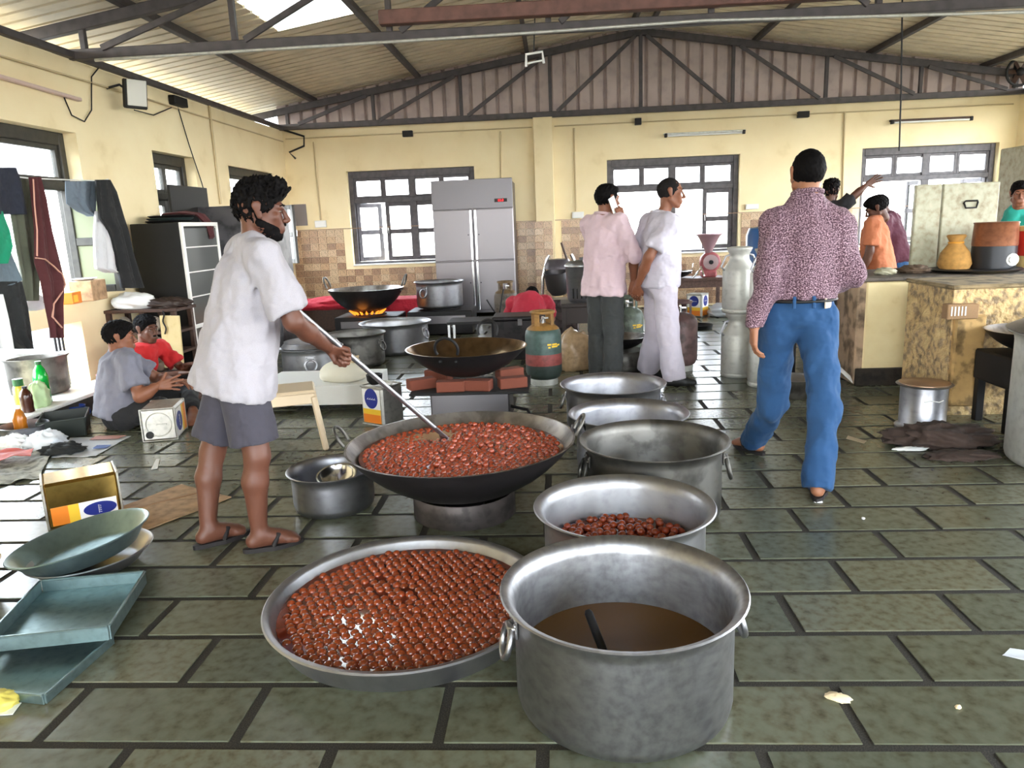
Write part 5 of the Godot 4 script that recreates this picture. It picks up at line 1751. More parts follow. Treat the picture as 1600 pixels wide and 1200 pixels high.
	for s in [[-1, -1], [1, -1], [-1, 1], [1, 1]]:
		part(fs, "leg", MB.new().box(Vector3(s[0] * 0.24, 0.19, s[1] * 0.2), Vector3(0.03, 0.38, 0.03), 0.004), M.chrome if s[0] < 0 else M.iron)
	part(fs, "top_plate", MB.new().box(Vector3(0, 0.37, 0), Vector3(0.52, 0.03, 0.44), 0.004), M.iron)
	part(fs, "lower_shelf", MB.new().box(Vector3(0, 0.13, 0), Vector3(0.5, 0.02, 0.42), 0.004), M.iron)
	# ---- fridge
	var rf := thing("refrigerator", "four-door stainless steel refrigerator against the back wall", "refrigerator", Vector3(-1.21, 0, -11.78))
	part(rf, "body", MB.new().box(Vector3(0, 1.06, 0), Vector3(1.22, 1.96, 0.72), 0.008), M.inox)
	part(rf, "top_panel", MB.new().box(Vector3(0, 1.865, 0.37), Vector3(1.22, 0.43, 0.03), 0.006), mat("inox_dark", Color(0.42, 0.41, 0.42), 0.4, 0.9))
	for s in [-1, 1]:
		for lev in 2:
			var d := part(rf, "door", MB.new().box(Vector3(s * 0.304, 1.265 if lev else 0.5, 0.375), Vector3(0.6, 0.755 if lev else 0.75, 0.04), 0.008), M.inox)
			part(d, "handle", MB.new().box(Vector3(s * 0.035, 1.265 if lev else 0.5, 0.402), Vector3(0.03, 0.74, 0.016), 0.005), M.chrome)
			part(d, "lock", MB.new().lathe([Vector2(0.01, 0), Vector2(0.01, 0.006), Vector2(0, 0.006)], 12).move(Transform3D(Basis(Vector3.RIGHT, PI / 2), Vector3(s * 0.08, 1.27 if lev else 0.55, 0.396))), M.iron)
	for s in [[-1, -1], [1, -1], [-1, 1], [1, 1]]:
		part(rf, "foot", MB.new().lathe([Vector2(0.025, 0), Vector2(0.025, 0.1), Vector2(0, 0.1)], 12, Vector3(s[0] * 0.54, 0, s[1] * 0.3)), M.iron)
	var dp := part(rf, "display", MB.new().box(Vector3(0.43, 1.76, 0.388), Vector3(0.19, 0.05, 0.01), 0.002), M.black)
	var led := mat("led", Color(1, 0.15, 0.15), 0.5)
	led.emission_enabled = true
	led.emission = Color(1, 0.1, 0.12)
	led.emission_energy_multiplier = 0.12
	words(dp, "display_digits", "88.8", 0.045, led, Vector3(0.43, 1.76, 0.394))
	single("gas_cylinder_hose", MB.new().tube([Vector3(-0.9, 0.45, -9.7), Vector3(-0.75, 0.2, -9.65), Vector3(-0.7, 0.55, -10.0)], 0.012, 8), M.black, "black gas hose beside the worn grey cylinder", "hose")
	gas_cylinder("worn grey gas cylinder with a rusty collar by the fridge", Vector3(-0.68, 0, -10.15), mat("cyl_grey", Color(0.5, 0.46, 0.42), 0.55, 0.1, "grime", 2.0), M.cyl_grey, mat("cyl_rust", Color(0.5, 0.4, 0.27), 0.6, 0, "grime", 2.0), M.cyl_grey)
	# ---- on the left and back walls
	var fld := thing("floodlight", "rectangular floodlight on an arm high on the left wall", "floodlight", Vector3(-4.06, 2.79, -7.5))
	part(fld, "housing", MB.new().box(Vector3.ZERO, Vector3(0.07, 0.27, 0.22), 0.012, Basis(Vector3.UP, -0.6) * Basis(Vector3.BACK, -0.2)), M.black)
	part(fld, "lamp_glass", MB.new().box(Vector3(0.034, 0.007, 0.024), Vector3(0.012, 0.24, 0.19), 0.004, Basis(Vector3.UP, -0.6) * Basis(Vector3.BACK, -0.2)), mat("lamp_glass", Color(0.85, 0.84, 0.8), 0.25))
	part(fld, "bracket", MB.new().tube([Vector3(-0.22, 0.05, 0.1), Vector3(-0.1, 0.08, 0.08), Vector3(-0.03, 0.02, 0.0)], 0.012, 8), M.iron)
	var bt := func(label: String, a: Vector3, b: Vector3, m: Material, tube: bool):
		var t := thing("batten_lamp", label, "lamp", (a + b) / 2)
		var o: Vector3 = t.position
		part(t, "batten", MB.new().bar(a - o, b - o, 0.045, 0.03, 0.006), m)
		if tube:
			var d := (b - a).normalized()
			part(t, "glass_tube", MB.new().tube([a - o + d * 0.06 + Vector3(0, -0.03, 0.03), b - o - d * 0.06 + Vector3(0, -0.03, 0.03)], 0.014, 10), M.white)
			for e in [a + d * 0.03, b - d * 0.03]:
				part(t, "end_cap", MB.new().box(e - o + Vector3(0, -0.02, 0.02), Vector3(0.04, 0.06, 0.05), 0.006), M.iron)
	bt.call("pale pink bare batten on the left wall near the top", gx(-20, 114, -4.25), gx(125, 156, -4.25), mat("batten_pink", Color(0.8, 0.7, 0.66), 0.5), false)
	bt.call("grey tube lamp with loose wire above the middle back window", gz(1037, 210, ZB + 0.05), gz(1165, 204, ZB + 0.05), M.alu_milk, true)
	bt.call("dark tube lamp above the right back window", gz(1390, 189, ZB + 0.05), gz(1520, 183, ZB + 0.05), M.wood_dark, true)
	var jb := func(label: String, at: Vector3, size: Vector3, m: Material):
		var t := thing("junction_box", label, "junction box", at)
		part(t, "box", MB.new().box(Vector3.ZERO, size, 0.006), m)
		part(t, "cover", MB.new().box(Vector3(0, 0, size.z / 2 + 0.002), Vector3(size.x * 0.8, size.y * 0.8, 0.006), 0.002), m)
	jb.call("dark junction box above the left back window", gz(637, 209, ZB + 0.04), Vector3(0.16, 0.09, 0.08), M.iron)
	jb.call("dark junction box on the back wall above the patterned shirt", gz(1255, 179, ZB + 0.04), Vector3(0.17, 0.09, 0.08), M.iron)
	jb.call("small dark box on the back wall right of the pier", gz(997, 190, ZB + 0.04), Vector3(0.1, 0.1, 0.06), M.iron)
	jb.call("white socket board on the back wall left of the first window", gz(501, 350, ZB + 0.03), Vector3(0.19, 0.11, 0.03), M.white)
	jb.call("white socket board beside the pier above the tiles", gz(903, 336, ZB + 0.03), Vector3(0.19, 0.1, 0.03), M.white)
	jb.call("grubby socket board right of the middle back window", gz(1175, 323, ZB + 0.03), Vector3(0.2, 0.08, 0.03), M.white)
	jb.call("dark cable box on the left wall right of the floodlight", Vector3(-4.24, 2.92, -8.75), Vector3(0.08, 0.1, 0.3), M.iron)
	var pipe := func(label: String, pts: Array, r: float, m: Material, called := "conduit"):
		single(called, MB.new().tube(pts, r, 8), m, label, "conduit" if called == "conduit" else "cable")
	var cm := mat("conduit", Color(0.78, 0.7, 0.54), 0.6)
	pipe.call("thin conduit running along the top of the left wall", [Vector3(-4.265, 2.83, -4.5), Vector3(-4.265, 2.85, -8.0), Vector3(-4.265, 2.83, ZB + 0.05)], 0.01, cm)
	pipe.call("upright conduit on the left wall between the two far windows", [Vector3(-4.265, 3.0, -9.6), Vector3(-4.265, 1.8, -9.6)], 0.016, cm)
	pipe.call("thin conduit running along the top of the back wall", [Vector3(XL + 0.05, 2.87, ZB + 0.015), Vector3(-0.3, 2.87, ZB + 0.015)], 0.01, cm)
	pipe.call("thin conduit on the back wall right of the pier", [Vector3(0.05, 2.87, ZB + 0.015), Vector3(XR - 0.1, 2.87, ZB + 0.015)], 0.01, cm)
	pipe.call("upright conduit down to the left socket board", [gz(490, 222, ZB + 0.015), gz(501, 344, ZB + 0.015)], 0.014, cm)
	pipe.call("upright conduit down to the socket board by the pier", [gz(897, 200, ZB + 0.015), gz(900, 330, ZB + 0.015)], 0.014, cm)
	pipe.call("upright conduit above the patterned-shirt man's head", [gz(1320, 175, ZB + 0.015), gz(1316, 330, ZB + 0.015)], 0.014, cm)
	pipe.call("upright conduit above the fridge on the back wall", [gz(782, 205, ZB + 0.015), gz(783, 285, ZB + 0.015)], 0.014, cm)
	pipe.call("loose wire looping from the batten on the left wall", [gx(100, 152, -4.26), gx(112, 180, -4.26), gx(132, 190, -4.26), gx(143, 172, -4.26), gx(143, 120, -4.26), gx(155, 105, -4.26)], 0.006, M.iron, "wire")
	pipe.call("loose wire hanging from the floodlight to the cable box", [gx(210, 172, -4.2), gx(240, 180, -4.25), gx(268, 168, -4.25)], 0.006, M.iron, "wire")
	pipe.call("slack wire hanging down from the cable box", [gx(278, 168, -4.26), gx(295, 225, -4.26), gx(315, 285, -4.26), gx(322, 310, -4.26)], 0.006, M.iron, "wire")
	pipe.call("bent black pipe with a hook in the back left corner", [gz(440, 202, ZB + 0.1), gz(475, 213, ZB + 0.1), gz(475, 228, ZB + 0.1), gz(452, 238, ZB + 0.1), gz(462, 248, ZB + 0.1)], 0.016, M.iron, "pipe")
	pipe.call("long white cable tied under the rust-red beam", [Vector3(-4.0, 2.96, -6.8), gz(600, 66, -6.72), gz(850, 50, -6.72), gz(1100, 32, -6.72), gz(1350, 26, -6.72), gz(1620, 18, -6.72)], 0.014, M.alu_milk, "cable")
	pipe.call("thin dark wire hanging from the roof before the right window", [gz(1410, -10, -6.9), gz(1408, 140, -6.9), gz(1405, 236, -6.9)], 0.007, M.iron, "wire")
	pipe.call("thin rod by which the white hook hangs", [gz(836, 20, -6.9), gz(834, 82, -6.9)], 0.005, M.iron, "rod")
	var hk := thing("hanging_frame", "small white metal frame hanging from the roof", "hook", gz(835, 92, -6.9))
	part(hk, "frame", MB.new().tube([Vector3(-0.075, -0.06, 0), Vector3(-0.07, 0.04, 0), Vector3(0.07, 0.055, 0), Vector3(0.08, -0.04, 0)], 0.012, 8), M.white)
	part(hk, "crossbar", MB.new().tube([Vector3(-0.072, -0.035, 0), Vector3(0.078, -0.015, 0)], 0.008, 8), M.white)
	single("notice", MB.new().box(Vector3.ZERO, Vector3(0.2, 0.34, 0.004)), mat("notice", Color(0.68, 0.64, 0.64), 0.7, 0, "speck", 2.0), "grey printed notice on the back wall near the left corner", "notice", gz(470, 336, ZB + 0.012))

# ---------------------------------------------------------------- the middle distance and the right side
func milk_can(label: String, at: Vector3, turn: float) -> void:
	var c := thing("milk_can", label, "milk can", at, turn, "")
	part(c, "can", MB.new().lathe([Vector2(0, 0), Vector2(0.135, 0), Vector2(0.142, 0.012), Vector2(0.142, 0.03), Vector2(0.136, 0.036), Vector2(0.14, 0.05), Vector2(0.14, 0.36), Vector2(0.13, 0.385), Vector2(0.085, 0.455), Vector2(0.08, 0.5), Vector2(0.1, 0.535), Vector2(0.104, 0.55), Vector2(0.0, 0.552)], 44), M.alu_milk)
	part(c, "lid", MB.new().lathe([Vector2(0.106, 0.545), Vector2(0.108, 0.56), Vector2(0.07, 0.568), Vector2(0, 0.562)], 36), M.alu_milk)
	for s in [-1, 1]:
		part(c, "handle", MB.new().tube([Vector3(s * 0.135, 0.37, 0), Vector3(s * 0.165, 0.4, 0), Vector3(s * 0.125, 0.49, 0), Vector3(s * 0.09, 0.5, 0)], 0.009, 8), M.alu_bright)

func build_right() -> void:
	# ---- middle distance
	var tk := thing("trunk", "dark metal trunk behind the green gas cylinder", "trunk", Vector3(-0.38, 0, -7.9))
	part(tk, "body", MB.new().box(Vector3(0, 0.21, 0), Vector3(0.56, 0.42, 0.4), 0.01), mat("trunk", Color(0.16, 0.14, 0.15), 0.5, 0.3, "grime", 2.0))
	part(tk, "lid", MB.new().box(Vector3(0, 0.44, 0), Vector3(0.58, 0.04, 0.42), 0.01), M.trunk)
	part(tk, "clasp", MB.new().box(Vector3(0, 0.4, 0.205), Vector3(0.05, 0.07, 0.012), 0.003), M.chrome)
	var ws := thing("wooden_stand", "tall dark stand carrying the steel milk boiler", "stand", Vector3(0.3, 0, -7.5))
	part(ws, "top", MB.new().box(Vector3(0, 0.6, 0), Vector3(0.5, 0.035, 0.46), 0.004), mat("stand_dark", Color(0.17, 0.13, 0.12), 0.6))
	for s in [[-1, -1], [1, -1], [-1, 1], [1, 1]]:
		part(ws, "leg", MB.new().box(Vector3(s[0] * 0.22, 0.29, s[1] * 0.2), Vector3(0.04, 0.585, 0.04), 0.004), M.stand_dark)
	for s in [-1, 1]:
		part(ws, "rail", MB.new().box(Vector3(0, 0.17, s * 0.2), Vector3(0.44, 0.03, 0.025), 0.003), M.stand_dark)
	part(ws, "panel", MB.new().box(Vector3(0, 0.5, 0.2), Vector3(0.42, 0.16, 0.012), 0.003), M.stand_dark)
	var bo := thing("milk_boiler", "tall aluminium canister with a lid behind the pink-shirted man", "canister", Vector3(0.27, 0.618, -7.5))
	part(bo, "vessel", MB.new().lathe([Vector2(0, 0), Vector2(0.13, 0), Vector2(0.15, 0.03), Vector2(0.165, 0.34), Vector2(0.175, 0.35), Vector2(0.165, 0.355), Vector2(0, 0.355)], 44), M.alu_bright)
	part(bo, "lid", MB.new().lathe([Vector2(0.176, 0.352), Vector2(0.176, 0.365), Vector2(0.14, 0.4), Vector2(0.04, 0.412), Vector2(0, 0.412)], 44), M.alu)
	part(bo, "knob", MB.new().lathe([Vector2(0.02, 0.41), Vector2(0.03, 0.43), Vector2(0, 0.438)], 16), M.alu)
	for k in 5:
		var a := 1.1 + 0.28 * k
		part(bo, "vent_slot", MB.new().box(Vector3(cos(a) * 0.158, 0.09, sin(a) * 0.158), Vector3(0.012, 0.1, 0.008), 0.003, Basis(Vector3.UP, PI / 2 - a)), M.soot)
	var gr := thing("wet_grinder", "tilting steel wet grinder machine beside the back pier", "grinder", Vector3(0.07, 0, -9.65))
	part(gr, "stand", MB.new().box(Vector3(0, 0.22, 0), Vector3(0.44, 0.44, 0.4), 0.02), mat("machine", Color(0.38, 0.33, 0.33), 0.4, 0.4, "grime", 2.0))
	part(gr, "drum", MB.new().lathe([Vector2(0, 0), Vector2(0.1, 0.0), Vector2(0.15, 0.08), Vector2(0.16, 0.28), Vector2(0.165, 0.3), Vector2(0.15, 0.3), Vector2(0.13, 0.08), Vector2(0, 0.03)], 40).move(Transform3D(Basis(Vector3.BACK, 0.12) * Basis(Vector3.RIGHT, 0.2), Vector3(-0.02, 0.5, 0))), M.inox)
	part(gr, "hood", MB.new().lathe([Vector2(0.18, 0.0), Vector2(0.18, 0.04), Vector2(0.14, 0.12), Vector2(0, 0.13)], 40, Vector3(-0.03, 0.82, 0)), mat("hood_grey", Color(0.25, 0.23, 0.25), 0.4, 0.4))
	for s in [-1, 1]:
		part(gr, "arm", MB.new().tube([Vector3(s * 0.24, 0.38, 0.02), Vector3(s * 0.23, 0.7, 0.02), Vector3(s * 0.17, 0.94, 0.02), Vector3(s * 0.14, 1.0, 0.02)], 0.02, 8), M.chrome)
	part(gr, "lever", MB.new().tube([Vector3(0.1, 0.9, 0.05), Vector3(0.05, 1.05, 0.05), Vector3(0.02, 1.15, 0.05)], 0.014, 8), M.wood_dark)
	part(gr, "motor", MB.new().ball(Vector3(0.27, 0.5, 0.05), Vector3(0.09, 0.12, 0.1), 20, 12), M.iron)
	single("food_bag", lump(Vector3(0.2, 0.25, 0.16), 0.22, 0.15, 91), mat("bag_tan", Color(0.72, 0.6, 0.45), 0.35, 0, "mottle", 3.0), "clear bag of tan foodstuff behind the gas cylinder", "bag", Vector3(0.17, 0.0, -7.12))
	single("plastic_bag", lump(Vector3(0.12, 0.14, 0.1), 0.45, 0.25, 92), M.plastic_bag, "scrunched clear plastic bag beside the seated red-shirted person", "bag", Vector3(-0.05, 0, -7.35))
	gas_cylinder("pale green-grey gas cylinder between the two standing men", Vector3(0.72, 0, -7.55), mat("cyl_pale", Color(0.45, 0.5, 0.45), 0.5, 0.1, "grime", 2.0), mat("cyl_pink", Color(0.55, 0.38, 0.35), 0.5, 0.1, "grime", 2.0), M.cyl_pale, M.cyl_pale)
	gas_cylinder("rust-brown gas cylinder behind the white-dressed man", Vector3(1.15, 0, -6.95), mat("cyl_brown", Color(0.44, 0.34, 0.33), 0.5, 0.1, "grime", 2.0), M.cyl_brown, M.cyl_brown, M.cyl_brown)
	cookpot("broad brown-stained pan on the floor between the standing men", Vector3(0.62, 0, -6.98), 0.2, 0.2, M.alu_dull, [], 0.19)
	wok("small dark wok resting on the brown-stained pan", Vector3(0.62, 0.21, -6.98), 0.24, 0.12, M.wok_in, [], 0.1, M.iron)
	# mill on its table by the back wall
	var mt := thing("mill_table", "brown wooden table carrying the pink grain mill", "table", Vector3(2.12, 0, -11.35))
	part(mt, "tabletop", MB.new().box(Vector3(0, 0.5, 0), Vector3(0.8, 0.04, 0.5), 0.004), mat("table_brown", Color(0.42, 0.31, 0.27), 0.6, 0, "mottle", 3.0))
	part(mt, "apron", MB.new().box(Vector3(0, 0.43, 0.22), Vector3(0.74, 0.1, 0.02), 0.003), M.table_brown)
	for s in [[-1, -1], [1, -1], [-1, 1], [1, 1]]:
		part(mt, "leg", MB.new().box(Vector3(s[0] * 0.36, 0.24, s[1] * 0.21), Vector3(0.05, 0.48, 0.05), 0.004), M.table_brown)
	var ml := thing("grain_mill", "pink cast grain mill with a funnel hopper on the table", "grain mill", Vector3(2.28, 0.52, -11.3))
	var mp := mat("mill_pink", Color(0.74, 0.4, 0.42), 0.45, 0, "mottle", 3.0)
	part(ml, "foot", MB.new().box(Vector3(0, 0.05, 0), Vector3(0.22, 0.1, 0.16), 0.02), mp)
	part(ml, "housing", MB.new().lathe([Vector2(0, -0.06), Vector2(0.14, -0.06), Vector2(0.15, -0.04), Vector2(0.15, 0.04), Vector2(0.13, 0.06), Vector2(0, 0.06)], 36).move(Transform3D(Basis(Vector3.RIGHT, PI / 2), Vector3(0.02, 0.22, 0.0))), mp)
	part(ml, "face_plate", MB.new().lathe([Vector2(0.11, 0.0), Vector2(0.11, 0.012), Vector2(0.035, 0.02), Vector2(0, 0.02)], 32).move(Transform3D(Basis(Vector3.RIGHT, PI / 2), Vector3(0.02, 0.22, 0.06))), mat("mill_face", Color(0.72, 0.62, 0.62), 0.4, 0.3))
	part(ml, "hub", MB.new().lathe([Vector2(0.03, 0.0), Vector2(0.03, 0.03), Vector2(0, 0.03)], 20).move(Transform3D(Basis(Vector3.RIGHT, PI / 2), Vector3(0.02, 0.22, 0.075))), M.iron)
	part(ml, "hopper", MB.new().lathe([Vector2(0.05, 0.34), Vector2(0.06, 0.4), Vector2(0.16, 0.6), Vector2(0.2, 0.62), Vector2(0.2, 0.63), Vector2(0.15, 0.61), Vector2(0.05, 0.4), Vector2(0.04, 0.34)], 36), mat("hopper", Color(0.66, 0.52, 0.55), 0.4, 0.3))
	wok("small dark wok at the left end of the mill table", Vector3(1.84, 0.522, -11.3), 0.2, 0.1, M.wok_in, [0.2], 0.12, M.chrome, 80.0)
	single("machine_part", MB.new().tube([Vector3(0, 0, 0), Vector3(0.06, 0.05, 0), Vector3(0.12, 0.16, 0.02), Vector3(0.16, 0.02, 0.04)], 0.016, 8), M.chrome, "bent bright metal lever lying beside the grain mill", "lever", Vector3(2.02, 0.53, -11.15))
	tin_can("tin", "small square silver tin on the floor below the mill table", Vector3(2.03, 0, -10.8), Basis(Vector3.UP, -0.6), 0.24, 0.33, false, false, 0.8, 0.0, [0, 3])
	single("plastic_bag", lump(Vector3(0.28, 0.13, 0.2), 0.4, 0.2, 95), M.plastic_bag, "heap of clear plastic bags on the floor by the mill table", "bag", Vector3(2.45, 0, -10.75))
	lathed("pan", "flat round black pan lying on the floor before the mill", "pan", Vector3(1.83, 0, -9.6), [Vector2(0, 0), Vector2(0.16, 0), Vector2(0.175, 0.05), Vector2(0.17, 0.052), Vector2(0.155, 0.008), Vector2(0, 0.008)], M.iron, 40)
	# ---- milk cans
	milk_can("nearest aluminium milk can on the floor beside the jeans", Vector3(1.73, 0, -6.2), 0.5)
	milk_can("aluminium milk can on the floor at the left of the four", Vector3(1.60, 0, -6.62), 0.3)
	milk_can("aluminium milk can stacked on top of the nearest can", Vector3(1.73, 0.568, -6.2), 0.4)
	milk_can("aluminium milk can stacked on the left-hand can", Vector3(1.60, 0.568, -6.62), 0.2)
	var bd := thing("blue_drum", "blue plastic drum showing behind the milk cans", "drum", Vector3(2.52, 0.0, -9.2))
	part(bd, "barrel", MB.new().lathe([Vector2(0, 0), Vector2(0.2, 0), Vector2(0.22, 0.04), Vector2(0.22, 1.16), Vector2(0.19, 1.24), Vector2(0.08, 1.26), Vector2(0, 1.26)], 36), mat("drum_blue", Color(0.08, 0.3, 0.52), 0.4))
	part(bd, "cap", MB.new().lathe([Vector2(0.05, 1.255), Vector2(0.05, 1.29), Vector2(0, 1.29)], 20), M.white)
	# ---- counter, pillar and slabs
	var ct := thing("counter", "cream plastered cooking counter with a dark stone top", "counter", Vector3(4.6, 0, -6.5))
	var o := Transform3D(Basis(), -ct.position)
	part(ct, "body", MB.new().box(Vector3(4.73, 0.42, -6.5), Vector3(4.5, 0.84, 0.8), 0.012).move(o), M.cream)
	part(ct, "end_pier", MB.new().box(Vector3(2.47, 0.42, -6.52), Vector3(0.1, 0.84, 0.82), 0.012).move(o), mat("end_plaster", Color(0.76, 0.65, 0.54), 0.85, 0, "grime", 1.2, "", true))
	part(ct, "skirting", MB.new().box(Vector3(2.85, 0.07, -6.085), Vector3(0.85, 0.14, 0.04), 0.006).move(o), mat("skirt_dark", Color(0.2, 0.17, 0.14), 0.8, 0, "grime", 2.0))
	part(ct, "stone_top", MB.new().box(Vector3(4.71, 0.86, -6.5), Vector3(4.56, 0.035, 0.86), 0.006).move(o), mat("stone_top", Color(0.36, 0.32, 0.28), 0.6, 0, "grime", 1.5))
	var pr := thing("oven_pillar", "crumbling plastered block with broken edges before the counter", "pillar", Vector3(3.6, 0, -5.45))
	var bm := MB.new()
	var fn := FastNoiseLite.new()
	fn.frequency = 0.9
	fn.fractal_octaves = 4
	for face in 3:                      # front, left side and top with uneven plaster
		var rows := []
		for i in 33:
			var row := PackedVector3Array()
			for j in 41:
				var u := j / 40.0
				var v := i / 32.0
				var p: Vector3
				var nrm: Vector3
				if face == 0:
					p = Vector3(lerpf(-0.96, 1.2, u), v * 0.86, 0.35)
					nrm = Vector3.BACK
				elif face == 1:
					p = Vector3(-0.96, v * 0.86, lerpf(-0.3, 0.35, u))
					nrm = Vector3.LEFT
				else:
					p = Vector3(lerpf(-0.96, 1.2, u), 0.86, lerpf(0.35, -0.3, v))
					nrm = Vector3.UP
				var e := minf(minf(u, 1 - u), minf(v, 1 - v)) * 8.0
				row.append(p + nrm * 0.035 * fn.get_noise_3dv(p * 6.0) * minf(e, 1.0))
			rows.append(row)
		bm.grid(rows)
	bm.box(Vector3(0.12, 0.43, -0.0), Vector3(2.1, 0.8, 0.56))
	part(pr, "core", bm, M.crumble)
	part(pr, "smooth_render", MB.new().box(Vector3(-0.85, 0.38, 0.365), Vector3(0.2, 0.62, 0.05), 0.012), mat("render", Color(0.8, 0.65, 0.42), 0.85, 0, "grime", 1.5))
	part(pr, "top_ledge", MB.new().box(Vector3(0.1, 0.875, 0.02), Vector3(2.15, 0.03, 0.68), 0.01), mat("ledge", Color(0.62, 0.54, 0.4), 0.85, 0, "grime", 1.5))
	var bk := single("brick", MB.new().box(Vector3.ZERO, Vector3(0.2, 0.1, 0.08), 0.006), mat("brick_pale", Color(0.78, 0.62, 0.45), 0.85, 0, "speck", 4.0), "pale grooved brick set in the corner of the crumbling block", "brick", Vector3(2.68, 0.72, -5.08), 0.0, "")
	for k in 5:
		part(bk, "groove", MB.new().box(Vector3(-0.075 + 0.022 * k, 0.005, 0.041), Vector3(0.008, 0.06, 0.004)), M.white)
	for k in 2:
		var s := thing("stone_slab", ["narrow grey stone slab standing upright behind the counter", "broad grey stone slab standing upright with a cast-in handle"][k], "slab", Vector3([3.317, 3.68][k], 0.0, -6.985))
		part(s, "slab", MB.new().box(Vector3(0, 0.8, 0), Vector3([0.225, 0.48][k], 1.6, 0.05), 0.008), M.marble)
		if k == 1:
			part(s, "handle", MB.new().tube([Vector3(-0.06, 1.43, 0.03), Vector3(-0.05, 1.445, 0.04), Vector3(0.05, 1.445, 0.04), Vector3(0.06, 1.43, 0.03), Vector3(0.045, 1.385, 0.04), Vector3(-0.045, 1.385, 0.04), Vector3(-0.06, 1.43, 0.03)], 0.008, 6), M.iron)
	# white tiled flue at the right edge
	var fl := thing("tiled_flue", "white marble-tiled flue at the right edge", "flue", Vector3(5.3, 0, -8.6))
	part(fl, "core", MB.new().box(Vector3(0, 1.0, 0), Vector3(0.7, 2.0, 0.5), 0.01), M.marble)
	for i in 3:
		for j in 6:
			part(fl, "tile", MB.new().box(Vector3(-0.235 + 0.235 * i, 0.17 + 0.335 * j, 0.255), Vector3(0.228, 0.328, 0.014), 0.002), mat("flue_tile%d" % j, Color(0.74 + 0.03 * (j % 3), 0.71 + 0.03 * (j % 3), 0.66), 0.3, 0, "stone", 1.5) if i == 0 else M["flue_tile%d" % j])
	# things on the counter
	var sk := thing("sack", "tan sack tied at the neck standing on the counter", "sack", gz(1490, 425, -6.55) * Vector3(1, 0, 1) + Vector3(0, 0.88, 0))
	part(sk, "sack", MB.new().lathe([Vector2(0, 0), Vector2(0.11, 0), Vector2(0.13, 0.05), Vector2(0.11, 0.14), Vector2(0.06, 0.21), Vector2(0.05, 0.23), Vector2(0.075, 0.28), Vector2(0.065, 0.29), Vector2(0, 0.27)], 32), mat("sack", Color(0.78, 0.58, 0.3), 0.85, 0, "mottle", 3.0))
	part(sk, "tie", MB.new().ring(Vector3(0, 0.225, 0), Vector3.UP, 0.054, 0.008, 24, 6), mat("tie", Color(0.85, 0.6, 0.2), 0.7))
	var pt := thing("paint_drum", "copper and black painted metal drum on the counter", "drum", Vector3(3.66, 0.88, -6.5))
	part(pt, "lower", MB.new().lathe([Vector2(0, 0), Vector2(0.165, 0), Vector2(0.165, 0.19)], 40), mat("drum_black", Color(0.17, 0.18, 0.2), 0.4, 0.2))
	part(pt, "upper", MB.new().lathe([Vector2(0.165, 0.19), Vector2(0.168, 0.2), Vector2(0.16, 0.37), Vector2(0.166, 0.376), Vector2(0.16, 0.383), Vector2(0, 0.38)], 40), mat("copper_paint", Color(0.66, 0.43, 0.31), 0.35, 0.4, "mottle", 3.0))
	part(pt, "cap", MB.new().lathe([Vector2(0.05, 0), Vector2(0.05, 0.012), Vector2(0.03, 0.012), Vector2(0.03, 0.02), Vector2(0, 0.02)], 24).move(Transform3D(Basis(Vector3.RIGHT, PI / 2), Vector3(0.06, 0.08, 0.155))), M.alu_milk)
	var rt := thing("red_tin", "cream and red tin at the right edge on the counter", "tin", Vector3(4.0, 0.88, -6.5))
	part(rt, "can", MB.new().lathe([Vector2(0, 0), Vector2(0.15, 0), Vector2(0.15, 0.34), Vector2(0, 0.34)], 36), mat("tin_cream", Color(0.8, 0.68, 0.45), 0.4))
	part(rt, "red_band", MB.new().lathe([Vector2(0.151, 0.1), Vector2(0.152, 0.1), Vector2(0.152, 0.3), Vector2(0.151, 0.3)], 36), M.red_print)
	lathed("griddle", "flat black griddle lying on the counter by the drum", "griddle", Vector3(3.42, 0.88, -6.32), [Vector2(0, 0), Vector2(0.3, 0), Vector2(0.34, 0.02), Vector2(0.33, 0.024), Vector2(0.28, 0.008), Vector2(0, 0.008)], M.iron, 48)
	single("rubble", lump(Vector3(0.12, 0.04, 0.1), 0.5, 0.3, 101), mat("rubble", Color(0.45, 0.36, 0.28), 0.9, 0, "speck", 3.0), "small heap of broken plaster on the counter end", "rubble", Vector3(2.95, 0.88, -6.35))
	single("mortar_lump", lump(Vector3(0.08, 0.035, 0.07), 0.4, 0.3, 102), M.marble, "pale mortar lump on the counter left of the slab", "rubble", Vector3(2.7, 0.88, -6.3))
	# ---- floor at the right
	var sc := thing("steel_canister", "upright steel canister with a flat lid on the floor", "canister", Vector3(2.361, 0, -4.82))
	part(sc, "vessel", MB.new().lathe([Vector2(0, 0), Vector2(0.16, 0), Vector2(0.162, 0.015), Vector2(0.145, 0.022), Vector2(0.138, 0.03), Vector2(0.14, 0.28), Vector2(0.16, 0.286), Vector2(0.168, 0.292), Vector2(0.16, 0.298), Vector2(0.13, 0.296)], 48), M.alu_bright)
	part(sc, "lid", MB.new().lathe([Vector2(0.15, 0.296), Vector2(0.15, 0.302), Vector2(0.11, 0.302), Vector2(0.1, 0.31), Vector2(0, 0.31)], 44), mat("lid_tan", Color(0.72, 0.6, 0.5), 0.35, 0.8))
	part(sc, "drips", MB.new().tube([Vector3(-0.06, 0.2, 0.132), Vector3(-0.02, 0.21, 0.14), Vector3(0.03, 0.2, 0.139), Vector3(0.06, 0.21, 0.129)], 0.004, 6), M.white)
	var bgp := cookpot("very large dull pot cut off by the right edge", Vector3(2.9, 0, -4.02), 0.46, 0.73, M.alu_milk, [], 0.42)
	bgp.rotation.y = 0.3
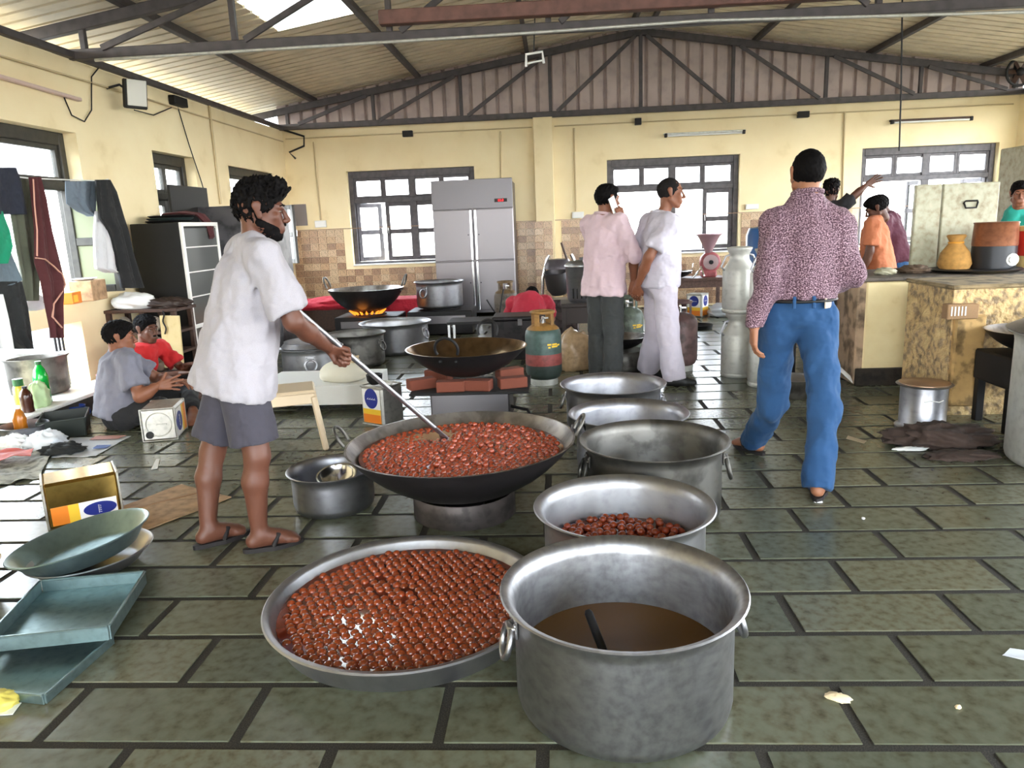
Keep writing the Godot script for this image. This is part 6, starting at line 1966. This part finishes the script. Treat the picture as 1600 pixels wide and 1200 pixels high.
	lathed("pot_lid", "dented pale lid covering the very large pot", "lid", Vector3(2.9, 0.735, -4.02), [Vector2(0, 0), Vector2(0.46, 0), Vector2(0.468, 0.006), Vector2(0.42, 0.03), Vector2(0.2, 0.06), Vector2(0, 0.065)], M.alu_bright, 56)
	var st := thing("iron_stove", "black iron stove stand beside the very large pot", "stove", Vector3(3.03, 0, -4.8))
	for s in [[-1, -1], [1, -1], [-1, 1], [1, 1]]:
		part(st, "leg", MB.new().box(Vector3(s[0] * 0.24, 0.22, s[1] * 0.17), Vector3(0.05, 0.44, 0.05), 0.004), M.iron)
	part(st, "frame", MB.new().box(Vector3(0, 0.38, 0), Vector3(0.54, 0.2, 0.42), 0.01), M.iron)
	part(st, "lower_rail", MB.new().box(Vector3(0, 0.12, 0.18), Vector3(0.5, 0.03, 0.03), 0.003), M.iron)
	for k in 3:
		var a := TAU * k / 3.0 + 0.4
		part(st, "prong", MB.new().tube([Vector3(cos(a) * 0.2, 0.48, sin(a) * 0.17), Vector3(cos(a) * 0.2, 0.525, sin(a) * 0.17), Vector3(cos(a) * 0.12, 0.53, sin(a) * 0.1)], 0.01, 6), M.iron)
	wok("black wok with a tall loop handle on the right-hand stove", Vector3(3.02, 0.475, -4.79), 0.3, 0.15, M.wok_in, [2.2, -0.9], 0.15, M.iron, 85.0)
	single("sackcloth", lump(Vector3(0.3, 0.075, 0.16), 0.55, 0.22, 111, 44, 20), cloth("brown_cloth", Color(0.24, 0.18, 0.15)), "crumpled brown sackcloth on the floor by the canister", "cloth", Vector3(2.3, 0, -4.46))
	single("sackcloth", lump(Vector3(0.2, 0.025, 0.08), 0.5, 0.3, 112, 30, 12), M.brown_cloth, "trailing end of brown cloth before the heap", "cloth", Vector3(2.28, 0, -4.18))
	single("paper_strip", sheet_mb(gf(1322, 686), gf(1350, 694), gf(1354, 690), gf(1325, 682), 0.008, 0.3, 113, 0.003, 5), mat("strip", Color(0.66, 0.6, 0.5), 0.8), "narrow beige paper strip on the floor", "paper")
	single("paper_scraps", lump(Vector3(0.1, 0.012, 0.03), 0.6, 0.4, 114, 24, 10), M.white, "torn white paper scraps before the brown cloth", "paper", gf(1425, 703))
	var cx := thing("carton", "orange and white cardboard carton lying open beside the counter", "carton", Vector3(2.13, 0, -6.1), -0.3)
	part(cx, "box", MB.new().box(Vector3(0, 0.09, 0), Vector3(0.2, 0.18, 0.3), 0.005), M.white_print)
	part(cx, "orange_top", MB.new().box(Vector3(0.02, 0.187, 0.02), Vector3(0.22, 0.008, 0.3), 0.002), M.orange_print)
	part(cx, "flap", MB.new().box(Vector3(0.19, 0.13, 0.03), Vector3(0.17, 0.006, 0.26), 0.002, Basis(Vector3.BACK, -0.75)), M.white_print)
	var pf := thing("pressure_pan", "grey pan on the floor seen between the jeans legs", "pan", Vector3(1.84, 0, -5.78))
	part(pf, "vessel", MB.new().lathe([Vector2(0, 0), Vector2(0.14, 0), Vector2(0.16, 0.03), Vector2(0.16, 0.14), Vector2(0.165, 0.145), Vector2(0, 0.15)], 36), M.alu_dull)
	part(pf, "lid", MB.new().lathe([Vector2(0.166, 0.145), Vector2(0.16, 0.155), Vector2(0, 0.175)], 36), M.alu_bright)
	# shelf behind the jeans man
	var ck := thing("iron_rack", "black iron rack between the milk cans and the counter", "rack", Vector3(2.2, 0, -6.75))
	for s in [[-1, -1], [1, -1], [-1, 1], [1, 1]]:
		part(ck, "leg", MB.new().box(Vector3(s[0] * 0.16, 0.36, s[1] * 0.3), Vector3(0.03, 0.72, 0.03), 0.003), M.iron)
	for y in [0.35, 0.7]:
		part(ck, "shelf", MB.new().box(Vector3(0, y, 0), Vector3(0.36, 0.02, 0.64), 0.003), M.inox if y > 0.5 else M.iron)
	# scraps on the near floor
	single("peel", lump(Vector3(0.036, 0.012, 0.018), 0.4, 0.3, 121, 20, 10), mat("peel", Color(0.9, 0.82, 0.66), 0.6), "cream peel on the floor at lower right", "food scrap", gf(1309, 1093), 2.7)
	single("crumb", lump(Vector3(0.008, 0.008, 0.005), 0.6, 0.4, 122, 12, 8), M.peel, "tiny yellow crumb on the floor at lower right", "food scrap", gf(1497, 1107))
	single("wrapper", sheet_mb(gf(1566, 1025), gf(1600, 1032), gf(1605, 1018), gf(1578, 1015), 0.006, 0.4, 123, 0.001, 8), M.plastic_bag, "clear plastic scrap on the floor at the right edge", "wrapper")
	single("crumb", lump(Vector3(0.008, 0.006, 0.008), 0.5, 0.4, 124, 12, 8), M.white, "white crumb on the floor before the sandal", "food scrap", gf(1349, 811))
	single("crumb", lump(Vector3(0.02, 0.004, 0.012), 0.5, 0.4, 125, 12, 8), M.white, "white fleck on the floor just below the sandal", "food scrap", gf(1279, 785))
	single("paper_scrap", sheet_mb(gf(236, 735), gf(246, 733), gf(250, 718), gf(244, 718), 0.01, 0.5, 126, 0.002, 5), M.white, "small torn paper on the floor behind the cardboard", "paper")
	var ef := thing("exhaust_fan", "small exhaust fan at the top right corner of the gable", "fan", gz(1594, 112, ZB + 0.25))
	part(ef, "ring", MB.new().ring(Vector3.ZERO, Vector3.BACK, 0.19, 0.02, 32, 8), M.iron)
	part(ef, "hub", MB.new().ball(Vector3.ZERO, Vector3(0.06, 0.06, 0.05), 16, 10), M.iron)
	for k in 6:
		var a := TAU * k / 6.0
		part(ef, "blade", MB.new().box(Vector3(cos(a) * 0.11, sin(a) * 0.11, 0), Vector3(0.13, 0.07, 0.006), 0.002, Basis(Vector3.BACK, a) * Basis(Vector3.RIGHT, 0.5)), M.wood_dark)
	part(ef, "bracket", MB.new().box(Vector3(0, 0, -0.12), Vector3(0.05, 0.4, 0.03), 0.004), M.iron)

# ---------------------------------------------------------------- people
func standing(x: float, z: float, f: Vector3, neck_y: float, lean := 0.0) -> Dictionary:      # an upright figure to change from
	f = f.normalized()
	var r := Vector3(-f.z, 0, f.x)
	var b := Vector3(x, 0, z)
	var k := neck_y / 1.42
	var up := Vector3.UP
	var n := b + up * neck_y + f * lean
	var J := {"f": f, "hf": f, "neck": n, "head": n + up * 0.15 * k + f * 0.025, "chest": n - up * 0.17 * k, "hip": b + up * 0.9 * k}
	for s in ["l", "r"]:
		var q := 1.0 if s == "r" else -1.0
		J["s" + s] = n - up * 0.055 + r * q * 0.175
		J["e" + s] = J["s" + s] - up * 0.28 * k + r * q * 0.05
		J["w" + s] = J["e" + s] - up * 0.24 * k + f * 0.06
		J["h" + s] = b + up * 0.86 * k + r * q * 0.085
		J["k" + s] = b + up * 0.48 * k + r * q * 0.09 + f * 0.015
		J["a" + s] = b + up * 0.094 + r * q * 0.09
		J["d" + s] = f + r * q * 0.2
	return J

func build_people() -> void:
	cloth("tee_white", Color(0.68, 0.665, 0.69))
	cloth("shorts_grey", Color(0.25, 0.24, 0.28))
	cloth("jeans_blue", Color(0.13, 0.29, 0.46), 0.9)
	var ps := cloth("shirt_print", Color(0.78, 0.74, 0.76), 0.85, "print", 3.3)
	ps.normal_scale = 0.6
	ps.rim = 0.1
	cloth("shirt_pink", Color(0.84, 0.74, 0.77))
	cloth("trousers_grey", Color(0.22, 0.23, 0.23))
	cloth("polo_white", Color(0.79, 0.77, 0.82))
	cloth("trousers_white", Color(0.8, 0.77, 0.82))
	cloth("tee_grey", Color(0.47, 0.47, 0.52))
	cloth("tee_red", Color(0.78, 0.13, 0.14))
	cloth("trousers_dark", Color(0.13, 0.13, 0.14))
	cloth("shirt_rose", Color(0.72, 0.16, 0.24))
	cloth("tee_orange", Color(0.8, 0.48, 0.33))
	cloth("shirt_plum", Color(0.36, 0.17, 0.24))
	cloth("tee_teal", Color(0.14, 0.62, 0.56))
	# ---- the man who stirs the big wok, and his paddle
	var tip := gf(690, 678, 0.345)
	var grip := gz(543, 552, -3.35)
	var rod_up := grip + (grip - tip).normalized() * 0.34
	var f := Vector3(0.8, 0, -0.6)
	var r := Vector3(0.6, 0, 0.8)
	var rod := (rod_up - tip).normalized()
	var hip := Vector3(-1.43, 0.80, -3.17)
	var neck := Vector3(-1.30, 1.37, -3.18)
	var J := {"f": f, "hf": Vector3(0.97, -0.12, -0.25), "neck": neck, "head": gz(409, 330, -3.2) , "chest": Vector3(-1.335, 1.18, -3.18), "hip": hip,
		"sl": neck + Vector3(-0.1, -0.05, -0.14), "sr": neck + Vector3(0.105, -0.065, 0.14),
		"er": Vector3(-1.105, 1.035, -3.06), "wr": grip + Vector3(-0.075, 0.035, 0.035), "el": Vector3(-1.27, 1.06, -3.42), "wl": rod_up + Vector3(-0.06, -0.03, -0.04),
		"hr": hip + r * 0.088 - Vector3(0, 0.03, 0), "hl": hip - r * 0.088 - Vector3(0, 0.03, 0),
		"kr": gz(402, 712, -3.06), "kl": gz(332, 706, -3.2), "ar": Vector3(-1.365, 0.094, -3.07), "al": Vector3(-1.63, 0.094, -3.13),
		"dr": Vector3(0.27, 0, -0.15), "dl": Vector3(0.2, 0, -0.2)}
	person("person", "man in white tee and grey shorts stirring the big wok", Vector3(-1.48, 0, -3.1), J, {
		"skin": "skin1", "shirt": "tee_white", "hem": 0.075, "hem_r": 0.24, "sleeve_t": 0.86, "sleeve_r": 0.088, "fold": 0.02, "pants": "shorts_grey", "shorts": 0.83, "shoes": "sandal", "hair": "tousled", "face_hair": ["beard"], "cell": 0.012, "crotch": 0.02,
		"hands": {"r": ["grip", Vector3(0.75, -0.45, -0.4), (rod.cross(Vector3(0.75, -0.45, -0.4))).normalized() * -1.0], "l": ["grip", Vector3(0.9, -0.2, 0.3), Vector3(0, -1, 0)]}})
	var pd := thing("stirring_paddle", "long steel paddle held by the man stirring the wok", "paddle", tip)
	part(pd, "shaft", MB.new().tube([rod * 0.02, rod_up + rod * 0.12 - tip], 0.0125, 12), M.alu_bright)
	part(pd, "blade", MB.new().box(Vector3.ZERO, Vector3(0.06, 0.008, 0.13), 0.003, frame_of(rod, Vector3.UP)), M.alu_bright)
	# ---- the man in jeans walking away
	f = Vector3(0.03, 0, -1)
	hip = Vector3(1.245, 0.93, -3.9)
	neck = Vector3(1.262, 1.47, -3.88)
	J = {"f": f, "hf": Vector3(-0.04, -0.05, -1), "neck": neck, "head": gz(1261, 270, -3.9) + Vector3(0, -0.005, 0), "chest": Vector3(1.262, 1.27, -3.88), "hip": hip,
		"sl": Vector3(1.112, 1.35, -3.87), "sr": Vector3(1.412, 1.345, -3.87), "el": Vector3(1.055, 1.08, -3.79), "wl": Vector3(1.0, 0.84, -3.8), "er": Vector3(1.478, 1.085, -3.84), "wr": Vector3(1.43, 1.0, -4.06),
		"hl": Vector3(1.155, 0.88, -3.92), "hr": Vector3(1.335, 0.88, -3.88), "kl": gz(1207, 632, -4.06), "kr": gz(1288, 640, -3.74), "al": Vector3(1.165, 0.105, -4.32), "ar": Vector3(1.285, 0.094, -3.6),
		"dl": Vector3(-0.3, 0, -0.6), "dr": Vector3(0.3, 0, -0.75)}
	var jm := person("person", "man in speckled purple shirt and blue jeans walking away", Vector3(1.24, 0, -3.9), J, {
		"skin": "skin3", "shirt": "shirt_print", "sleeve": "long", "hem": -0.05, "hem_r": 0.182, "waist_r": 0.162, "girth": 1.0, "flat": 1.3, "fold": 0.018, "pants": "jeans_blue", "shoes": "sandal", "hair": "thin", "cell": 0.012, "leg_w": 0.95, "cuff_r": 0.078, "cuff": 0.05, "pant_fold": 0.016, "collar": true,
		"hands": {"l": ["relax", Vector3(0.02, -1, -0.1), Vector3(1, 0, 0)], "r": ["relax", Vector3(-0.2, -0.3, -1), Vector3(-1, 0, 0)]}})
	var bt := MB.new()
	var path := []
	for k in 32:
		var a := TAU * k / 32.0
		path.append(Vector3(cos(a) * 0.17, 0.968, sin(a) * 0.134) + Vector3(1.248, 0, -3.895) - jm.position)
	bt.tube(path, 0.02, 8, true, 0.45)
	var belt := part(jm, "belt", bt, M.black)
	for k in 2:
		part(belt, "belt_loop", MB.new().box(Vector3([-0.06, 0.035][k], 0.965, 0.147), Vector3(0.016, 0.062, 0.012), 0.003), M.jeans_blue)
	part(jm, "patch", MB.new().box(Vector3(0.115, 0.955, 0.115), Vector3(0.06, 0.05, 0.006), 0.001, Basis(Vector3.UP, 0.75)), mat("leather_patch", Color(0.75, 0.68, 0.6), 0.7))
	# ---- pink shirt, on the telephone
	f = Vector3(0.75, 0, -0.65)
	r = Vector3(0.65, 0, 0.75)
	J = standing(0.42, -6.45, f, 1.43)
	J.head = gz(950, 312, -6.45)
	J.hf = Vector3(0.85, -0.05, -0.5)
	J.er = gz(989, 398, -6.28)
	J.wr = gz(973, 342, -6.34)
	J.el = Vector3(0.36, 1.1, -6.72)
	J.wl = Vector3(0.54, 1.04, -6.74)
	person("person", "man in pale pink shirt holding a phone to his ear", Vector3(0.42, 0, -6.45), J, {
		"skin": "skin2", "shirt": "shirt_pink", "sleeve": "long", "hem": 0.13, "girth": 1.06, "pants": "trousers_grey", "shoes": "shoe", "hair": "short", "cell": 0.016, "collar": true, "leg_w": 1.1, "cuff_r": 0.08,
		"hands": {"r": ["hold", Vector3(-0.35, 0.93, -0.05), Vector3(-0.6, 0, -0.7)], "l": ["relax", Vector3(1, 0.1, 0.0), Vector3(0, -1, 0)]}})
	var ph := thing("phone", "white mobile phone held to the ear of the pink-shirted man", "phone", gz(959, 321, -6.33))
	part(ph, "case", MB.new().box(Vector3.ZERO, Vector3(0.07, 0.145, 0.009), 0.003, Basis(Vector3.UP, 0.7) * Basis(Vector3.BACK, 0.45)), M.white)
	part(ph, "camera_bump", MB.new().box(Vector3(-0.04, 0.04, 0.0), Vector3(0.02, 0.03, 0.014), 0.003, Basis(Vector3.UP, 0.7) * Basis(Vector3.BACK, 0.45)), M.iron)
	# ---- the man all in white
	f = Vector3(0.93, 0, -0.35)
	r = Vector3(0.35, 0, 0.93)
	J = standing(0.87, -6.3, f, 1.42)
	J.head = gz(1049, 301, -6.3)
	J.hf = Vector3(0.95, -0.1, 0.15)
	J.er = Vector3(0.755, 1.1, -6.1)
	J.wr = Vector3(0.68, 0.86, -6.24)
	J.el = Vector3(0.68, 1.1, -6.5)
	J.wl = Vector3(0.66, 0.88, -6.35)
	J.ar = Vector3(0.98, 0.094, -6.24)
	J.kr = Vector3(0.93, 0.47, -6.21)
	J.al = Vector3(0.82, 0.094, -6.62)
	J.kl = Vector3(0.86, 0.48, -6.46)
	J.dr = Vector3(1, 0, 0.05)
	J.dl = Vector3(1, 0, 0.1)
	person("person", "stout man dressed all in white with hands behind his back", Vector3(0.87, 0, -6.3), J, {
		"skin": "skin2", "shirt": "polo_white", "hem": 0.06, "hem_r": 0.2, "girth": 1.0, "belly": 1.0, "flat": 1.2, "pants": "trousers_white", "shoes": "shoe", "hair": "thin", "hair_mat": "hair_grey", "cell": 0.016, "collar": true, "leg_w": 1.12, "cuff_r": 0.09,
		"hands": {"r": ["relax", Vector3(-0.1, -0.9, -0.4), Vector3(0.3, 0, -1)], "l": ["relax", Vector3(-0.1, -0.8, 0.5), Vector3(0, 0, 1)]}})
	# ---- grey tee, sitting on the floor
	f = Vector3(0.8, 0, -0.6)
	J = {"f": f, "hf": Vector3(0.9, -0.08, -0.35), "neck": Vector3(-3.27, 0.575, -5.36), "head": gz(188, 527, -5.36), "chest": Vector3(-3.31, 0.42, -5.36), "hip": Vector3(-3.36, 0.13, -5.34),
		"sr": Vector3(-3.165, 0.51, -5.23), "sl": Vector3(-3.375, 0.53, -5.5), "er": gz(219, 620, -5.17), "wr": gz(247, 603, -5.2), "el": Vector3(-3.2, 0.3, -5.66), "wl": Vector3(-2.99, 0.3, -5.55),
		"hr": Vector3(-3.27, 0.11, -5.25), "hl": Vector3(-3.37, 0.11, -5.43), "kr": Vector3(-3.0, 0.15, -5.3), "kl": Vector3(-3.0, 0.17, -5.74), "ar": Vector3(-3.02, 0.085, -5.5), "al": Vector3(-2.82, 0.085, -5.42),
		"dr": Vector3(-0.3, 0, -1), "dl": Vector3(0.3, 0, 1)}
	person("person", "man in grey tee sitting on the floor with his back turned", Vector3(-3.3, 0, -5.35), J, {
		"skin": "skin2", "shirt": "tee_grey", "hem": 0.04, "girth": 1.1, "pants": "trousers_dark", "hair": "short", "cell": 0.014, "sleeve_t": 0.72, "leg_w": 0.9, "cuff": -0.02,
		"hands": {"r": ["spread", Vector3(0.95, 0.1, -0.1), Vector3(0.1, -0.2, -1)], "l": ["relax", Vector3(1, 0, 0.3), Vector3(0, -1, 0)]}})
	# ---- red tee, sitting beside him
	f = Vector3(0.93, 0, 0.25)
	J = {"f": f, "hf": Vector3(0.85, -0.1, 0.3), "neck": gz(226, 543, -6.3), "head": gz(229, 514, -6.3), "chest": Vector3(-3.7, 0.34, -6.31), "hip": Vector3(-3.78, 0.13, -6.32),
		"sr": Vector3(-3.7, 0.43, -6.14), "sl": Vector3(-3.6, 0.43, -6.48), "er": Vector3(-3.52, 0.22, -6.07), "wr": gz(282, 583, -6.15), "el": Vector3(-3.42, 0.22, -6.5), "wl": gz(296, 570, -6.4),
		"hr": Vector3(-3.74, 0.11, -6.22), "hl": Vector3(-3.7, 0.11, -6.42), "kr": Vector3(-3.38, 0.16, -6.05), "kl": Vector3(-3.33, 0.16, -6.62), "ar": Vector3(-3.32, 0.085, -6.38), "al": Vector3(-3.2, 0.085, -6.3),
		"dr": Vector3(0.2, 0, -1), "dl": Vector3(0.2, 0, 1)}
	person("person", "man in red tee sitting cross-legged before the wooden rack", Vector3(-3.7, 0, -6.32), J, {
		"skin": "skin4", "shirt": "tee_red", "hem": 0.04, "hem_r": 0.18, "girth": 0.92, "pants": "trousers_dark", "hair": "short", "face_hair": ["moustache"], "cell": 0.015, "sleeve_t": 0.72, "leg_w": 0.85, "cuff": -0.02,
		"hands": {"r": ["spread", Vector3(1, 0.05, 0.1), Vector3(0, -1, 0.2)], "l": ["relax", Vector3(1, 0.1, 0.2), Vector3(0, -0.8, 0.5)]}})
	# ---- someone bent over in a rose-red shirt far back
	f = Vector3(0.1, 0, -1)
	J = {"f": f, "hf": Vector3(0, -0.7, -0.7), "hu": Vector3(0, 0.7, -0.7), "neck": Vector3(-0.3, 0.56, -8.75), "head": Vector3(-0.28, 0.53, -8.92), "chest": Vector3(-0.31, 0.47, -8.6), "hip": Vector3(-0.32, 0.18, -8.4),
		"sr": Vector3(-0.12, 0.5, -8.7), "sl": Vector3(-0.49, 0.5, -8.7), "er": Vector3(-0.06, 0.28, -8.85), "wr": Vector3(-0.15, 0.2, -9.05), "el": Vector3(-0.55, 0.28, -8.85), "wl": Vector3(-0.45, 0.2, -9.05),
		"hr": Vector3(-0.22, 0.14, -8.42), "hl": Vector3(-0.42, 0.14, -8.42), "kr": Vector3(-0.1, 0.2, -8.85), "kl": Vector3(-0.55, 0.2, -8.85), "ar": Vector3(-0.25, 0.09, -8.6), "al": Vector3(-0.4, 0.09, -8.6), "dr": f, "dl": f}
	person("person", "crouching person in rose-red shirt seen from behind", Vector3(-0.31, 0, -8.55), J, {"skin": "skin2", "shirt": "shirt_rose", "pants": "trousers_dark", "hem": 0.05, "cell": 0.02, "girth": 1.1, "eyes": false})
	# ---- behind the counter
	J = standing(3.36, -8.0, Vector3(-0.85, 0, -0.5), 1.3, 0.06)
	J.head = gz(1368, 326, -8.05)
	J.hf = Vector3(-0.85, -0.45, -0.2)
	J.er = J.sr + Vector3(-0.1, -0.27, 0.02)
	J.wr = J.er + Vector3(-0.2, -0.1, -0.08)
	person("person", "man in orange tee bending forward behind the counter", Vector3(3.36, 0, -8.0), J, {"skin": "skin4", "shirt": "tee_orange", "pants": "trousers_dark", "hem": 0.1, "cell": 0.02, "hair": "short", "shoes": "shoe", "hands": {"r": ["relax", Vector3(-0.8, -0.5, -0.1), Vector3(0, -1, 0)]}})
	J = standing(3.78, -8.55, Vector3(-0.8, 0, -0.6), 1.33, 0.1)
	J.head = J.neck + Vector3(-0.1, 0.1, -0.06)
	J.hf = Vector3(-0.8, -0.5, -0.3)
	person("person", "man in plum shirt standing behind the one in orange", Vector3(3.78, 0, -8.55), J, {"skin": "skin4", "shirt": "shirt_plum", "pants": "jeans_blue", "hem": 0.04, "cell": 0.02, "hair": "short", "shoes": "shoe", "sleeve": "long"})
	J = standing(3.05, -9.0, Vector3(0.6, 0, -0.8), 1.44)
	J.head = gz(1299, 299, -9.0)
	J.sr = gz(1316, 322, -8.9)
	J.er = gz(1336, 305, -8.9)
	J.wr = gz(1354, 289, -8.9)
	person("person", "man with one bare arm raised behind the patterned shirt", Vector3(3.05, 0, -9.0), J, {"skin": "skin4", "shirt": "trousers_dark", "pants": "trousers_dark", "hem": 0.1, "cell": 0.02, "hair": "tousled", "shoes": "shoe", "hands": {"r": ["spread", Vector3(0.8, 0.5, 0), Vector3(0, -0.4, 0.9)]}})
	J = standing(4.88, -8.05, Vector3(-0.2, 0, 1), 1.37)
	J.head = gz(1593, 303, -8.0)
	J.hf = Vector3(-0.4, -0.1, 0.9)
	person("person", "man in teal tee at the right edge behind the counter", Vector3(4.88, 0, -8.05), J, {"skin": "skin2", "shirt": "tee_teal", "pants": "trousers_dark", "hem": 0.1, "cell": 0.02, "hair": "short", "shoes": "shoe"})

func _ready() -> void:
	rng.seed = 11
	build_light()
	make_materials()
	build_hall()
	build_foreground()
	build_left()
	build_right()
	build_people()
